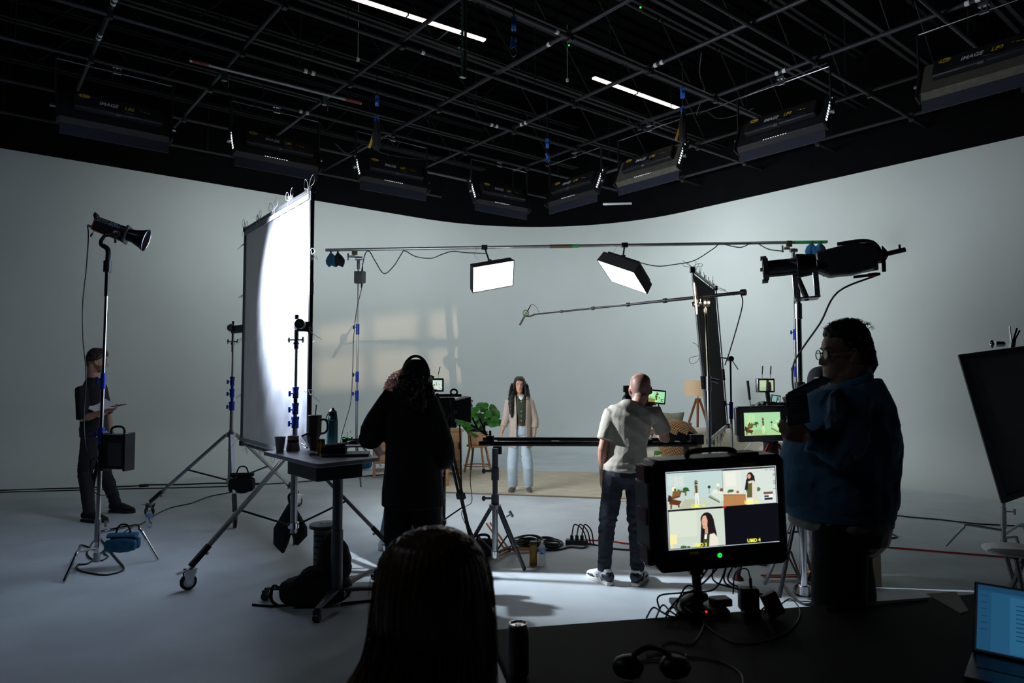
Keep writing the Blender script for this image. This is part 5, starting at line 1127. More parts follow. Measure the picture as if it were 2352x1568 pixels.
# ---- 1: man at far left
f0, f1 = G(206,1198), G(262,1180)
s = Person('person', 'tall bearded man in black at far left, holding a phone and papers', ((f0.x+f1.x)/2, (f0.y+f1.y)/2), -1.15, 1.92, (0.42,0.22,0.145))
s.J['anL'] = V3(f1.x-.02,f1.y+.10,.09); s.J['anR'] = V3(f0.x,f0.y+.0,.09); s.J['toeL'] = s.J['anL']+V3(.5,-.10,-.09); s.J['toeR'] = s.J['anR']+V3(.5,-.12,-.09)
Ym = s.b.y; s.off = V3(-.13,0,0)
s.J['hipL'] = at(222,1010,Ym+.08); s.J['hipR'] = at(208,1010,Ym-.08)
s.J['knR'] = at(196,1085,Ym-.04); s.J['knL'] = at(238,1080,Ym+.1)
s.J['shR'] = at(190,897,Ym-.17); s.J['elR'] = at(190,962,Ym-.22); s.J['wrR'] = at(241,944,Ym-.24)
s.J['shL'] = at(228,890,Ym+.14); s.J['elL'] = at(246,950,Ym+.18); s.J['wrL'] = at(258,1010,Ym+.12)
s.J['neck'] = at(214,868,Ym); s.J['head'] = at(223,829,Ym); s.hyaw = 0.05; s.hpitch = -0.10
def beard(l, co):
    if l.length < .2 and l.y > -.02 and l.z < -.035 and l.z > -.125 and not (abs(l.x) < .024 and -.080 < l.z < -.056 and l.y > .07): 
        t = .6*smoothstep(-.035,-.055,l.z); return tuple(s.skin[i]*(1-t)+(.035,.018,.012)[i]*t for i in range(3))
s.body({'R': dict(d=V3(1,-.05,.15), n=V3(0,-.3,1), s=-1, curl=.55, k=1.05), 'L': dict(d=V3(.2,0,-1), n=V3(-1,0,0), s=1, curl=.5)}, .006, colf=beard)
s.trousers(BLKPANT, .092, .074, .058); 
s.top(BLKSHIRT, [(.93,.172,.122,0),(1.0,.172,.120,0),(1.10,.166,.118,0),(1.20,.168,.118,0),(1.30,.176,.120,0),(1.38,.176,.112,-.004),(1.435,.140,.085,-.012),(1.475,.078,.066,-.012),(1.49,.060,.055,-.010)], (1.0,.072,.062), .010)
for n, o, P_, sd, k in s.shoes(BLKF, RUB, 1.1): pass
s.eyes(); HB = mat('dark_brown_hair', (0.030,0.016,0.010,1), 0.5, var=0.4, scale=40); s.brows(HB)
mb = cap_shell(s, MB(), -.005, front_lo=.066, top=.141, yf=.100, yb=-.113, w_=.086); mb.loft([V3(0,-.075,.03),V3(0,-.082,-.03),V3(0,-.07,-.06)], [(.066,.03),(.058,.028),(.04,.02)], V3(1,0,0), 14); remesh('hair', s.hl(mb), HB, s.t, .006, 2, disp=noisy(.006, 45))
pc = at(272,931,Ym-.24); o = solo('phone', 'dark phone held out in the hand of the man at far left', 'phone', MB().box(pc, (0.15,0.075,0.010), Rz(-.1) @ Matrix.Rotation(-.18,3,'Y')), BLK, bevel=.003)
pc = at(222,938,Ym-.13); t = thing('papers', 'pale sheets tucked under the forearm of the man at far left', 'paper', pc)
part('sheet', MB().box(pc, (0.26,0.20,0.006), Matrix.Rotation(.25,3,'Y') @ Matrix.Rotation(.8,3,'X')), PAPER, t); part('sheet', MB().box(pc+V3(.05,-.01,.035), (0.24,0.20,0.006), Matrix.Rotation(.45,3,'Y') @ Matrix.Rotation(.8,3,'X')), PAPER, t)

# ---- 2: woman on the set
b = G(1196,1134)
s = Person('person', 'woman with long dark curly hair in a beige cardigan standing on the rug', (b.x, b.y), PI+.06, 1.655, (0.50,0.265,0.17))
Ym = b.y
for n, ankle, toe in (('R',(1178,1124),(1166,1139)), ('L',(1214,1124),(1221,1140))):
    q = G(ankle[0], ankle[1]+6); s.J['an'+n] = V3(q.x,q.y,.075); tt = G(*toe); s.J['toe'+n] = V3(tt.x,tt.y,0)
s.J['knR'] = at(1177,1072,Ym-.02); s.J['knL'] = at(1213,1072,Ym-.02); s.J['hipR'] = at(1181,1003,Ym); s.J['hipL'] = at(1204,1003,Ym)
s.J['shR'] = at(1170,920,Ym); s.J['elR'] = at(1162,962,Ym); s.J['wrR'] = at(1153,992,Ym-.04)
s.J['shL'] = at(1216,920,Ym); s.J['elL'] = at(1229,964,Ym); s.J['wrL'] = at(1228,996,Ym-.05)
s.J['neck'] = at(1193,911,Ym+.01); s.J['head'] = at(1193,884,Ym); s.bw = .90
s.body({'R': dict(n=V3(1,0,.0), s=-1, curl=.3), 'L': dict(n=V3(-1,0,0), s=1, curl=.3)}, .0052, fem=True, neckr=.048, armk=.88)
s.eyes(True); s.brows(HAIRB, .0022)
part('lips', s.hl(MB().loft([V3(-.019,.083,-.0685),V3(-.008,.090,-.0675),V3(0,.0915,-.0685),V3(.008,.090,-.0675),V3(.019,.083,-.0685)], [(.002,.0015),(.006,.003),(.0065,.003),(.006,.003),(.002,.0015)], V3(0,0,1), 8, cap=.3)), mat('lips', (0.33,0.10,0.08,1), 0.4), s.t)
JLT = mat('pale_blue_denim', (0.52,0.62,0.68,1), 0.85, var=.06, bump=.25, bscale=40); s.trousers(JLT,   .080, .078, .076, (1.045,.128,.092), hem=.115, amp=.003)
OLV = mat('olive_shirt_cloth', (0.045,0.052,0.028,1), 0.8, var=.12, bump=.3, bscale=30); CRD = mat('beige_knit', (0.46,0.38,0.31,1), 0.9, var=.06, bump=.3, bscale=60)
s.top(OLV, [(1.03,.132,.098,0),(1.10,.128,.100,0),(1.20,.140,.108,.004),(1.30,.152,.115,.006),(1.38,.150,.095,0),(1.43,.115,.075,-.008),(1.45,.075,.055,-.015)], (.5,.050,.048), .006, name='shirt', amp=.003, voxel=.006)
part('undershirt', s.hl(MB()) if False else MB().loft([s.P(0,.045,1.455,1), s.P(0,.088,1.43,1), s.P(0,.102,1.395,1)], [(.050,.010),(.036,.010),(.010,.008)], s.rt, 12, cap=.3), WHITE, s.t)
part('collar', MB().loft([s.P(-.055,.01,1.462,1), s.P(-.048,.068,1.440,1), s.P(-.028,.112,1.39,1)], [(.008,.014),(.007,.018),(.005,.009)], s.fw, 8, cap=.3).loft([s.P(.055,.01,1.462,1), s.P(.048,.068,1.440,1), s.P(.028,.112,1.39,1)], [(.008,.014),(.007,.018),(.005,.009)], s.fw, 8, cap=.3), OLV, s.t)
for z in (1.09,1.16,1.23,1.30,1.37): part('button', MB().cyl(s.P(0,.10+(.018 if z > 1.15 else .008),z,1), s.P(0,.108+(.018 if z > 1.15 else .008),z,1), .0055, n=8), WTAPE, s.t)
p_b, r_b = s.torso_rings([(1.015,.139,.104,0),(1.04,.138,.103,0)], .004); part('belt', MB().loft(p_b, r_b, s.rt, 24, cap=.05), mat('brown_leather', (0.17,0.045,0.018,1), 0.5), s.t); part('buckle', MB().box(s.P(0,.112,1.028,1), (.035,.008,.028)), mat('brass', (.5,.35,.12,1), .3, 1), s.t)
def open_shell(mb, rings, a0, a1, th, n=26):
    vs = []; m = len(rings)
    for (c, rx, ry, sp) in rings:
        for i in range(n+1):
            a = (a0+sp)+(a1-a0-2*sp)*i/n
            for r_ in (0, th): vs.append(c + s.rt*((rx+r_)*math.sin(a)) + s.fw*((ry+r_)*math.cos(a)))
    W = 2*(n+1); fs = []
    for j in range(m-1):
        for i in range(n):
            o = j*W+i*2; q = o+W; fs += [(o,o+2,q+2,q), (o+1,q+1,q+3,o+3)]
        fs += [(j*W, (j+1)*W, (j+1)*W+1, j*W+1), (j*W+2*n, j*W+2*n+1, (j+1)*W+2*n+1, (j+1)*W+2*n)]
    for i in range(n): fs += [(i*2, i*2+1, i*2+3, i*2+2), ((m-1)*W+i*2, (m-1)*W+i*2+2, (m-1)*W+i*2+3, (m-1)*W+i*2+1)]
    return mb.add(vs, fs)
mb = MB(); rg = [(s.P(0,0,z,1), rx*s.k, ry*s.k, sp) for z, rx, ry, sp in ((.69,.168,.120,.30),(.80,.165,.130,.30),(.92,.163,.133,.30),(1.05,.152,.128,.30),(1.2,.160,.128,.30),(1.33,.165,.122,.32),(1.41,.150,.098,.40),(1.465,.115,.082,.62))]
open_shell(mb, rg, .12, 2*PI-.12, .013)
for n in 'LR':
    sh, el, wr = s.arm_pts(n); mb.loft([sh-V3(0,0,.0), sh.lerp(el,.5), el, el.lerp(wr,.3), el.lerp(wr,.55)], [.060,.057,.055,.052,.050], None, 14, cap=.15)
remesh('cardigan', mb, CRD, s.t, .0065, 2, disp=s.cloth_disp(.003, 9))
for n, o, P_, sd, k in s.shoes(mat('taupe_canvas', (0.14,0.10,0.08,1), .85), mat('off_white_rubber', (.55,.53,.48,1), .6), .96): pass
# hair: mass plus curls
hM = s.headM(); mb = cap_shell(s, MB(), -.03, front_lo=.072, top=.131, yf=.098, yb=-.116, w_=.087)
for sg in (-1,1): mb.loft([V3(sg*.055,.045,.085),V3(sg*.082,.035,.02),V3(sg*.086,.02,-.06),V3(sg*.105,.015,-.15),V3(sg*.120,.03,-.24),V3(sg*.115,.06,-.31)], [(.02,.035),(.016,.04),(.020,.05),(.032,.05),(.035,.045),(.02,.03)], V3(1,0,0), 12)
mb.loft([V3(-.02,-.08,.05),V3(-.03,-.10,-.06),V3(-.045,-.12,-.2),V3(-.06,-.12,-.33),V3(-.07,-.10,-.42)], [(.085,.04),(.10,.045),(.12,.045),(.10,.04),(.05,.03)], V3(1,0,0), 16)
mb.loft([V3(.075,.02,-.06),V3(.112,.05,-.17),V3(.128,.10,-.27),V3(.125,.115,-.38),V3(.12,.11,-.47)], [(.03,.04),(.042,.05),(.045,.04),(.035,.03),(.015,.015)], V3(1,0,0), 12)
remesh('hair', s.hl(mb), HAIRB, s.t, .006, 2, disp=noisy(.006, 30, 3))
roots = []; rr = random.Random(5); Mh = hM @ Matrix.Scale(s.k,4)
for i in range(130):
    sg = 1 if rr.random() < .62 else -1; x = sg*rr.uniform(.085,.118); y = rr.uniform(-.06,.07); z = rr.uniform(-.06,.04); roots.append((Mh @ V3(x,y,z), (Mh.to_3x3() @ V3(sg*rr.uniform(.1,.5),rr.uniform(-.1,.4),-.8))))
for i in range(60): roots.append((Mh @ V3(rr.uniform(-.09,.09),-.10,rr.uniform(-.1,.02)), Mh.to_3x3() @ V3(rr.uniform(-.5,.5),-.2,-.8)))
curl_strands('curls', roots, HAIRB, s.t, .40, .0040, .019, .055, seg=34, seed=2)

# ---- 3: bald man
b = G(1425,1342); s = Person('person', 'bald man in a cream t-shirt seen from behind, standing at the slider', (b.x, b.y), -.03, 1.715, (0.52,0.26,0.185), build=1.0, depth=1.05)
bald = s; s.hk = 1.12; Ym = b.y; s.off = V3(.045,0,0)
for n, an, toe in (('L',(1388,1338),(1362,1330)), ('R',(1464,1340),(1482,1328))):
    q = G(an[0], an[1]); s.J['an'+n] = V3(q.x,q.y,.09); tt = G(*toe); s.J['toe'+n] = V3(tt.x,tt.y+.05,0)
s.J['knL'] = at(1394,1210,Ym+.05); s.J['knR'] = at(1462,1212,Ym+.05); s.J['hipL'] = at(1410,1100,Ym); s.J['hipR'] = at(1460,1100,Ym)
s.J['shL'] = at(1404,955,Ym); s.J['elL'] = at(1384,1030,Ym-.04); s.J['wrL'] = at(1384,1088,Ym+.03)
s.J['shR'] = at(1508,952,Ym+.02); s.J['elR'] = at(1529,1008,Ym+.05); s.J['wrR'] = at(1508,990,Ym+.28)
s.J['neck'] = at(1464,930,Ym+.01); s.J['head'] = at(1471,893,Ym+.04); s.hyaw = -.10; s.hpitch = -.12; s.lean = (.07,.02)
def stub(l, co):
    if l.length < .2 and l.z > -.07+max(0,l.y)*1.2 and not (l.z > .085 and l.y > -.075) and abs(l.x) < .079: 
        t = .55; return tuple(s.skin[i]*(1-t)+(.06,.045,.045)[i]*t for i in range(3))
s.body({'L': dict(d=V3(.0,.05,-1), n=V3(.9,.4,0), s=1, curl=.45), 'R': dict(d=V3(-.3,.8,-.1), n=V3(-.3,-.2,-1), s=-1, curl=.6)}, .006, colf=stub, neckr=.060)
DJ = mat('black_denim', (0.016,0.020,0.032,1), 0.85, var=.25, scale=12, bump=.4, bscale=30); s.trousers(DJ, .090, .070, .054, (1.02,.165,.115), hem=.10, amp=.007)
CRT = mat('cream_cotton', (0.52,0.48,0.40,1), 0.9, var=.04, bump=.25, bscale=30)
def shirtfold(co):
    z = co.z/s.k; q = V3(co.x*6, co.y*6, co.z*5); hem = math.exp(-((z-.93)/.07)**2)
    d = V3(co.x*5+co.z*7, co.y*4, co.z*2.0)
    return .007*(0.4-abs(noise.noise(q))*2.2)+.007*(0.3-abs(noise.noise(d+V3(3,1,0)))*1.9)+.012*hem*(noise.noise(V3(co.x*16,co.y*16,co.z*30)))
s.top(CRT, [(.92,.182,.128,.0),(.96,.180,.130,0),(1.03,.160,.126,0),(1.12,.154,.120,.0),(1.22,.164,.120,.0),(1.32,.184,.122,-.004),(1.39,.186,.110,-.010),(1.44,.150,.085,-.016),(1.475,.088,.070,-.016),(1.49,.062,.058,-.012)], (.72,.078,.074), .010, disp=shirtfold, name='t_shirt', voxel=.007)
part('neckband', MB().tube([s.P(.064*math.cos(a), -.014+.058*math.sin(a), 1.478-.014*math.sin(a), 1) for a in [2*PI*i/20 for i in range(20)]], .006, 6, closed=True), CRT, s.t)
NV = mat('navy_leather', (0.010,0.013,0.03,1), .45); SW = mat('white_sole_rubber', (.62,.60,.56,1), .6)
for n, o, P_, sd, k in s.shoes(WHITE, SW, 1.12, 'sneaker'):
    part('heel_panel', MB().loft([P_(-.085,.055),P_(-.06,.062),P_(-.02,.060)], [(.028*k,.030*k),(.041*k,.040*k),(.043*k,.030*k)], sd, 12, cap=.3), NV, o)
    part('toe_panel', MB().loft([P_(.09,.042),P_(.14,.038),P_(.18,.032)], [(.050*k,.022*k),(.047*k,.020*k),(.03*k,.012*k)], sd, 12, cap=.3), NV, o)
    sgn = -1 if n == 'L' else 1
    part('side_stripe', MB().prism([(-.02,.03),(.05,.03),(.075,.075),(.02,.085)], P_(0,0)+sd*sgn*.036*k, f_ := (P_(1,0)-P_(0,0)).normalized(), V3(0,0,1), sd*sgn*.008), NV if n == 'R' else WHITE, o)
    q = P_(.025,.052)+sd*sgn*.046*k
    part('round_badge', MB().cyl(q, q+sd*sgn*.003, .017, n=16), WHITE, o)
    tm = text_mb('C', .032, basis(f_ if sgn > 0 else -f_, V3(0,0,1), sd*sgn, q+sd*sgn*.004), .0008, bold=.002); part('lettering', tm, BLK, o, smooth=0)

# ---- 4: headphone person
b = at(948,1200,4.62); s = Person('person', 'person in black with long dark curly hair, cap and headphones, back to the camera', (b.x, 4.62), -.05, 1.76, (0.40,0.22,0.16), build=1.0, depth=1.05)
Ym = 4.62
s.J['shL'] = at(893,925,Ym); s.J['elL'] = at(850,1000,Ym-.02); s.J['wrL'] = at(872,1040,Ym+.22)
s.J['shR'] = at(985,935,Ym); s.J['elR'] = at(1021,1040,Ym-.03); s.J['wrR'] = at(1006,1093,Ym+.05)
s.J['neck'] = at(948,918,Ym); s.J['head'] = at(956,872,Ym+.03); s.hyaw = -.35
s.body({'L': dict(d=V3(.4,1,-.1), n=V3(0,0,-1), s=-1, curl=.5), 'R': dict(d=V3(-.75,-.15,-.45), n=V3(-.2,.9,0), s=1, curl=.35)}, .007)
s.trousers(BLKPANT, .098, .085, .075, (1.02,.170,.12))
s.top(BLKSHIRT, [(.80,.196,.140,.0),(.88,.192,.145,0),(1.0,.180,.140,0),(1.12,.170,.134,.0),(1.22,.172,.130,.0),(1.32,.188,.126,-.004),(1.40,.180,.112,-.010),(1.44,.140,.085,-.016),(1.48,.085,.070,-.016),(1.49,.060,.058,-.012)], (1.05,.092,.085), .014, sl={'L': (1.15,.095,.085), 'R': (1.45,.092,.070)}, amp=.005, name='oversized_t_shirt', voxel=.009)
for n, o, P_, sd, k in s.shoes(BLKF, RUB, 1.0): pass
part('bracelet', MB().tube([s.J['wrR']+V3(.034*math.cos(a),.034*math.sin(a),.008*math.sin(a)) for a in [2*PI*i/14 for i in range(14)]], .005, 5, closed=True), CABLE, s.t)
mb = cap_shell(s, MB(), .005, front_lo=.02, top=.140, yf=.106, yb=-.116, w_=.091, m=12); capo = remesh('cap', s.hl(mb), mat('black_cap_cloth', (.008,.008,.009,1), .85), s.t, .006, 3)
mb = MB().loft([V3(0,.09,.028),V3(0,.13,.022),V3(0,.17,.008)], [(.075,.006),(.068,.006),(.04,.004)], V3(1,0,0), 16, cap=.5); part('brim', s.hl(mb), BLKF, capo)
mb = text_mb('VP', .036, s.headM() @ Matrix.Scale(s.k,4) @ basis(V3(1,0,0), V3(0,0,1), V3(0,-1,0), (-.005,-.117,.045)) @ Matrix.Rotation(-.15,4,'X'), .003); part('lettering', mb, mat('dim_print', (.10,.10,.11,1), .6), capo, smooth=0)
ht = thing('headphones', 'black over ear headphones worn over the black cap', 'headphones', s.J['head']); HK = s.headM() @ Matrix.Scale(s.k,4)
part('headband', MB().tube([HK @ V3(.104*math.cos(a), -.01, .02+.140*math.sin(a)) for a in [PI*i/20 for i in range(21)]], .010, 8), BLK, ht)
for sg in (-1,1):
    part('ear_cup', MB().cyl(HK @ V3(sg*.080,-.005,-.015), HK @ V3(sg*.112,-.005,-.015), .040, n=18), BLK, ht, bevel=.006); part('slider', MB().cyl(HK @ V3(sg*.108,-.01,.0), HK @ V3(sg*.106,-.01,.07), .006, n=6), DULL, ht)
DBR = mat('very_dark_brown_hair', (0.012,0.007,0.006,1), .5, var=.4, scale=40)
mb = MB().loft([V3(0,-.06,.02),V3(0,-.085,-.05),V3(0,-.10,-.14),V3(0,-.10,-.22),V3(0,-.09,-.28)], [(.085,.05),(.115,.055),(.14,.06),(.125,.05),(.07,.03)], V3(1,0,0), 18)
for sg in (-1,1): mb.loft([V3(sg*.07,0,.0),V3(sg*.10,-.02,-.08),V3(sg*.115,-.03,-.16),V3(sg*.10,-.02,-.23)], [(.025,.05),(.035,.055),(.04,.05),(.02,.03)], V3(1,0,0), 12)
remesh('hair', s.hl(mb), DBR, s.t, .008, 2, disp=noisy(.014, 30, 2))
roots = []; rr = random.Random(8); Mh = s.headM() @ Matrix.Scale(s.k,4)
for i in range(150):
    a = rr.uniform(PI*.95, PI*2.05); x = .10*math.cos(a); y = -.01+.10*math.sin(a); roots.append((Mh @ V3(x,y,rr.uniform(-.12,.0)), Mh.to_3x3() @ V3(math.cos(a)*.7, math.sin(a)*.5, -.6)))
RBR = mat('red_brown_hair', (0.20,0.065,0.03,1), .45, var=.5, scale=20)
curl_strands('curls', roots, DBR, s.t, .26, .0042, .017, .05, seed=4)
# ---- 5: camera operator mostly hidden behind
b = at(925,1200,6.35); s = Person('person', 'camera operator with curly auburn hair, hidden behind the person with headphones', (b.x, 6.35), -.9, 1.70, (0.50,0.27,0.18), build=.95)
q = G(888,1262); s.J['anL'] = V3(q.x,q.y,.09); s.J['knL'] = V3(q.x+.06,q.y+.03,.50)
s.body({'L': {}, 'R': dict(curl=.5)}, .009); s.trousers(mat('grey_blue_denim', (.07,.085,.13,1), .85, var=.25, bump=.4), .085, .075, .072, hem=.12)
s.top(mat('pale_blue_shirt_cloth', (.16,.18,.26,1), .85, bump=.3), [(.84,.17,.12,0),(.95,.17,.12,0),(1.1,.158,.112,0),(1.25,.166,.115,0),(1.38,.166,.105,-.004),(1.44,.125,.08,-.01),(1.475,.07,.062,-.012)], (1.6,.06,.045), .008, voxel=.01)
for n, o, P_, sd, k in s.shoes(WHITE, SW, 1.0, 'sneaker'): pass
mb = cap_shell(s, MB(), -.09, front_lo=.06, top=.150, yf=.115, yb=-.15, w_=.125); remesh('hair', s.hl(mb), RBR, s.t, .01, 2, disp=noisy(.014, 30, 6))
roots = []; Mh = s.headM() @ Matrix.Scale(s.k,4)
for i in range(170):
    a = rr.uniform(PI*.85, PI*2.15); z = rr.uniform(-.10,.12); w_ = .115*math.sqrt(max(.05,1-(z/.15)**2)); roots.append((Mh @ V3(w_*math.cos(a), -.01+w_*math.sin(a), z), Mh.to_3x3() @ V3(math.cos(a)*1.2, math.sin(a)*1.2, .25)))
curl_strands('curls', roots, RBR, s.t, .16, .0030, .012, .035, seg=16, seed=6)

# ---- 6: big man with denim jacket
s = Person('person', 'large man with glasses in a blue denim jacket, standing at right facing left', (1.465, 3.02), PI/2-.08, 1.88, (0.36,0.19,0.15), build=1.22, depth=1.36)
big = s; Ym = 3.02
s.J['head'] = at(1941,812,Ym+.02); s.J['neck'] = at(1950,868,Ym+.01); s.hyaw = .06; s.hpitch = -.03
s.J['shL'] = at(1950,935,Ym-.20); s.J['elL'] = at(1945,1040,Ym-.30); s.J['wrL'] = at(1858,1003,Ym-.22)
s.J['shR'] = at(1935,905,Ym+.24); s.J['elR'] = at(1925,1040,Ym+.24); s.J['wrR'] = at(1858,990,Ym+.04)
s.J['anL'] = V3(1.50,2.86,.09); s.J['anR'] = V3(1.66,3.14,.09); s.J['hipL'] = at(1930,1165,Ym-.11); s.J['hipR'] = at(1930,1165,Ym+.11)
s.J['knL'] = at(1925,1440,2.90); s.J['knR'] = at(1962,1440,3.16)
s.body({'L': dict(d=V3(-1,.15,.25), n=V3(.2,1,.2), s=1, curl=1.0, k=.9), 'R': dict(d=V3(-1,-.1,.2), n=V3(.2,-.9,.3), s=-1, curl=1.0, k=.9)}, .0052, fat=.16, neckr=.082, armk=1.05)
s.trousers(BLKPANT, .105, .092, .08, (1.02,.165,.125), pk=.74)
DEN = mat('dark_blue_denim', (0.065,0.20,0.36,1), 0.85, var=.25, scale=9, bump=.5, bscale=30)
def denfold(co):
    l = co-s.b; q = V3(co.x*10, co.y*5, co.z*4); d = V3(co.x*9+co.z*3, co.y*5, co.z*13-co.x*5); arm = 1 if l.y < -.16 and co.z < 1.75 and co.z > 1.2 else .3
    return .008*(0.4-abs(noise.noise(q))*2.0)+.013*arm*(0.35-abs(noise.noise(d))*2.0)
s.top(DEN, [(1.03,.178,.150,.035),(1.06,.182,.158,.035),(1.12,.186,.160,.035),(1.22,.190,.158,.025),(1.32,.196,.150,.010),(1.40,.186,.132,-.012),(1.46,.150,.105,-.035),(1.50,.100,.080,-.04),(1.525,.078,.070,-.035)], (1.92,.080,.056), .012, disp=denfold, name='denim_jacket', voxel=.008)
p_b, r_b = s.torso_rings([(.995,.175,.145,.035),(1.045,.180,.150,.035)], .010); part('waistband', MB().loft(p_b, r_b, s.rt, 28, cap=.05), DEN, s.t, bevel=.004)
part('collar', MB().tube([s.P(.085*math.cos(a), -.035+.055*math.sin(a), 1.535-.02*math.sin(a), 1) for a in [PI*2*i/24 for i in range(24)]], .020, 8, closed=True), DEN, s.t)
p_b, r_b = s.torso_rings([(.955,.170,.138,.03),(1.01,.174,.142,.03)], .006); remesh('white_shirt_hem', MB().loft(p_b, r_b, s.rt, 28, cap=.1), mat('offwhite_cotton', (.45,.44,.43,1), .9), s.t, .008, 2, disp=noisy(.010, 14))
for n, o, P_, sd, k in s.shoes(BLKF, RUB, 1.1): pass
s.eyes(); s.brows(HB)
BH = mat('near_black_short_hair', (.010,.007,.007,1), .6, var=.4, scale=40)
mb = cap_shell(s, MB(), -.035, front_lo=.075, top=.139, yf=.082, yb=-.118, w_=.082); mb.loft([V3(0,-.075,.0),V3(0,-.085,-.05),V3(0,-.072,-.09)], [(.074,.035),(.070,.032),(.055,.022)], V3(1,0,0), 14)
remesh('hair', s.hl(mb), BH, s.t, .005, 2, disp=noisy(.006, 55, 4))
roots = []; Mh = s.headM() @ Matrix.Scale(s.k,4)
for i in range(260):
    a = rr.uniform(0, 2*PI); u_ = rr.uniform(0,1); x = .074*math.cos(a)*u_; y = -.015+.092*math.sin(a)*u_; z = .095+.042*math.sqrt(max(0,1-u_*u_)); roots.append((Mh @ V3(x,y,z-.004), Mh.to_3x3() @ V3(x*8, y*8, 1)))
curl_strands('short_curls', roots, BH, s.t, .018, .0016, .004, .014, seg=8, seed=9)
gl = thing('glasses', 'thin rimmed glasses on the large man in denim', 'glasses', s.J['head'])
for sg in (-1,1):
    part('rim', MB().tube([Mh @ V3(sg*.033+.025*math.cos(a),   .096, -.002+.020*math.sin(a)) for a in [2*PI*i/20 for i in range(20)]], .0022, 5, closed=True), BLKM, gl)
    part('lens', MB().cyl(Mh @ V3(sg*.033,.0955,-.002), Mh @ V3(sg*.033,.0965,-.002), .019, n=18), mat('clear_lens', (.9,.95,.95,1), .02, trans=1.0), gl)
    part('temple', MB().tube([Mh @ V3(sg*.057,.094,.006), Mh @ V3(sg*.078,.055,.007), Mh @ V3(sg*.083,-.002,.010), Mh @ V3(sg*.082,-.02,-.008)], .0020, 5), BLKM, gl)
part('bridge', MB().tube([Mh @ V3(-.010,.098,.002), Mh @ V3(0,.102,.006), Mh @ V3(.010,.098,.002)], .002, 5), BLKM, gl)
# open laptop in his hands: lid rising away, keyboard half hanging towards the camera
t = thing('held_laptop', 'half folded dark laptop held up by the large man in denim', 'laptop', at(1835,985,2.75))
a0, a1, a2, a3 = at(1812,905,2.62), at(1854,900,2.80), at(1862,970,2.84), at(1817,980,2.66)
KB = [a0,a1,a2,a3]; nn2 = (a1-a0).cross(a3-a0).normalized(); nn2 = nn2 if nn2.y < 0 else -nn2
part('base', MB().add(KB+[p-nn2*.014 for p in KB], [(0,1,2,3),(7,6,5,4),(0,4,5,1),(1,5,6,2),(2,6,7,3),(3,7,4,0)]), DGREY, t, bevel=.003)
mb = MB()
for i in range(11):
    for j in range(6):
        c = a0.lerp(a1,.10+.075*i).lerp(a3.lerp(a2,.10+.075*i), .12+.09*j); mb.box(c+nn2*.001, (.005,.003,.009), basis((a1-a0).normalized(), -nn2, (a0-a3).normalized()).to_3x3())
part('keys', mb, BLK, t, smooth=0)
l2, l3 = at(1908,872,2.95), at(1893,866,3.15); LD = [at(1811,906,2.60), at(1853,900,2.82), at(1906,868,2.98), at(1896,862,2.74)]
LD = [at(1811,908,2.62), at(1893,868,2.66), at(1912,872,2.92), at(1856,903,2.90)]
nn3 = (LD[1]-LD[0]).cross(LD[3]-LD[0]).normalized(); nn3 = nn3 if nn3.z > 0 else -nn3
part('lid', MB().add(LD+[p+nn3*.012 for p in LD], [(0,1,2,3),(7,6,5,4),(0,4,5,1),(1,5,6,2),(2,6,7,3),(3,7,4,0)]), mat('teal_grey_shell', (.02,.055,.065,1), .4), t, bevel=.003)

# ---- 7: person with cap behind the big man
s = Person('person', 'brightly lit person in a dark cap, mostly hidden behind the large man in denim', (2.02, 4.35), PI/2+.25, 1.72, (0.62,0.36,0.28), build=1.0)
s.J['head'] = at(1893,889,4.35); s.J['neck'] = at(1902,925,4.38); s.hpitch = -.15
s.body({'L': {}, 'R': {}}, .006); s.trousers(BLKPANT); s.top(mat('white_tee_cotton', (.6,.6,.6,1), .9), [(.90,.172,.122,0),(1.05,.172,.120,0),(1.20,.168,.118,0),(1.32,.176,.118,0),(1.39,.172,.105,-.004),(1.44,.130,.082,-.012),(1.475,.07,.062,-.012)], (.8,.07,.065), .008, voxel=.01)
for n, o, P_, sd, k in s.shoes(BLKF, RUB, 1.0): pass
s.eyes(); s.brows(HB)
mb = cap_shell(s, MB(), .015, front_lo=.03, top=.138, yf=.104, yb=-.112, w_=.088, m=12); capo = remesh('cap', s.hl(mb), mat('charcoal_cap_cloth', (.014,.015,.022,1), .85), s.t, .006, 3)
part('brim', s.hl(MB().loft([V3(0,.085,.034),V3(0,.13,.028),V3(0,.175,.010)], [(.078,.006),(.070,.006),(.04,.004)], V3(1,0,0), 16, cap=.5)), BLKF, capo); part('brim_edge', s.hl(MB().tube([V3(.078*math.cos(a), .088+.09*math.sin(a), .034-.026*math.sin(a)) for a in [PI*i/16 for i in range(17)]], .003, 5)), WHITE, capo)
part('emblem', s.hl(MB().box((-.05,.085,.075), (.03,.008,.006), Rz(.6))), WHITE, capo)

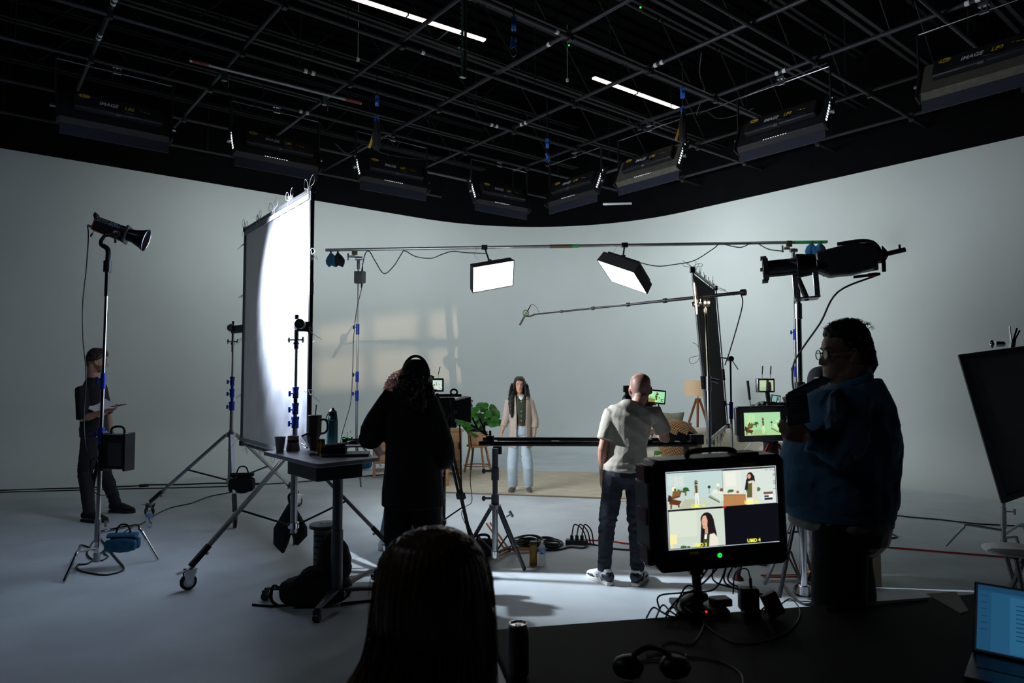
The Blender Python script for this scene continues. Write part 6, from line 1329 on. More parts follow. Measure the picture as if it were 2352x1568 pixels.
# ---- 8: seated person in the foreground, seen from behind
s = Person('person', 'seated person in the near foreground, back of a head of long straight brown hair', (-.222, 1.42), -.02, 1.66, (0.35,0.19,0.13))
s.b.z = -.225; s.J = {k_: (v+V3(0,0,-.225) if v is not None else None) for k_, v in s.J.items()}
for n, sg in (('L',-1),('R',1)):
    s.J['hip'+n] = V3(-.222+sg*.09,1.42,.60); s.J['kn'+n] = V3(-.222+sg*.10,1.84,.55); s.J['an'+n] = V3(-.222+sg*.10,1.86,.09); s.J['toe'+n] = None
    s.J['el'+n] = V3(-.222+sg*.23,1.50,.84); s.J['wr'+n] = V3(-.222+sg*.14,1.74,.82)
s.J['head'] = at(1000,1358,1.45); s.J['neck'] = V3(s.J['head'].x,1.43,s.J['head'].z-.165)
dz = s.J['neck'].z-s.P(0,0,1.475,1).z; s.b.z += dz
for n in 'LR': s.J['sh'+n] = s.P((-.13 if n == 'L' else .13),0,1.39,1)
s.body({'L': dict(n=V3(0,0,-1), s=-1), 'R': dict(n=V3(0,0,-1), s=1)}, .008)
tp = [(.92,.17,.12,0),(1.0,.165,.118,0),(1.1,.158,.112,0),(1.25,.166,.115,0),(1.38,.166,.105,-.004),(1.44,.125,.08,-.01),(1.475,.07,.062,-.012)]
s.bw = .8; s.top(mat('brown_knit', (.03,.022,.018,1), .9), tp, (1.7,.06,.045), .008, voxel=.01)
k0 = s.b.z; mb = MB()
for n in 'LR': mb.loft([s.J['hip'+n]+V3(0,-.06,.02), s.J['hip'+n], s.J['hip'+n].lerp(s.J['kn'+n],.6), s.J['kn'+n], s.J['an'+n]+V3(0,0,.03)], [.11,.10,.08,.075,.06], None, 14)
remesh('trousers', mb, BLKPANT, s.t, .012, 2)
s.b.z = 0
for n, o, P_, sd, k in s.shoes(BLKF, RUB, 1.0): pass
BRN = mat('brown_straight_hair', (.085,.045,.020,1), .38, var=.35, scale=30, stretch=(4,4,.3))
Hc_ = s.J['head']; mb = MB()
wid = [(.135,.018,.02),(.128,.050,.05),(.108,.086,.082),(.075,.108,.103),(.03,.118,.115),(-.03,.122,.115),(-.10,.125,.105),(-.16,.138,.095),(-.22,.158,.09),(-.30,.185,.085),(-.38,.20,.07)]
mb.loft([Hc_+V3(-.003-(.045 if z < -.1 else 0)*(-z-.1)/.2,-.02-(.035 if z < -.1 else 0),z) for z, _, _ in wid], [(a, b) for _, a, b in wid], V3(1,0,0), 32, cap=.1)
def hd(co): a = math.atan2(co.x-Hc_.x, co.y-Hc_.y); return .0022*math.sin(a*46+5*noise.noise(co*7))+.003*noise.noise(co*12)
remesh('hair', mb, BRN, s.t, .006, 3, disp=hd)
mb = MB(); rr = random.Random(12)
for i in range(420):
    a = rr.uniform(0, 2*PI); pts = []; q = rr.uniform(-.004,.009); u0 = rr.uniform(0,.5); ph = rr.uniform(0,6)
    for j in range(9):
        t_ = u0+(1-u0)*j/8*rr.uniform(.98,1); zz = .136-.50*t_
        kx = 0
        for m_ in range(len(wid)-1):
            if wid[m_+1][0] <= zz <= wid[m_][0]:
                f = (wid[m_][0]-zz)/(wid[m_][0]-wid[m_+1][0]); ax_ = wid[m_][1]*(1-f)+wid[m_+1][1]*f; ay_ = wid[m_][2]*(1-f)+wid[m_+1][2]*f; kx = 1
        if not kx: continue
        pts.append(Hc_+V3((ax_+q)*math.cos(a)-.003-(.045 if zz < -.1 else 0)*(-zz-.1)/.2+.002*math.sin(ph+j), -.02-(.035 if zz < -.1 else 0)+(ay_+q)*math.sin(a), zz))
    if len(pts) > 3: mb.tube(pts, .0009, 3)
part('loose_hairs', mb, BRN, s.t, kind='stuff')
t = thing('stool', 'low black stool under the seated person in the foreground', 'stool', (-.222,1.38,0))
part('seat', MB().cyl((-.222,1.38,.44), (-.222,1.38,.50), .20, n=24), BLK, t, bevel=.01); part('column', MB().cyl((-.222,1.38,.03), (-.222,1.38,.44), .03, n=12), BLKM, t); part('base', MB().cyl((-.222,1.38,0.0), (-.222,1.38,.03), .22, n=24), BLKM, t, bevel=.005)
# ================================================================ flat pictures on screens
SCRM = mat('screen_picture', (1,1,1,1), 0.4, emit=1.0, attr='pic')
def picture(name, polys, M, parent, strength_mat=None, label=None):
    """polys: (srgb colour, [(x, y)...]) painted one over the other in the unit square, M maps it into the world"""
    me = bpy.data.meshes.new(name); vs = []; fs = []; cols = []; off = wloc(parent)
    for i, (c, P) in enumerate(polys):
        o = len(vs); vs += [M @ V3(x, y, 0.00008*(i+1)) - off for x, y in P]; fs.append(tuple(range(o, o+len(P)))); cols.append(c)
    me.from_pydata([tuple(v) for v in vs], [], fs); me.update(); ca = me.color_attributes.new('pic', 'FLOAT_COLOR', 'CORNER')
    for p in me.polygons:
        c = cols[p.index]
        for li in p.loop_indices: ca.data[li].color = (lin(c[0]), lin(c[1]), lin(c[2]), 1)
    me.materials.append(strength_mat or SCRM); ob = bpy.data.objects.new(name, me); COL.objects.link(ob); ob.parent = parent
    if label: ob['label'] = label
    return ob
def ell(cx, cy, rx, ry, n=14, a0=0): return [(cx+rx*math.cos(a0+2*PI*i/n), cy+ry*math.sin(a0+2*PI*i/n)) for i in range(n)]
def rect(x0, y0, x1, y1): return [(x0,y0),(x1,y0),(x1,y1),(x0,y1)]
def sub(polys, x0, y0, x1, y1, tint=None):
    def tc(c): return c if tint is None else tuple(min(255, c[i]*tint[i]) for i in range(3))
    return [(tc(c), [(x0+(x1-x0)*x, y0+(y1-y0)*y) for x, y in P]) for c, P in polys]
def wide_shot():
    g = [((176,197,193), rect(0,0,1,1)), ((196,205,196), rect(.12,.62,.30,.92)), ((188,202,196), rect(.02,.66,.12,.93))]
    for x in (.12,.21): g.append(((180,196,192), rect(x-.006,.62,x+.006,.93)))
    g += [((182,193,178), [(0,0),(1,0),(1,.20),(.6,.30),(.3,.28),(0,.18)]), ((170,176,154), [(.2,.0),(.62,.0),(.55,.24),(.3,.26)])]
    g += [((235,225,170), rect(.09,.52,.15,.62)), ((120,84,48), [(.07,.28),(.22,.33),(.27,.52),(.10,.50)]), ((96,60,34), [(.07,.28),(.22,.33),(.215,.38),(.07,.33)]), ((92,48,24), [(.02,.16),(.20,.10),(.25,.22),(.07,.30)]), ((60,34,22), [(.0,.24),(.05,.20),(.08,.36),(.02,.42)]), ((110,60,28), [(.04,.02),(.07,.02),(.08,.17),(.05,.17)]), ((110,60,28), [(.18,.04),(.21,.05),(.21,.16),(.18,.14)])]
    g += [((40,84,40), ell(.33,.54,.055,.055,9)), ((52,98,46), ell(.30,.48,.045,.035,8)), ((44,84,44), ell(.37,.50,.035,.02,7)), ((120,84,54), rect(.31,.36,.34,.47)), ((44,80,46), ell(.14,.54,.02,.05,7)), ((50,92,48), ell(.20,.53,.025,.02,7))]
    g += [((36,60,42), ell(.75,.56,.03,.045,8)), ((60,66,52), rect(.745,.38,.752,.54)), ((196,208,196), [(.76,.28),(.92,.12),(1,.16),(1,.42),(.80,.44)]), ((150,164,150), [(.74,.30),(.92,.12),(.93,.17),(.76,.35)]), ((48,46,34), [(.73,.28),(.93,.10),(.93,.125),(.735,.305)]), ((214,218,205), [(.80,.40),(.98,.36),(.98,.46),(.82,.48)]), ((112,84,62), ell(.97,.46,.04,.05,9)), ((232,226,186), rect(.885,.56,.935,.64)), ((96,66,44), rect(.906,.40,.914,.56))]
    g += [((40,36,36), ell(.515,.72,.028,.055,10)), ((36,32,34), [(.487,.50),(.545,.50),(.543,.74),(.490,.74)]), ((186,140,116), ell(.518,.725,.013,.028,9)), ((186,172,152), [(.480,.36),(.560,.36),(.552,.64),(.535,.66),(.50,.66)]), ((72,72,46), rect(.497,.40,.535,.63)), ((214,218,216), [(.485,.06),(.510,.06),(.522,.38),(.540,.06),(.560,.06),(.552,.42),(.488,.42)]), ((176,130,106), [(.470,.36),(.480,.36),(.487,.48),(.478,.48)])]
    return g
def medium_shot():
    g = [((196,206,200), rect(0,0,1,1)), ((205,210,200), rect(0,.2,.35,1)), ((216,218,206), rect(.05,.55,.25,.95))]
    g += [((168,120,72), [(.0,.0),(.42,.0),(.42,.30),(.0,.34)]), ((150,104,62), [(0,.30),(.42,.27),(.42,.30),(0,.34)]), ((150,104,62), rect(.20,0,.205,.30)), ((60,100,50), ell(.14,.42,.06,.045,9)), ((78,120,60), ell(.10,.40,.03,.03,8)), ((140,90,60), ell(.27,.38,.03,.04,8)), ((66,110,56), ell(.66,.42,.05,.06,9))]
    g += [((34,28,30), ell(.52,.80,.065,.12,12)), ((34,28,30), [(.43,.35),(.62,.35),(.60,.82),(.46,.82)]), ((200,150,124), ell(.50,.80,.034,.07,10)), ((206,200,184), [(.40,.02),(.64,.02),(.64,.60),(.57,.68),(.48,.66)]), ((84,88,52), [(.44,.20),(.54,.20),(.55,.62),(.50,.60),(.46,.62)]), ((214,216,214), rect(.44,.0,.56,.16)), ((34,28,30), [(.40,.42),(.46,.42),(.48,.74),(.44,.72)])]
    g += [((110,80,56), rect(.76,.26,.94,.33)), ((220,222,220), rect(.76,.10,.94,.25)), ((30,30,40), rect(.77,.10,.93,.16)), ((40,42,60), rect(.77,.18,.86,.23))]
    for y in (.93,.82,.78,.62,.58,.54,.40): g.append(((120,128,128), rect(.95,y,.995,y+.02)))
    for x in (.80,.88): g.append(((120,128,128), rect(x,.95,x+.06,.965)))
    return g
def close_shot():
    g = [((188,198,186), rect(0,0,1,1)), ((198,206,190), rect(0,.3,.5,1)), ((226,216,160), rect(.0,.12,.13,.38)), ((232,210,140), rect(.02,.02,.05,.12)), ((54,92,50), ell(.24,.03,.06,.04,8)), ((60,96,54), ell(.33,.02,.03,.03,8))]
    g += [((28,22,24), ell(.68,.72,.115,.20,16)), ((28,22,24), [(.54,.0),(.80,.0),(.86,.18),(.80,.75),(.58,.72)]), ((205,160,136), [(.585,.70),(.61,.82),(.66,.84),(.69,.70),(.68,.52),(.645,.46),(.60,.50)]), ((196,146,124), [(.63,.34),(.69,.34),(.69,.52),(.64,.50)]), ((54,62,40), [(.54,.0),(.72,.0),(.72,.28),(.66,.36),(.60,.30)]), ((230,232,230), [(.62,.20),(.66,.20),(.67,.34),(.63,.32)]), ((214,208,192), [(.70,.0),(.88,.0),(.86,.22),(.80,.34),(.72,.32)]), ((28,22,24), [(.53,.0),(.58,.0),(.62,.36),(.60,.50),(.57,.30)]), ((60,34,34), rect(.598,.665,.625,.675)), ((150,80,76), rect(.605,.545,.635,.56))]
    return g
# ================================================================ tables, cameras, set dressing
# ---- crew cart at left
TZ = 1.085; PT = [G(602,1036,TZ), G(728,1066,TZ), G(878,1050,TZ), G(742,1027,TZ)]
ctr = sum(PT, V3(0,0,0))/4; t = thing('work_cart', 'grey topped wheeled work table crowded with cups and gear at left', 'table', V3(ctr.x,ctr.y,0))
def rounded(P4, r=0.05, n=4):
    out = []
    for i in range(4):
        p, a, b = P4[i], P4[i-1], P4[(i+1)%4]; da, db = (a-p).normalized(), (b-p).normalized()
        for k in range(n+1):
            u = k/n; out.append(p+da*r*(1-u)**2+db*r*u**2)
    return out
RP_ = rounded(PT); nR = len(RP_)
def slab(P, h): n_ = len(P); return MB().add(list(P)+[p-V3(0,0,h) for p in P], [tuple(range(n_)), tuple(range(2*n_-1,n_-1,-1))]+[(i,(i+1)%n_,n_+(i+1)%n_,n_+i) for i in range(n_)])
part('tabletop', slab(RP_, 0.028), GREY, t, bevel=0.004); 
e1 = (PT[1]-PT[0]).normalized(); e2 = V3(-e1.y,e1.x,0); am = basis(e1,e2,V3(0,0,1)).to_3x3()
part('under_box', MB().box((PT[0].lerp(PT[1],.68)+e2*0.20)-V3(0,0,0.08), (0.50,0.34,0.095), am), BLK, t, bevel=0.004)
cb = at(775,1345,5.02); cb.z = 0; cb = V3(G(778,1338).x-.0, 5.02, 0); cb.x = at(775,1200,5.02).x
part('column', MB().cyl(cb+V3(0,0,0.10), cb+V3(0,0,TZ-0.03), 0.036, n=20), GREYD, t); part('column_sleeve', MB().cyl(cb+V3(0,0,0.10), cb+V3(0,0,0.55), 0.042, n=20), GREYD, t)
part('base_hub', MB().box(cb+V3(0,0,0.10), (0.14,0.12,0.05)), BLKM, t, bevel=0.01)
for (px, py) in ((728,1428), (610,1378), (945,1378), (860,1330)):
    f = G(px, py, 0.0); d = V3(f.x-cb.x, f.y-cb.y, 0); dn = d.normalized(); s_ = V3(-dn.y,dn.x,0); top = cb+V3(0,0,0.12); e = V3(f.x,f.y,0.085)
    part('foot_arm', MB().loft([top, top+dn*d.length*.3+V3(0,0,.0), e], [(.036,.016),(.032,.014),(.020,.010)], s_, 10, cap=.4, sq=.6), GREYD, t)
    o = part('caster', MB().cyl(V3(f.x,f.y,.03)-s_*.022, V3(f.x,f.y,.03)+s_*.022, .030, n=16), BLK, t, bevel=.004); part('fork', MB().box(V3(f.x,f.y,.062), (.03,.05,.03), Rz(math.atan2(dn.y,dn.x))).cyl(V3(f.x,f.y,.05), V3(f.x,f.y,.085), .008, n=8), BLK, o)
def onT(px, py): return G(px, py, TZ)
def lathe_thing(name, label, cat, c, prof, m, parts=(), n=28):
    t_ = thing(name, label, cat, c); part('body', MB().lathe(prof, c, n=n), m, t_, smooth=40); return t_
c = onT(643,1037); t = lathe_thing('paper_cup', 'plain grey paper cup, leftmost on the work cart', 'cup', c, [(.026,0),(.0265,.002),(.040,.108),(.0425,.109),(.0425,.113),(.0385,.113),(.0255,.006),(0.0,.006)], mat('grey_paper', (.30,.29,.31,1), .8))
c = onT(673,1034); t = thing('ceramic_mug', 'squat beige cup with a black band beside the paper cup', 'cup', c)
part('body', MB().lathe([(.050,0),(.052,.01),(.046,.05),(.042,.062),(.042,.105),(.044,.110),(.041,.112),(.038,.108),(.038,.02),(0,.02)], c, n=28), mat('beige_ceramic', (.34,.31,.28,1), .7), t); part('band', MB().cyl(c+V3(0,0,.062), c+V3(0,0,.084), .0435, n=28), RUB, t)
c = onT(706,1034); d = V3(-.42,-.1,.9).normalized(); t = thing('plastic_cup', 'clear plastic cup with black lid leaning against the mug', 'cup', c)
part('cup_wall', MB().lathe([(.022,0),(.030,.10),(.029,.10),(.021,.002),(0,.002)], c+V3(.03,0,.03), d, 20), mat('clear_plastic', (.75,.8,.85,1), .1, trans=.85), t); part('lid', MB().cyl(c+V3(.03,0,.03)+d*.10, c+V3(.03,0,.03)+d*.112, .033, n=20), BLK, t)
c = onT(724,1033)+V3(0,-.02,0); t = thing('tumbler', 'tall dark brown tumbler with handle and straw on the work cart', 'tumbler', c); TB = mat('dark_brown_coating', (.030,.022,.020,1), .45, var=.1)
part('body', MB().lathe([(.034,0),(.036,.005),(.037,.10),(.050,.125),(.052,.24),(.052,.262),(.048,.262),(.046,.25),(0,.25)], c, n=30), TB, t, smooth=40); part('lid', MB().cyl(c+V3(0,0,.255), c+V3(0,0,.275), .053, n=28), BLK, t, bevel=.003)
part('straw', MB().cyl(c+V3(.003,0,.26), c+V3(.010,0,.355), .0045, n=8), BLK, t); part('handle', MB().tube(crom([c+V3(.05,0,.238), c+V3(.080,0,.238), c+V3(.098,0,.215), c+V3(.098,0,.16), c+V3(.075,0,.135), c+V3(.045,0,.13)], 5), .0085, 8), TB, t)
c = onT(759,1029)+V3(0,.05,0); t = thing('water_bottle', 'tall teal insulated bottle with black loop cap behind the tumbler', 'bottle', c)
part('body', MB().lathe([(.040,0),(.044,.006),(.044,.215),(.038,.245),(.028,.262),(.028,.275),(0,.275)], c, n=30), mat('teal_coating', (.012,.13,.17,1), .4), t, smooth=40); part('cap', MB().lathe([(.034,0),(.034,.03),(.018,.042),(.012,.058),(0,.06)], c+V3(0,0,.262), n=20), BLK, t, smooth=40)
part('carry_loop', MB().tube(crom([c+V3(-.034,-.01,.275), c+V3(-.042,-.03,.24), c+V3(-.02,-.045,.222), c+V3(.02,-.045,.222), c+V3(.042,-.03,.24), c+V3(.034,-.01,.275)], 5), .004, 6), BLK, t)
AMB = mat('amber_drink', (.36,.20,.02,1), .15, trans=.5); LIDD = mat('dark_lid', (.02,.015,.012,1), .4)
def tea(c, lab, h=.125, r=.0285, nm='glass_bottle'):
    t_ = thing(nm, lab, 'bottle', c); part('body', MB().lathe([(r*.9,0),(r,.006),(r,h*.72),(r*.97,h*.78),(r*.98,h*.80),(r*.98,h*.86),(0,h*.86)], c, n=20), AMB, t_, smooth=40); part('lid', MB().lathe([(r*1.0,h*.86),(r*1.0,h*.95),(r*.9,h),(0,h)], c, n=20), LIDD, t_, smooth=40)
    part('label_band', MB().cyl(c+V3(0,0,h*.1), c+V3(0,0,h*.16), r*1.02, n=20), LIDD, t_); return t_
tea(onT(743,1038)+V3(0,-.07,0), 'amber drink bottle standing in front of the tumbler handle', .105, .030)
c = onT(765,1046); t = thing('gear_case', 'flat black equipment case with straps lying on the work cart', 'case', c)
part('case', MB().box(c+V3(0.0,.03,.035), (.175,.13,.06), Rz(.12)), BLKF, t, bevel=.015); part('cover_flap', MB().box(c+V3(0.0,.03,.072), (.165,.125,.018), Rz(.16) @ Matrix.Rotation(-.10,3,'Y')), BLKF, t, bevel=.006); part('strap', MB().tube(crom([c+V3(-.09,-.04,.004), c+V3(-.14,-.05,.02), c+V3(-.16,-.02,.006), c+V3(-.10,.0,.01)], 5), .004, 5), BLKF, t)
c = onT(796,1045); t = thing('closed_laptop', 'closed dark laptop near the right corner of the work cart', 'laptop', c); part('shell', MB().box(c+V3(.0,.0,.009), (.33,.22,.018), Rz(.16)), BLK, t, bevel=.004)
c = onT(794,1028)+V3(.02,.05,.02); t = thing('radio_gear', 'small jumble of black radio gear with green lights on the work cart', 'electronics', c)
for k in range(5): part('transmitter', MB().box(c+V3(-.05+.027*k, rr.uniform(-.02,.02), .02+rr.uniform(-.005,.012)), (.024,.05,.06), Rz(rr.uniform(-.3,.3))), BLK, t, bevel=.003)
part('green_light', MB().box(c+V3(-.03,-.03,.052), (.03,.004,.004)).box(c+V3(.01,-.03,.058), (.012,.004,.004)), GLED, t); part('antenna', MB().tube(crom([c+V3(-.02,0,.05), c+V3(-.02,0,.10), c+V3(0,0,.115), c+V3(.01,0,.09)], 4), .002, 4), CABLE, t)
c = onT(818,1034); t = thing('clipboard', 'dark clipboard with a blue clip on the right end of the work cart', 'clipboard', c); part('board', MB().box(c+V3(0,.05,.03), (.19,.12,.012), Rz(.1)), DGREY, t, bevel=.002); part('clip', MB().box(c+V3(.075,.05,.04), (.03,.03,.014), Rz(.1)), BLUE, t); part('loose_cable', MB().tube(crom([c+V3(-.08,.02,.06), c+V3(-.02,.01,.075), c+V3(.05,.03,.07), c+V3(.03,.06,.05)], 4), .004, 5), CABLE, t)
# ---- collapsible stool and backpack
c = G(733,1352)+V3(0,.15,0); t = thing('folding_stool', 'black collapsible ribbed stool standing under the work cart', 'stool', c); 
part('seat', MB().lathe([(.11,-.035),(.125,-.03),(.125,-.003),(.115,0),(0,0)], c+V3(0,0,.475), n=32), BLK, t, smooth=40); part('seat_slot', MB().box(c+V3(-.03,0,.477), (.03,.012,.003)).box(c+V3(.03,0,.477), (.03,.012,.003)), DGREY, t)
for k in range(9): part('ring', MB().lathe([(.082-.0*k,0),(.090,.005),(.090,.038),(.082,.043),(0,.043)], c+V3(0,0,.02+k*.047), n=28), BLK if k % 2 else DGREY, t, smooth=40)
c = G(715,1388); t = thing('backpack', 'slumped black backpack on the floor against the collapsible stool', 'backpack', c)
mb = MB().loft([c+V3(-.19,.02,.09), c+V3(-.05,.0,.10), c+V3(.12,.02,.11), c+V3(.24,.06,.10)], [(.085,.08),(.12,.11),(.12,.12),(.08,.09)], V3(0,0,1), 18, cap=.6, sq=.8).loft([c+V3(.10,.06,.12), c+V3(.14,.08,.26), c+V3(.14,.08,.40), c+V3(.11,.06,.47)], [(.13,.09),(.14,.09),(.11,.075),(.06,.05)], V3(1,0,0), 18, cap=.6)
mb.loft([c+V3(-.10,.0,.18), c+V3(.0,-.02,.24), c+V3(.10,.0,.26)], [(.03,.07),(.04,.08),(.03,.07)], V3(0,0,1), 12)
for v in mb.v: v.z = max(v.z, .004)
remesh('bag_body', mb, BLKF, t, .012, 2, disp=noisy(.014, 13, 5)); part('pocket', MB().loft([c+V3(-.12,-.10,.08), c+V3(.10,-.09,.09)], [(.05,.02),(.055,.025)], V3(0,0,1), 14, sq=.7), BLKF, t)
for q in ([c+V3(-.20,-.02,.10), c+V3(-.27,-.02,.14), c+V3(-.28,-.04,.05), c+V3(-.22,-.06,.01)], [c+V3(-.16,-.05,.01), c+V3(-.28,-.06,.006), c+V3(-.42,-.03,.006)], [c+V3(.22,-.02,.01), c+V3(.36,.04,.006), c+V3(.46,.07,.006)], [c+V3(.13,.0,.46), c+V3(.20,.0,.42), c+V3(.21,-.02,.30)]): part('strap', MB().loft(crom(q, 4), [(.012,.003)]*len(crom(q,4)), None, 6, cap=0), BLKF, t)
# ---- slider rail with its supports
r0, r1 = at(1100,1018,6.30), at(1600,1021,6.22); r0.z = r1.z = 1.045
t = thing('camera_slider', 'long black twin tube camera slider at waist height in the middle', 'slider', (r0+r1)/2); off = V3(.02,.40,0)
part('rail_tube', MB().cyl(r0, r1, .022, n=14), BLKM, t); part('rail_tube', MB().cyl(r0+off, r1+off, .022, n=14), BLKM, t)
for k in (0.06, .36, .66, .94): part('cross_tie', MB().box(r0.lerp(r1,k)+off*.5-V3(0,0,.01), (.07,.42,.018)), BLK, t, bevel=.003)
part('carriage', MB().box(r0.lerp(r1,.72)+off*.5+V3(0,0,.03), (.30,.44,.03)), BLKM, t, bevel=.005)
for q in (r0+V3(.10,.1,.03),): part('end_bracket', MB().box(q, (.07,.12,.07)).cyl(q+V3(0,0,.03), q+V3(0,0,.08), .012, n=8).box(q+V3(.07,-.12,-.09), (.08,.05,.07)), BLK, t, bevel=.004)
for k in range(3): q = r0+V3(.08,.12,.06); part('clamp_arm', MB().cyl(q, q+V3(-.16-.05*k,.05*k,.10+.05*k), .012, n=6).cyl(q+V3(-.10,0,.07), q+V3(-.15,.0,.17), .009, n=6) if k == 0 else MB().cyl(q+V3(-.02*k,0,.02), q+V3(-.13+.05*k,.02,.19-.03*k), .009, n=6), BLK, t)
q = r1-V3(.09,0,0)+off*.2
for k in range(3): part('end_plate', MB().box(q+V3(-.13+.10*k,.02*k,.055), (.09,.02,.08), Matrix.Rotation(.4,3,'Y')), DGREY, t, bevel=.003)
part('end_block', MB().box(q+V3(.10,.0,.04), (.12,.12,.09)), BLK, t, bevel=.006)
def slider_leg(b, lab, feet, ht):
    t_ = thing('slider_tripod', lab, 'stand', b, 'slider supports')
    part('column', MB().cyl(b+V3(0,0,.10), b+V3(0,0,.62), .026, n=14), DULL, t_); part('riser', MB().cyl(b+V3(0,0,.60), b+V3(0,0,.86), .023, n=14), GREYD, t_); part('riser', MB().cyl(b+V3(0,0,.84), b+V3(0,0,ht), .027, n=14), GREYD, t_)
    for z in (.60,.84): part('collar', MB().cyl(b+V3(0,0,z-.10), b+V3(0,0,z+.01), .034, n=14), DGREY, t_, bevel=.003); part('collar_knob', MB().cyl(b+V3(-.03,0,z-.02), b+V3(-.10,0,z-.02), .010, n=8).ball(b+V3(-.10,-.01,z-.02), (.018,.012,.024), 8), DGREY, t_)
    part('leg_hub', MB().cyl(b+V3(0,0,.49), b+V3(0,0,.53), .052, n=14), DULL, t_, bevel=.004); part('low_hub', MB().cyl(b+V3(0,0,.06), b+V3(0,0,.12), .034, n=14), CHROME, t_, bevel=.003)
    for f in feet:
        f = Vector(f); d = V3(f.x-b.x,f.y-b.y,0).normalized(); s_ = V3(-d.y,d.x,0); a_, e = b+d*.045+V3(0,0,.51), V3(f.x,f.y,.018); l = e-a_
        part('leg', MB().box((a_+e)/2, (l.length,.032,.022), basis(l.normalized(), s_, l.normalized().cross(s_)).to_3x3()), GREYD, t_, bevel=.003); part('brace', MB().cyl(b+V3(0,0,.10), a_.lerp(e,.62), .008, n=6), DGREY, t_); part('foot_cap', MB().ball(e, .017, 8), RUB, t_)
    part('lock_knob', knob(MB(), b+V3(.10,-.02,.42), V3(1,0,.6), .022, .05), DULL, t_)
sl_b = at(1137,1268,6.12); sl_b.z = 0; slider_leg(sl_b, 'black tripod stand under the left end of the slider', [G(1204,1310), G(1066,1268)+V3(.02,0,0), V3(sl_b.x+.18,sl_b.y+.42,0)], 1.02)
sr_b = at(1578,1200,6.25); sr_b.z = 0; slider_leg(sr_b, 'tripod stand under the right end of the slider, behind the big monitor', [V3(sr_b.x-.4,sr_b.y-.15,0), V3(sr_b.x+.35,sr_b.y-.25,0), V3(sr_b.x+.05,sr_b.y+.45,0)], 1.02)
def orange_spreader(c, rz, lab):
    t_ = thing('tripod_spreader', lab, 'spreader', c); R = Rz(rz)
    for a in (0, 2.1, 4.2):
        d = R @ V3(math.cos(a), math.sin(a), 0); s_ = V3(-d.y,d.x,0)
        for sg in (-1,1): part('bar', MB().box(c+d*.17+s_*sg*.022+V3(0,0,.03+(.10 if a == 2.1 else 0)), (.30,.018,.014), basis(d+V3(0,0,.6 if a == 2.1 else 0), s_, V3(0,0,1)).to_3x3()), ORANGE, t_, bevel=.003)
    part('hub', MB().cyl(c+V3(0,0,.012), c+V3(0,0,.05), .035, n=14), BLK, t_, bevel=.003)
orange_spreader(G(1160,1272,0)+V3(.02,.05,0), .1, 'orange floor spreader beside the foot of the left slider tripod'); orange_spreader(G(1838,1330,0), 3.2, 'orange floor spreader beside the foot of the spotlight stand')
t = thing('sandbag', 'black sandbag with a loop handle behind the left slider tripod', 'sandbag', G(1112,1283)); c = G(1112,1283)+V3(0,.05,0)
part('bag_lobe', MB().loft([c+V3(-.09,0,.085), c+V3(0,0,.09), c+V3(.09,0,.085)], [(.075,.07),(.082,.075),(.075,.07)], V3(0,0,1), 16, sq=.7, cap=.4), BLKF, t); part('handle', MB().tube(crom([c+V3(-.07,0,.15), c+V3(-.05,0,.20), c+V3(.03,0,.20), c+V3(.05,0,.15)], 5), .012, 8), BLKF, t)
# ---- cameras
def monitor(name, lab, c, w_, h_, yaw, pitch, polys, depth=.03, frame=.014, parent=None, cat='monitor', roll=0.0, bez=BLK, bot=None):
    R = (Matrix.Rotation(yaw,4,'Z') @ Matrix.Rotation(pitch,4,'X') @ Matrix.Rotation(roll,4,'Y')); M = Matrix.Translation(c) @ R
    t_ = parent or thing(name, lab, cat, c)
    o = part('display_housing', MB().box((0,depth/2,0), (w_+2*frame,depth,h_+2*frame)).xf(M), bez, t_, bevel=min(.008, frame*.5))
    picture('screen', polys, M @ basis(V3(w_,0,0), V3(0,0,h_), V3(0,-1,0), (-w_/2,-.0015,-h_/2)), t_, label='lit screen showing a shot of the set'); return t_, M
# camera A, centre left
c = at(1035,940,6.35); tA = thing('cinema_camera', 'big black studio camera with matte box, between the headphones person and the plant', 'camera', c-V3(0,0,.14))
part('body', MB().box(c+V3(-.08,.02,0), (.24,.16,.22), Rz(.1)), BLK, tA, bevel=.012); MBx = Rz(.35)
part('matte_box', MB().add([c+MBx@V3(x,y,z) for x,y,z in ((.04,-.075,-.085),(.04,.075,-.085),(.04,.075,.085),(.04,-.075,.085),(.16,-.12,-.12),(.16,.12,-.12),(.16,.12,.12),(.16,-.12,.12))], [(0,1,2,3),(0,4,5,1),(1,5,6,2),(2,6,7,3),(3,7,4,0),(4,7,6,5)]), BLK, tA, smooth=0)
part('top_plate', MB().box(c+V3(-.03,0,.13), (.26,.09,.025), Rz(.1)), BLKM, tA, bevel=.004); part('top_handle', MB().tube([c+V3(.03+.030*math.cos(q), 0, .160+.026*math.sin(q)) for q in [2*PI*i/14 for i in range(14)]], .009, 6, closed=True), BLK, tA)
for k in range(4): part('side_knob', MB().cyl(c+V3(-.10+.05*k,-.07,-.05+.03*(k%2)), c+V3(-.10+.05*k,-.095,-.05+.03*(k%2)), .020, n=12), DGREY, tA)
for k in range(3): part('side_cable', MB().tube(crom([c+V3(-.08+.04*k,-.08,.10), c+V3(-.04+.03*k,-.13,.0), c+V3(-.06+.04*k,-.10,-.10)], 5), .005, 5), CABLE, tA)
part('mount_plate', MB().box(c+V3(-.05,0,-.14), (.22,.13,.05)), BLK, tA, bevel=.005)
tmA, MM = monitor('camera_monitor', 'small lit monitor above the big studio camera beside the headphones', at(1002,884,6.2), .105, .090, .15, 0, wide_shot(), frame=.016)
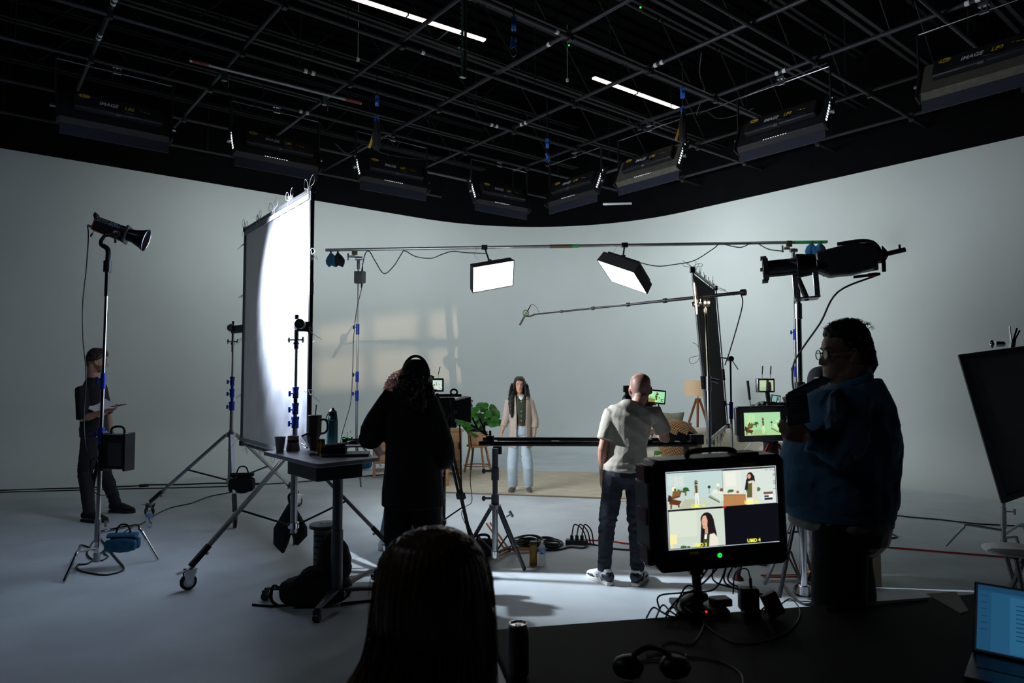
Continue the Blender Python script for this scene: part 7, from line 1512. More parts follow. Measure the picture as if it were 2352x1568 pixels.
part('mount_arm', MB().cyl(at(1004,905,6.22), at(1010,925,6.3), .014, n=8), BLKM, tmA); part('antenna', MB().cyl(at(1006,868,6.2), at(1007,857,6.2), .002, n=5).cyl(at(1007,858,6.2), at(1011,842,6.2), .004, n=6), BLK, tmA)
def tripod(name, lab, top, feet, m, hub_r=.05, th=.036, spreader=None, group=None):
    t_ = thing(name, lab, 'tripod', V3(top.x, top.y, 0), group)
    part('fluid_head', MB().cyl(top-V3(0,0,.02), top+V3(0,0,.10), hub_r*1.2, n=18).box(top+V3(0,0,.12), (.16,.12,.03)), BLK, t_, bevel=.005); part('bowl', MB().lathe([(hub_r*.5,-.10),(hub_r*1.3,-.03),(hub_r*1.3,0),(0,0)], top, n=18), BLKM, t_)
    for f in feet:
        f = Vector(f); d = V3(f.x-top.x,f.y-top.y,0).normalized(); s_ = V3(-d.y,d.x,0); a_ = top+d*hub_r-V3(0,0,.04); e = V3(f.x,f.y,.03); mid = a_.lerp(e,.52)
        for sg in (-1,1):
            q = (mid-a_); part('leg_tube', MB().box((a_+mid)/2+s_*sg*.024, (q.length,.018,.024), basis(q.normalized(), s_, q.normalized().cross(s_)).to_3x3()), m, t_, bevel=.003)
        q = e-mid.lerp(a_,.12); part('leg', MB().box((e+mid.lerp(a_,.12))/2, (q.length,.030,.024), basis(q.normalized(), s_, q.normalized().cross(s_)).to_3x3()), m, t_, bevel=.003); part('leg_lock', MB().box(mid, (.06,.085,.05), basis(q.normalized(), s_, q.normalized().cross(s_)).to_3x3()), BLK, t_, bevel=.006)
        part('foot', MB().lathe([(.045,0),(.045,.012),(.022,.035),(.018,.06),(0,.06)], V3(f.x,f.y,.0), n=14), mat('dark_red_rubber', (.07,.012,.014,1), .6) if spreader == 'red' else BLK, t_, smooth=40)
        part('spreader_arm', MB().cyl(V3(top.x,top.y,.34), a_.lerp(e,.62), .008, n=6), BLK, t_)
    return t_
tripod('camera_tripod', 'heavy black tripod under the big studio camera, half hidden by a person', at(1020,1000,6.35), [at(1008,1235,6.15)*1 - V3(0,0,at(1008,1235,6.15).z) , G(1085,1262), V3(-1.1,6.9,0)], BLKM, th=.05)
part('thick_leg', MB().cyl(at(1012,1085,5.9), at(1013,1250,5.9), .040, n=14).cyl(at(1013,1196,5.9), at(1013,1204,5.9), .05, n=14), BLKM, tA) if False else None
c = G(1013,1262); t = thing('pedestal_leg', 'thick black monopod column beside the studio camera tripod', 'stand', V3(c.x,c.y,0)); part('column', MB().cyl(V3(c.x,c.y,0.02), at(1016,1010,c.y), .040, n=16), BLKM, t); part('collar', MB().cyl(at(1013,1204,c.y), at(1013,1194,c.y), .052, n=16), BLK, t, bevel=.004); part('foot_plate', MB().cyl(V3(c.x,c.y,0), V3(c.x,c.y,.025), .09, n=20), BLK, t, bevel=.005)
air_cable('camera_cable', 'black cable hanging from the studio camera to the floor', [at(*q) for q in ((1056,975,6.2),(1058,1050,6.2),(1060,1120,6.15),(1068,1180,6.1),(1090,1240,6.0))], .007); air_cable('camera_cable', 'thin cable looping down beside the plant stool', [at(*q) for q in ((1080,1000,6.5),(1085,1050,6.5),(1080,1100,6.5),(1084,1150,6.4),(1070,1163,6.35),(1060,1180,6.2),(1075,1215,6.1))], .0035)
# camera B on the slider
c = at(1470,935,6.42); tB = thing('cinema_camera', 'black camera on the slider, mostly hidden behind the bald man', 'camera', c-V3(0,0,.15))
part('body', MB().box(c+V3(0,0,0), (.16,.26,.16)), BLK, tB, bevel=.012); part('pan_head', MB().cyl(V3(c.x,c.y,1.09), c-V3(0,0,.07), .06, n=16), BLK, tB); part('side_arm', MB().box(c+V3(-.12,-.02,.03), (.08,.12,.09)), BLK, tB, bevel=.01)
part('side_grip', MB().cyl(at(1441,918,6.35), at(1439,885,6.35), .020, n=10).box(at(1438,893,6.35), (.05,.05,.06)).ball(at(1440,917,6.35), (.045,.05,.05), 12), BLK, tB)
part('matte_box', MB().box(c+V3(0,.20,0), (.18,.12,.15)), BLK, tB, bevel=.01)
tmB, MM = monitor('camera_monitor', 'small lit monitor right of the bald head', at(1508,911,6.25), .150, .100, .12, 0, sub(medium_shot(), 0,0,1,1,(.75,1.0,.78)), frame=.014, roll=.10)
part('mount_arm', MB().cyl(at(1500,925,6.28), at(1490,940,6.35), .014, n=8).tube(crom([at(1512,927,6.25), at(1516,945,6.2), at(1522,965,6.15)], 4), .006, 5), BLKM, tmB); part('red_base', MB().box(at(1500,929,6.25), (.05,.03,.012)), REDP, tmB)
# camera C right with monitors
hd_ = at(1771,1040,5.75); tC = tripod('camera_tripod', 'tripod with red details and dark red feet under the right camera', hd_, [G(1695,1331), G(1868,1334), G(1750,1296)], GREYD, hub_r=.05, spreader='red')
part('red_trim', MB().tube([hd_+V3(.062*math.cos(q), .062*math.sin(q), .02) for q in [2*PI*i/18 for i in range(18)]], .006, 6, closed=True), REDP, tC); part('red_trim', MB().box(hd_+V3(-.05,-.06,.05), (.02,.012,.07), Matrix.Rotation(.5,3,'Y')).box(hd_+V3(.055,-.06,.05), (.02,.012,.07), Matrix.Rotation(-.5,3,'Y')), REDP, tC)
part('pan_handle', MB().cyl(hd_+V3(.05,-.05,.05), hd_+V3(.32,-.35,.14), .010, n=8), BLK, tC)
c = at(1778,965,5.7); tD = thing('cinema_camera', 'busy black camera rig at right with a small lit screen and red details', 'camera', c-V3(0,0,.2))
part('body', MB().box(c+V3(.02,.03,.05), (.22,.22,.20)), BLK, tD, bevel=.012); part('lens_housing', MB().cyl(c+V3(-.05,.10,.06), c+V3(-.05,.32,.06), .06, n=18), BLK, tD, bevel=.004); part('mount_plate', MB().box(c+V3(0,0,-.10), (.16,.16,.10)), BLK, tD, bevel=.006)
for k, (dx, dz, rx) in enumerate(((-.15,.10,.6),(-.10,.115,.4),(-.05,.12,.2),(.10,.16,-.3),(.14,.13,-.6))): part('accessory', MB().box(c+V3(dx,-.04,dz), (.05,.06,.085), Matrix.Rotation(rx,3,'Y')), BLK if k % 2 else DGREY, tD, bevel=.006)
part('rod', MB().cyl(c+V3(-.18,-.05,.07), c+V3(.12,-.05,.08), .012, n=10), DULL, tD); part('red_light', MB().ball(c+V3(-.055,-.06,.165), .008, 8).box(c+V3(-.045,-.06,.135), (.014,.01,.02)), mat('dull_red_glow', (.8,.02,.03,1), .4, emit=.5), tD)
part('battery_plate', MB().box(c+V3(.16,-.02,.02), (.07,.12,.20)), BLKM, tD, bevel=.006); part('loop_cable', MB().tube(crom([c+V3(.10,-.08,.16), c+V3(.17,-.10,.13), c+V3(.19,-.10,.03), c+V3(.15,-.10,-.05)], 5), .007, 6), CABLE, tD)
picture('side_screen', sub(close_shot(),0,0,1,1,(.6,.75,.8)), Matrix.Translation(at(1781,916,5.5)) @ Matrix.Rotation(.15,4,'Y') @ basis(V3(.060,0,0), V3(0,0,.048), V3(0,-1,0), (-.03,-.012,-.024)), tD); part('side_screen_housing', MB().box(at(1781,916,5.51), (.075,.02,.064), Matrix.Rotation(.15,3,'Y')), BLK, tD, bevel=.003)
c = at(1759,885,5.55); tm, MM = monitor('camera_monitor', 'square lit monitor with two antennas above the right camera', c, .122, .085, 0, 0, [((150,170,140), rect(0,0,1,1)), ((168,186,150), rect(0,.35,.5,1)), ((160,176,140), rect(.6,.2,1,1)), ((200,190,90), rect(.02,.05,.12,.35)), ((36,38,34), [(.50,0),(.72,0),(.70,1),(.54,1)]), ((24,22,22), ell(.74,.62,.10,.25,10)), ((24,22,22), rect(.62,0,.86,.55))], frame=.014)
part('side_bar', MB().box(at(1740,885,5.56), (.016,.05,.11)), DULL, tm, bevel=.003); part('mount_arm', MB().cyl(at(1762,898,5.58), at(1766,925,5.65), .018, n=8), BLKM, tm)
for px in (1750,1769): part('antenna', MB().cyl(at(px,870,5.55), at(px+.5,858,5.55), .003, n=6).cyl(at(px+.5,859,5.55), at(px+1.5,840,5.55), .0055, n=8), BLK, tm)
c = at(1751,973,4.95); tw, MM = monitor('wireless_monitor', 'wide black framed lit monitor with a single antenna above the big monitor', c, .262, .165, 0, 0, sub(wide_shot(),0,0,1,1,(.86,1.0,.78)), depth=.05, frame=.045, roll=-.03)
part('side_grip', MB().box((-.175,.02,.02), (.03,.05,.20)).xf(MM), BLK, tw, bevel=.006); part('antenna', MB().cyl(at(1724,937,4.95), at(1722,918,4.95), .003, n=6).cyl(at(1722,918,4.95), at(1717,874,4.95), .009, .010, n=8), BLK, tw)
part('support_arm', MB().tube([c+V3(.05,.05,-.10), c+V3(.06,.3,-.14), hd_+V3(0,-.05,.10)], .014, 8), BLKM, tw); part('thin_brace', MB().cyl(at(1727,1015,5.0), at(1700,1045,5.1), .005, n=6), DULL, tw)
# ================================================================ set dressing
RUGM = mat('pale_woven_rug', (.62,.57,.44,1), .95, var=.18, scale=3.0, stretch=(1.2,5.5,1), bump=.4, bscale=60)
ra = Rz(-.20); rc = V3(1.05,10.55,0)
t = thing('rug', 'large pale beige patterned rug under the woman', 'rug', rc); part('pile', MB().box(rc+V3(0,0,.009), (5.4,2.35,.016), ra), RUGM, t, smooth=0); part('border', MB().box(rc+ra@V3(0,-1.18,0)+V3(0,0,.008), (5.4,.02,.018), ra), mat('rug_edge', (.20,.17,.12,1), .9), t, smooth=0)
q = G(1437,1158); t = solo('rug', 'corner of a second pale rug peeking out behind the bald man', 'rug', MB().box(q+V3(.9,.15,.006), (2.2,.28,.010), Rz(-.18)), RUGM)
def cushion(c, sx, sz, m, lab, rz=0, tilt=0.3, sy=.07):
    mb = MB(); n = 12; vs = []; R = (Matrix.Rotation(rz,4,'Z') @ Matrix.Rotation(tilt,4,'X'))
    for side in (1,-1):
        for j in range(n+1):
            for i in range(n+1):
                x = 2*i/n-1; z = 2*j/n-1; e = max(0, (1-x*x)*(1-z*z))**.45; pin = 1-.10*(1-abs(x))*abs(z)**3; pin2 = 1-.10*(1-abs(z))*abs(x)**3
                vs.append(R @ V3(x*sx*pin2, side*sy*e, z*sz*pin)+c)
    fs = [(s_*(n+1)**2+j*(n+1)+i, s_*(n+1)**2+j*(n+1)+i+1, s_*(n+1)**2+(j+1)*(n+1)+i+1, s_*(n+1)**2+(j+1)*(n+1)+i) for s_ in (0,1) for j in range(n) for i in range(n)]
    return solo('cushion', lab, 'cushion', mb.add(vs, fs), m, 'cushions on the sofa')
# sofa
sc = V3(3.05,11.0,0); sr = Rz(-.55); t = thing('sofa', 'low cream sofa at the right of the set behind the slider', 'sofa', sc)
B = lambda x, y, z: sc+sr@V3(x,y,z)
part('base', MB().box(B(0,0,.20), (2.1,.85,.16), sr), CREAM, t, bevel=.03)
for x in (-.5,.5): part('seat_cushion', MB().box(B(x,-.05,.36), (.98,.75,.18), sr), CREAM, t, bevel=.05)
part('backrest', MB().box(B(0,.38,.52), (2.1,.20,.55), sr), CREAM, t, bevel=.06)
for x in (-1.05,1.05): part('armrest', MB().box(B(x,0,.40), (.20,.88,.44), sr), CREAM, t, bevel=.05)
for x in (-.95,.95):
    for y in (-.35,.35): part('leg', MB().cyl(B(x,y,0.017), B(x,y,.13), .02, n=8), WOODR, t)
cushion(at(1541,974,10.7), .20, .20, SAGE, 'sage green cushion on the sofa behind the bald man', .1, .3); cushion(at(1552,992,10.5), .24, .17, CREAM, 'cream cushion in front of the sage green one', -.2, .4)
# wicker basket chair
wc = at(1570,1015,10.1); wc.z = 0; t = thing('wicker_chair', 'round woven wicker chair back showing behind the right end of the slider', 'chair', wc)
C0 = at(1572,1018,10.1); ax0 = V3(.45,-.80,.30).normalized(); au, av = frame_for(ax0)
def dome(u_, v_, r=.38): return C0 + (au*math.cos(v_)+av*math.sin(v_))*(r*math.sin(u_)) + ax0*(r*.62*(math.cos(u_)-.5))
mb = MB(); vs = [dome(PI/2*j/8, 2*PI*i/24, .372) for j in range(9) for i in range(24)]
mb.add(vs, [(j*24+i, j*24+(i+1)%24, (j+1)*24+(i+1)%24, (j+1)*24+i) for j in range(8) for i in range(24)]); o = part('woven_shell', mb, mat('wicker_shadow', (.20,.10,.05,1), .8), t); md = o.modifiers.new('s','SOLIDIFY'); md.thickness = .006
mb = MB()
for j in range(3,17): mb.tube([dome(PI/2*j/16, 2*PI*i/40+.04*(j%2)) for i in range(40)], .009, 4, closed=True)
part('weave', mb, WICK, t, kind='stuff'); mb = MB()
for i in range(44): mb.tube([dome(PI/2*(.12+.88*j/10), 2*PI*i/44, .382) for j in range(11)], .005, 4)
part('weave_ribs', mb, WICK, t, kind='stuff')
part('rim', MB().tube([dome(PI/2, 2*PI*i/40, .385) for i in range(40)], .018, 8, closed=True), WICK, t)
for dx, dy in ((-.25,-.2),(.25,-.2),(-.2,.25),(.22,.25)): part('leg', MB().cyl(wc+V3(dx,dy,.017), C0+V3(dx*.5,dy*.5,-.2), .016, n=8), WOODR, t)
# floor lamp
lc = at(1603,1000,11.9); lc.z = 0; t = thing('floor_lamp', 'wooden tripod floor lamp with a beige drum shade behind the flag', 'lamp', lc); tp_ = at(1603,915,11.9)
SHD = mat('linen_shade', (.72,.52,.34,1), .9, var=.05, scale=60, emit=.10, ecol=(1,.72,.42,1))
q0, q1 = at(1603,909,11.9), at(1603,874,11.9); part('lamp_shade', tube_open(.225,.225,0,.268,.004).xf(basis((0,0,1),(1,0,0),(0,1,0),q0)), SHD, t)
part('stem', MB().cyl(tp_, q0+V3(0,0,.06), .008, n=8), BLKM, t); part('hub', MB().box(tp_-V3(0,0,.01), (.09,.09,.03)), WOODR, t, bevel=.004)
for a_ in (2.75,5.9,4.4): e = lc+V3(.42*math.cos(a_), .42*math.sin(a_), .012); part('leg', MB().loft([tp_-V3(0,0,.02)+V3(.03*math.cos(a_),.03*math.sin(a_),0), e], [(.022,.013),(.018,.011)], None, 8, cap=.2), WOODR, t)
# sideboard
sb_ = V3(-1.58,11.45,0); srz = Rz(math.radians(12)); t = thing('sideboard', 'light wooden sideboard left of the plant, mostly hidden by the cameras', 'cabinet', sb_); B = lambda x, y, z: sb_+srz@V3(x,y,z)
part('carcass', MB().box(B(0,0,.48), (1.45,.42,.50), srz), WOOD, t, bevel=.006)
for x in (-.48,0,.48): o = part('door', MB().box(B(x,-.215,.48), (.46,.018,.46), srz), WOOD, t, bevel=.004); part('handle', MB().box(B(x+.19,-.232,.50), (.014,.014,.12), srz), BLKM, o)
part('top_board', MB().box(B(0,0,.742), (1.50,.45,.025), srz), WOOD, t, bevel=.004)
for x in (-.70,.70):
    for y in (-.18,.18): part('leg', MB().box(B(x,y,.125), (.045,.045,.23), srz), WOOD, t, bevel=.004)
part('lower_rail', MB().box(B(0,0,.10), (1.4,.30,.025), srz), WOOD, t, bevel=.003)
# wood armchair glimpsed
ac = V3(-1.38,10.2,0); t = thing('armchair', 'low wooden armchair with brown seat, glimpsed past the bent arm of the headphones person', 'chair', ac); R = Rz(-.5); B = lambda x, y, z: ac+R@V3(x,y,z)
part('seat', MB().box(B(0,0,.40), (.58,.58,.10), R @ Matrix.Rotation(.10,3,'X')), mat('tan_leather', (.25,.10,.035,1), .5), t, bevel=.03); part('backrest', MB().box(B(0,.30,.68), (.58,.08,.52), R @ Matrix.Rotation(-.25,3,'X')), mat('tan_leather', (.25,.10,.035,1), .5), t, bevel=.03)
for x in (-.33,.33):
    part('armrest', MB().box(B(x,-.02,.60), (.05,.62,.03), R), WOOD, t, bevel=.006)
    for y in (-.28,.26): part('leg', MB().box(B(x,y,.30), (.04,.045,.60), R), WOOD, t, bevel=.005)
# plant on stool
pc_ = at(1097,1060,11.8); pc_.z = 0; t = thing('plant_stool', 'pale wooden four legged stool carrying the leafy plant', 'stool', pc_)
for a_ in (.5,2.1,3.7,5.2): part('leg', MB().cyl(pc_+V3(.26*math.cos(a_),.20*math.sin(a_),.0), pc_+V3(.15*math.cos(a_),.13*math.sin(a_),.44), .020, n=8), WOOD, t)
part('seat', MB().cyl(pc_+V3(0,0,.44), pc_+V3(0,0,.475), .19, n=24), WOOD, t, bevel=.004); part('stretcher_ring', MB().tube([pc_+V3(.235*math.cos(q),.18*math.sin(q),.12) for q in [2*PI*i/20 for i in range(20)]], .010, 6, closed=True), WOOD, t)
t = thing('potted_plant', 'leafy green plant in a wicker basket pot on the wooden stool', 'plant', pc_+V3(0,0,.475))
part('basket', MB().lathe([(.15,.0),(.16,.01),(.175,.22),(.165,.22),(.15,.02),(0,.02)], pc_+V3(0,0,.476), n=24), mat('pale_wicker', (.50,.34,.20,1), .7, var=.2, scale=30), t)
for k in range(7): part('basket_ring', MB().tube([pc_+V3((.158+.0027*k)*math.cos(q),(.158+.0027*k)*math.sin(q),.49+.031*k) for q in [2*PI*i/24 for i in range(24)]], .007, 5, closed=True), WICK, t)
part('soil', MB().cyl(pc_+V3(0,0,.66), pc_+V3(0,0,.68), .16, n=20), mat('soil', (.02,.013,.008,1), .95), t)
def leaf_mb(base, tip, nrm, wd):
    d = tip-base; L = d.length; dn = d.normalized(); s_ = dn.cross(nrm).normalized(); n_ = s_.cross(dn)
    out = [(0,0),(-.10,.22),(.02,.44),(.25,.52),(.52,.44),(.80,.22),(1,0)]; vs = [base]; 
    cen = [base+dn*L*u+n_*(.06*L*math.sin(PI*max(0,u))) for u, _ in out]
    vs = []
    for (u, w_), c in zip(out, cen):
        for sg in (-1,-.5,0,.5,1): vs.append(c+s_*sg*w_*wd*L*1.05 + n_*(-.16*L*(abs(sg)**1.5)*w_*1.3))
    return MB().add(vs, [(j*5+i, j*5+i+1, (j+1)*5+i+1, (j+1)*5+i) for j in range(6) for i in range(4)])
rr = random.Random(21); top = pc_+V3(0,0,.68)
LT = [(1080,935),(1096,952),(1110,940),(1124,950),(1140,962),(1085,965),(1100,972),(1118,968),(1075,955),(1090,985),(1104,955),(1130,938),(1078,978),(1088,945),(1112,984),(1145,972),(1070,968),(1098,995),(1122,956),(1084,922),(1106,930),(1136,950),(1092,975),(1072,942),(1082,958),(1108,962),(1127,966),(1098,940),(1087,930),(1115,930),(1133,972),(1074,966)]
for k, (px, py) in enumerate(LT):
    Y = 11.8+rr.uniform(-.28,.22); b = at(px-6+rr.uniform(-3,3), py-4, Y); d = V3((px-1097)/50.0+rr.uniform(-.3,.5), rr.uniform(-.7,.3), -.25-.5*rr.random()).normalized(); L = rr.uniform(.12,.20)
    part('leaf', leaf_mb(b, b+d*L, V3(rr.uniform(-.4,.4),-.75,.6).normalized(), 1.0), LEAF, t, smooth=80)
    q = top.lerp(b, .5)+V3(0,0,.10); part('stem', MB().tube(crom([top+V3(rr.uniform(-.03,.03),rr.uniform(-.03,.03),0), q, b], 4), .0045, 4), mat('stem_green', (.06,.16,.03,1), .5), t)
# vase + small plant on sideboard etc. are hidden; one leaf near the sofa
t = thing('low_plant', 'dark green leaf of a low plant in front of the sofa', 'plant', at(1515,1060,9.6)-V3(0,0,at(1515,1060,9.6).z))
b0 = at(1515,1038,9.6); part('leaf', leaf_mb(at(1504,1039,9.6), at(1522,1039,9.6), V3(0,-.6,.8), .8), LEAF, t, smooth=80); base = V3(b0.x-.12,9.62,.0); part('stem', MB().tube(crom([base+V3(0,0,.16), V3(base.x,9.6,.4), at(1505,1039,9.6)], 4), .006, 5), LEAF, t); part('pot', MB().lathe([(.08,0),(.10,.15),(.105,.18),(.09,.18),(0,.16)], base, n=18), WICK, t)
# ================================================================ floor clutter
def Gc(px, py, z0):                                     # floor point, climbing the cove where the floor curves up
    r = ray(px, py); o = V3(0,0,CAM_H); t_ = 3.0
    while t_ < 40:
        p = o+r*t_; d = max(0, min(WV-p.dot(Vd), WU-p.dot(U))); h = z0 + (0 if d > COVE else COVE-math.sqrt(max(0, COVE*COVE-(COVE-d)**2)))
        if p.z <= h: return p
        t_ += .01
    return G(px, py, z0)
def ground(name, label, pts, r=.0065, m=None, z=None, cat='cable', k=6, group=None, wob=0):
    zz = (z if z is not None else r+.001); P = [Gc(x, y, zz) for x, y in pts]; return solo(name, label, cat, MB().tube(crom(P, k), r, 6), m or CABLE, group)
ground('floor_cable', 'upper of two black cables running along the floor at far left to the stands', [(-40,1127),(120,1122),(300,1116),(335,1113),(420,1112),(500,1109),(600,1110)], .010); ground('floor_cable', 'lower of two black cables running along the floor at far left', [(-40,1131),(150,1126),(300,1122),(480,1118),(600,1112),(690,1106),(760,1100),(850,1092),(940,1085)], .008)
solo('cable_connector', 'black inline connector on the upper floor cable at left', 'connector', MB().loft([G(322,1115,.02), G(340,1114,.02)], [.022,.022], None, 10), BLK)
ground('floor_cable', 'black cable curving over the floor between the left lamp stand and the far rolling stand', [(285,1222),(300,1212),(330,1200),(360,1180),(395,1165),(440,1155),(480,1140),(530,1130),(560,1120)], .008)
ground('floor_cable', 'black cable looped under the left lamp stand and its sandbag', [(240,1262),(205,1292),(178,1297),(185,1310),(240,1320),(278,1312),(284,1302),(270,1285),(250,1262),(225,1235),(200,1270),(225,1288),(248,1278),(240,1268),(262,1240),(290,1232),(296,1222)], .008)
ground('floor_cable', 'black cable behind the right man leading off past the chrome stand', [(2035,1180),(2090,1187),(2160,1193),(2240,1202),(2350,1208),(2420,1212)], .008); ground('red_cable', 'red cable crossing the floor at right below the grey one', [(1900,1248),(2030,1256),(2120,1263),(2200,1270),(2290,1277),(2400,1288)], .008, RED); ground('red_cable', 'red cable on the floor between the coil and the big monitor', [(1350,1240),(1400,1242),(1450,1249),(1500,1250),(1560,1252),(1640,1256)], .008, RED)
ground('floor_cable', 'black cable looping beside the spotlight stand foot', [(1798,1340),(1825,1375),(1855,1388),(1880,1372),(1880,1352),(1850,1338),(1828,1345),(1826,1360),(1845,1368),(1880,1362)], .009); ground('floor_cable', 'short black cable squiggle behind the right man by the beige box', [(2022,1232),(2045,1226),(2060,1232),(2040,1236),(2025,1230),(2048,1222)], .008)
ground('floor_cable', 'pair of black cables between the cable coil and the monitor', [(1300,1250),(1350,1248),(1400,1258),(1440,1262),(1500,1262),(1560,1262)], .008)
def coil(c, R, n, lab, seed, fl=.5, r=.008):
    q = random.Random(seed); mb = MB()
    for k in range(n):
        rx = R*q.uniform(.75,1.05); ry = R*fl*q.uniform(.8,1.1); o = V3(q.uniform(-.2,.2)*R, q.uniform(-.15,.15)*R, r+.012*k*.6); a0 = q.uniform(0,6)
        mb.tube([c+o+V3(rx*math.cos(a0+u), ry*math.sin(a0+u), .012*math.sin(u*2+k)+.012) for u in [2*PI*i/26 for i in range(26)]], r, 5, closed=True)
    return solo('cable_coil', lab, 'cable', mb, CABLE)
coil(G(1215,1256), .15, 9, 'coil of black cable on the floor left of the bottles', 1, .8); coil(G(1258,1257), .14, 7, 'second coil of black cable on the floor just behind the bottles', 2, .8)
c = G(1325,1250); t = thing('power_strip', 'black power strip with plugs tangled in cable behind the water bottle', 'power strip', c); part('strip', MB().box(c+V3(0,0,.025), (.22,.08,.045), Rz(-.2)), BLK, t, bevel=.006)
for k in range(3): part('plug', MB().box(c+V3(-.05+.05*k,.0,.065), (.032,.04,.05)), BLK, t, bevel=.005); part('plug_cable', MB().tube(crom([c+V3(-.05+.05*k,0,.09), c+V3(-.02+.05*k,.02,.19), c+V3(.06+.04*k,-.02,.14), c+V3(.10+.03*k,-.05,.01)], 5), .007, 5), CABLE, t)
ground('floor_cable', 'black cable trailing from the coil behind the bottles to the power strip', [(1240,1262),(1280,1262),(1310,1256),(1340,1258),(1350,1248)], .009)
c = G(1225,1298); tea(c, 'amber drink bottle on the floor by the cable coil', .21, .034)
def water(c, lab):
    t_ = thing('water_bottle', lab, 'bottle', c); pr = [(.026,0),(.031,.006),(.031,.012)]
    for k in range(6): pr += [(.0295,.02+.014*k),(.031,.027+.014*k)]
    pr += [(.0315,.115),(.0315,.15),(.024,.175),(.012,.19),(.012,.20),(0,.20)]
    part('body', MB().lathe(pr, c, n=22), mat('clear_bottle', (.80,.86,.92,1), .08, trans=.9), t_, smooth=40); part('label_band', MB().cyl(c+V3(0,0,.116), c+V3(0,0,.142), .0322, n=22), mat('blue_white_label', (.12,.30,.65,1), .5, var=.4, scale=60), t_); part('cap', MB().cyl(c+V3(0,0,.197), c+V3(0,0,.213), .013, n=16), WTAPE, t_, bevel=.002)
water(G(1245,1297), 'clear water bottle with blue label on the floor beside the amber bottle'); water(G(342,1211), 'clear water bottle standing alone by the caster of the far rolling stand')
for lab, c, m in (('navy blue sandbag behind the left boom stand', G(800,1082), NAVY), ('teal round ended sandbag beside the navy one', G(826,1080)+V3(0,.05,0), TEAL)):
    t = thing('sandbag', lab, 'sandbag', c); c2 = c+V3(0,.06,.10); part('bag_lobe', MB().loft([c2+V3(-.14,0,0), c2, c2+V3(.14,0,0)], [(.08,.08),(.095,.09),(.08,.08)], V3(0,0,1), 16, cap=.7), m, t); part('handle', MB().tube(crom([c2+V3(-.06,0,.09), c2+V3(-.04,0,.14), c2+V3(.04,0,.14), c2+V3(.06,0,.09)], 4), .010, 6), BLKF, t)
c = V3(at(1999,1330,5.5).x, 5.55, 0); solo('apple_box', 'tall beige wooden box standing on end behind the right man', 'box', MB().box(c+V3(0,.1,.31), (.17,.32,.62)), mat('beige_board', (.34,.25,.16,1), .7, var=.1), bevel=.004)
c = at(1872,1285,5.6); t = thing('tie_down', 'small clear bottle beside the spotlight stand column', 'bottle', c) if False else None
# low dolly plate behind the monitor
c = G(1600,1300); t = thing('floor_dolly', 'low black dolly with thin arms on the floor behind the big monitor', 'dolly', c)
for dx, dy in ((-.2,0.05),(.25,.0),(.05,.25)): part('arm', MB().cyl(c+V3(0,0,.06), c+V3(dx,dy,.05), .014, n=8), DULL, t); part('wheel', MB().cyl(c+V3(dx-.015,dy,.03), c+V3(dx+.015,dy,.03), .029, n=12), BLK, t)
# ================================================================ foreground table
TT = .755; tc_ = V3(0,0,0); E0, E1 = G(1120,1446,TT), G(2170,1368,TT); dT = (E1-E0).normalized(); pT = V3(dT.y,-dT.x,0)
pt = [E0, E1+dT*.95, E1+dT*.95+pT*.85, E0+pT*.85+dT*.0]
t = thing('production_table', 'long black table in the foreground under the big monitor', 'table', (pt[0]+pt[2])/2-V3(0,0,TT)); part('tabletop', slab(pt, .035), mat('black_table_top', (.006,.006,.007,1), .7, var=.2, spec=.15), t, bevel=.004)
for i in range(4): q = pt[i].lerp((pt[0]+pt[2])/2, .06); part('leg', MB().cyl(V3(q.x,q.y,0), V3(q.x,q.y,TT-.035), .022, n=10), BLKM, t)
# director's monitor
mc = at(1656,1178,2.56); Rm = Matrix.Rotation(-.05,4,'Y') @ Matrix.Rotation(-.10,4,'Z'); MMn = Matrix.Translation(mc) @ Matrix.Rotation(.16,4,'Z') @ Matrix.Rotation(-.035,4,'Y')
t = thing('director_monitor', 'large black rugged monitor with a four way split screen on the foreground table', 'monitor', G(1605,1395,TT))
part('case', MB().prism([(-.265,-.165),(-.235,-.205),(.245,-.205),(.265,-.185),(.265,.185),(.245,.205),(-.24,.205),(-.265,.18)], (0,.0,0), (1,0,0), (0,0,1), (0,.13,0)).xf(MMn), BLK, t, bevel=.010)
part('side_case', MB().box((-.255,.075,.0), (.05,.15,.25)).xf(MMn), GREYD, t, bevel=.008); part('bezel', MB().box((0,-.004,.0), (.50,.010,.38)).xf(MMn), BLK, t, bevel=.004)
for z in (.155,.0,-.145): part('bumper', MB().box((-.272,.06,z), (.028,.10,.065)).xf(MMn), MAG, t, bevel=.008)
part('bumper', MB().box((.13,.06,.208), (.09,.08,.014)).xf(MMn), MAG, t, bevel=.004); part('handle', MB().tube(crom([V3(-.10,.06,.20), V3(-.085,.06,.222), V3(0,.06,.228), V3(.085,.06,.222), V3(.10,.06,.20)], 5), .010, 8).xf(MMn), BLK, t)
Q = [(210,222,235), rect(0,0,1,1)]; pol = [(Q[0], Q[1]), ((14,14,22), rect(.004,.006,.996,.994))]
pol += sub(wide_shot(), .006,.515,.505,.982) + sub(medium_shot(), .505,.515,.985,.975) + sub(close_shot(), .006,.02,.50,.495)
pol += [((12,12,20), rect(.508,.012,.992,.50)), ((10,10,16), rect(0,.497,1,.512)), ((200,20,24), rect(.485,.503,.52,.514)), ((200,20,24), rect(.50,.49,.508,.524)), ((200,20,24), rect(.74,.975,.75,.99))]
SW_, SH_ = .435, .282; MS = MMn @ basis(V3(SW_,0,0), V3(0,0,SH_), V3(0,-1,0), (-.213,-.0105,-.118+.0))
picture('screen', pol, MS, t, label='four way split screen with three shots of the woman and one empty quarter')
YT = mat('yellow_screen_text', (.9,.9,.05,1), .5, emit=.8); 
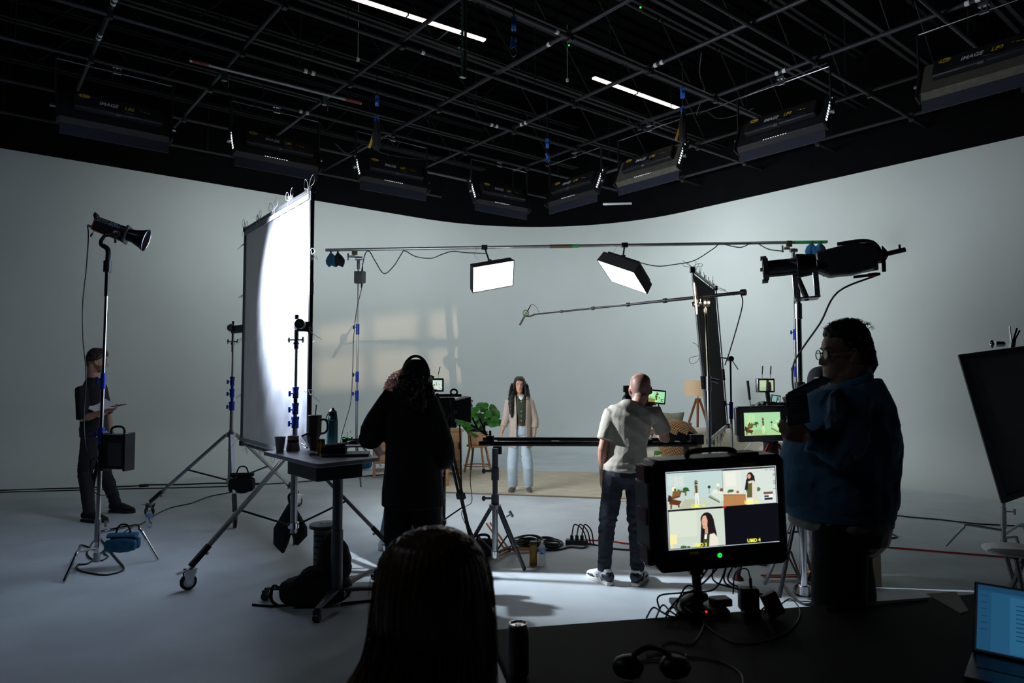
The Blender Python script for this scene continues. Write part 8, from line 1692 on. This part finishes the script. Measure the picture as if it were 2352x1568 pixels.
for s_, x, y in (('UMD 1',.27,.545),('UMD 2',.745,.55),('UMD 3',.27,.045),('UMD 4',.755,.05)): part('lettering', text_mb(s_, .0175, MMn @ basis(V3(1,0,0), V3(0,0,1), V3(0,-1,0), (-.213+SW_*x,-.0195,-.118+SH_*y)), .0003, bold=.0004), YT, t, smooth=0)
YD = mat('dim_yellow_label', (.30,.30,.02,1), .6)
for x in (-.09,.115): part('label_plate', MB().box((x,-.010,.176), (.052,.003,.011)).xf(MMn), YD, t)
part('label_plate', MB().box((-.115,-.010,-.137), (.035,.003,.010)).xf(MMn), YD, t)
part('power_light', MB().tube([V3(-.018+.0075*math.cos(q), -.012, -.150+.0065*math.sin(q)) for q in [2*PI*i/12 for i in range(12)]], .0016, 4, closed=True).box((-.018,-.012,-.150), (.003,.002,.008)).xf(MMn), GLED, t)
q = G(1605,1398,TT); part('post', MB().cyl(V3(q.x,q.y,TT+.02), MMn @ V3(-.085,.06,-.19), .018, n=14), BLKM, t); part('foot_plate', MB().box(V3(q.x,q.y,TT+.010), (.20,.16,.02)), BLKM, t, bevel=.004); part('post_collar', MB().box(MMn @ V3(-.085,.06,-.215), (.05,.05,.03)), BLK, t, bevel=.003)
rr = random.Random(31)
for k in range(7):
    a_ = MMn @ V3(rr.uniform(-.06,.10), .08, -.20); b_ = G(rr.uniform(1480,1800), rr.uniform(1395,1415), TT+.01); m1_ = a_.lerp(b_,.35)+V3(rr.uniform(-.08,.08),rr.uniform(-.03,.06),-.03); m2_ = a_.lerp(b_,.7)+V3(rr.uniform(-.06,.06),.0,rr.uniform(-.01,.05))
    solo('monitor_cable', 'black cable drooping below the big monitor, '+('nearest its post','second from the post','crossing over its neighbours','in the middle of the bundle','reaching towards the red adapter','reaching towards the grey power adapter','furthest to the right')[k], 'cable', MB().tube(crom([a_,m1_,m2_,b_], 7), .0035, 5), CABLE, 'cables under the big monitor')
for k in range(5):
    P = [G(1480+30*k+rr.uniform(-8,8), 1412+rr.uniform(-5,4), TT+.006+rr.uniform(0,.03)) for _ in range(1)]; x0 = 1485+22*k
    solo('table_cable', 'thin black cable loop on the table edge, '+('leftmost one','second loop from the left','middle loop','fourth loop from the left','loop nearest the monitor post')[k], 'cable', MB().tube(crom([G(x0,1418,TT+.005), G(x0+15,1395-6*(k%2),TT+.02), G(x0+35,1405,TT+.03), G(x0+60,1416,TT+.006), G(x0+100,1410,TT+.005)], 6), .0035, 5), CABLE, 'tangled cables on the table edge')
c = G(1590,1400,TT); solo('coiled_adapter', 'black coiled lead lying against the monitor post', 'cable', MB().loft([c+V3(-.03,0,.03), c+V3(.0,0,.045), c+V3(.045,0,.055)], [(.018,.05),(.022,.06),(.016,.045)], V3(0,0,1), 14), BLK)
c = G(1607,1412,TT); t = thing('card_reader', 'small black box with a red light by the monitor foot', 'electronics', c); part('case', MB().box(c+V3(0,0,.016), (.08,.05,.03)), BLK, t, bevel=.004); part('red_light', MB().ball(c+V3(.018,-.028,.022), .0045, 8), RLED, t)
c = G(1655,1398,TT); t = thing('red_adapter', 'dark red flat adapter lying on the table right of the post', 'adapter', c); part('case', MB().box(c+V3(0,0,.03), (.075,.06,.03), Rz(.2)), mat('dark_red_plastic', (.09,.02,.03,1), .4), t, bevel=.006)
c = G(1720,1412,TT); t = thing('power_adapter', 'grey block power adapter with red base standing on the table', 'adapter', c); part('case', MB().box(c+V3(0,0,.062), (.072,.05,.085)), mat('warm_grey_plastic', (.11,.10,.10,1), .5), t, bevel=.008); part('red_base', MB().box(c+V3(.008,0,.014), (.064,.052,.03)), mat('dark_red_plastic', (.09,.02,.03,1), .4), t, bevel=.005); part('plug', MB().cyl(c+V3(.01,0,.10), c+V3(.008,0,.14), .006, n=8), CABLE, t); part('lead', MB().tube(crom([c+V3(.008,0,.14), c+V3(.0,.02,.17), c+V3(-.04,.03,.15), c+V3(-.05,.03,.07)], 5), .003, 5), CABLE, t)
c = G(1775,1418,TT); t = thing('power_adapter', 'grey wedge shaped charger leaning on the right side of the table clutter', 'adapter', c); part('case', MB().box(c+V3(0,0,.05), (.062,.035,.09), Matrix.Rotation(-.45,3,'Y')), mat('warm_grey_plastic', (.11,.10,.10,1), .5), t, bevel=.008)
WC = mat('pale_thin_cable', (.11,.105,.10,1), .5)
def tcable(lab, pts, r=.0028, m=WC): return solo('charging_cable', lab, 'cable', MB().tube(crom([G(x,y,TT+r+.001) for x,y in pts], 7), r, 5), m)
tcable('pale thin cable making a wide arc over the black table to the charger', [(1612,1425),(1640,1450),(1690,1475),(1760,1470),(1810,1450),(1835,1420),(1835,1395),(1815,1375),(1790,1390)]); tcable('pale thin cable winding down the middle of the black table', [(1603,1415),(1617,1425),(1608,1455),(1585,1478),(1540,1472),(1510,1490),(1530,1505),(1600,1508),(1660,1520),(1700,1545),(1708,1575)]); tcable('pale thin cable loop left of the headset on the table', [(1485,1505),(1530,1495),(1572,1500),(1565,1512),(1490,1515),(1440,1525),(1430,1540),(1470,1550)]); tcable('dark red thin cable near the back edge of the table at right', [(1900,1400),(1980,1396),(2060,1385),(2130,1378)], .003, mat('dim_red_cable', (.10,.01,.01,1), .5))
# headset on table
c = G(1500,1568,TT); t = thing('headset', 'dark headset lying on the black table at the bottom', 'headphones', c); HM = mat('dark_grey_headset', (.012,.013,.016,1), .4)
part('headband', MB().tube([c+V3(.075*math.cos(a), .0+.02, .012+.085*math.sin(a)) for a in [PI*i/20 for i in range(21)]], .009, 8), HM, t)
for sg in (-1,1): part('ear_cup', MB().loft([c+V3(sg*.06,.02,.04), c+V3(sg*.085,.02,.04)], [.036,.034], V3(0,0,1), 16), HM, t)
# can
c = G(1190,1505,TT); c = V3(at(1190,1450,2.14).x, 2.14, TT); t = thing('drink_can', 'tall dark drink can on the black table beside the hair of the seated person', 'can', c)
part('body', MB().lathe([(.026,0),(.033,.010),(.033,.140),(.026,.156),(0,.156)], c, n=28), mat('dark_can_print', (.045,.045,.048,1), .35, .4), t, smooth=40); part('lid', MB().lathe([(.0265,.155),(.027,.161),(.025,.161),(.024,.157),(0,.157)], c, n=28), mat('can_aluminium', (.7,.66,.62,1), .25, 1.0), t, smooth=40); part('ring_pull', MB().cyl(c+V3(0,-.004,.158), c+V3(0,-.004,.160), .009, n=14), DULL, t)
# small bits at the bottom edge
c = G(1140,1562,TT); c = V3(at(1141,1562,1.85).x, 1.85, TT); solo('mouse', 'rounded grey computer mouse at the bottom edge by the hair', 'mouse', MB().loft([c+V3(-.02,-.03,.016), c+V3(0,0,.020), c+V3(.02,.03,.014)], [(.028,.014),(.032,.018),(.026,.012)], V3(1,0,0), 14), mat('mid_grey_plastic', (.16,.15,.15,1), .35))
# laptop at right and papers
LB = [at(2186,1311,2.42), at(2232,1471,2.28), at(2456,1448,2.12), at(2400,1262,2.26)]
# keep the lid's foot on the table
LB[1].z = TT+.018; LB[2].z = TT+.018; ex = (LB[2]-LB[1]); ex.normalize(); up_ = (LB[0]-LB[1]); up_ = (up_-ex*up_.dot(ex)).normalized(); nl = ex.cross(up_); nl = nl if nl.y < 0 else -nl
lw, lh = .325, .232; o0 = LB[1]
ML2 = basis(ex, up_, nl, o0); t = thing('laptop', 'open laptop with a bluish document on its screen at the bottom right', 'laptop', o0)
part('lid', MB().box((lw/2,lh/2,-.004), (lw,lh,.007)).xf(ML2), BLKM, t, bevel=.003)
DOCB = (30,74,104); pl_ = [((12,16,22), rect(0,0,1,1)), (DOCB, rect(.02,.03,.98,.98)), ((22,58,86), rect(.02,.90,.98,.98)), ((26,66,96), rect(.02,.03,.14,.90)), ((36,86,118), rect(.30,.05,.98,.86))]
for k in range(9): pl_.append(((20,48,72), rect(.35,.74-.062*k,.35+rr.uniform(.25,.45),.755-.062*k)))
for k in range(6): pl_.append(((20,50,76), rect(.05,.82-.10*k,.11,.835-.10*k)))
picture('screen', pl_, ML2 @ basis(V3(lw*.97,0,0), V3(0,lh*.95,0), V3(0,0,1), (lw*.015,lh*.03,.0003)), t, mat('laptop_screen_picture', (1,1,1,1), .4, emit=.9, attr='pic'), label='dim bluish document page')
fwd = V3(nl.x,nl.y,0).normalized(); part('base', MB().box(o0+ex*lw/2+fwd*.115+V3(0,0,-.008), (lw,.23,.015), basis(ex, fwd, V3(0,0,1)).to_3x3()), BLKM, t, bevel=.003)
part('keyboard', MB().box(o0+ex*lw/2+fwd*.08+V3(0,0,.000), (lw*.85,.10,.002), basis(ex, fwd, V3(0,0,1)).to_3x3()), BLK, t)
P = [G(2128,1363,TT+.002), G(2196,1358,TT+.002), G(2225,1402,TT+.002), G(2206,1408,TT+.002)]; solo('paper_sheet', 'pale sheet of paper on the black table just left of the laptop', 'paper', slab(P, .0015), mat('dim_paper', (.55,.54,.52,1), .8), smooth=0)
# round stool seat at the right edge
c = at(2338,1262,4.3); t = thing('folding_chair', 'folding chair with a rounded grey seat at the right edge', 'chair', V3(c.x,c.y,0)); part('seat', MB().lathe([(.14,-.02),(.185,-.012),(.19,0),(.16,.008),(0,.010)], c, n=36), mat('grey_vinyl', (.20,.19,.185,1), .35), t, smooth=50)
for a_, b_ in (((.10,-.15,c.z+.36),(-.12,.10,0)), ((.26,.05,c.z+.36),(.02,.28,0)), ((-.10,-.12,c.z-.02),(.16,.12,0)), ((.0,.12,c.z-.02),(.26,.30,0))): part('leg', MB().cyl(V3(c.x+a_[0],c.y+a_[1],a_[2]), V3(c.x+b_[0],c.y+b_[1],.0), .014, n=8), BLKM, t)
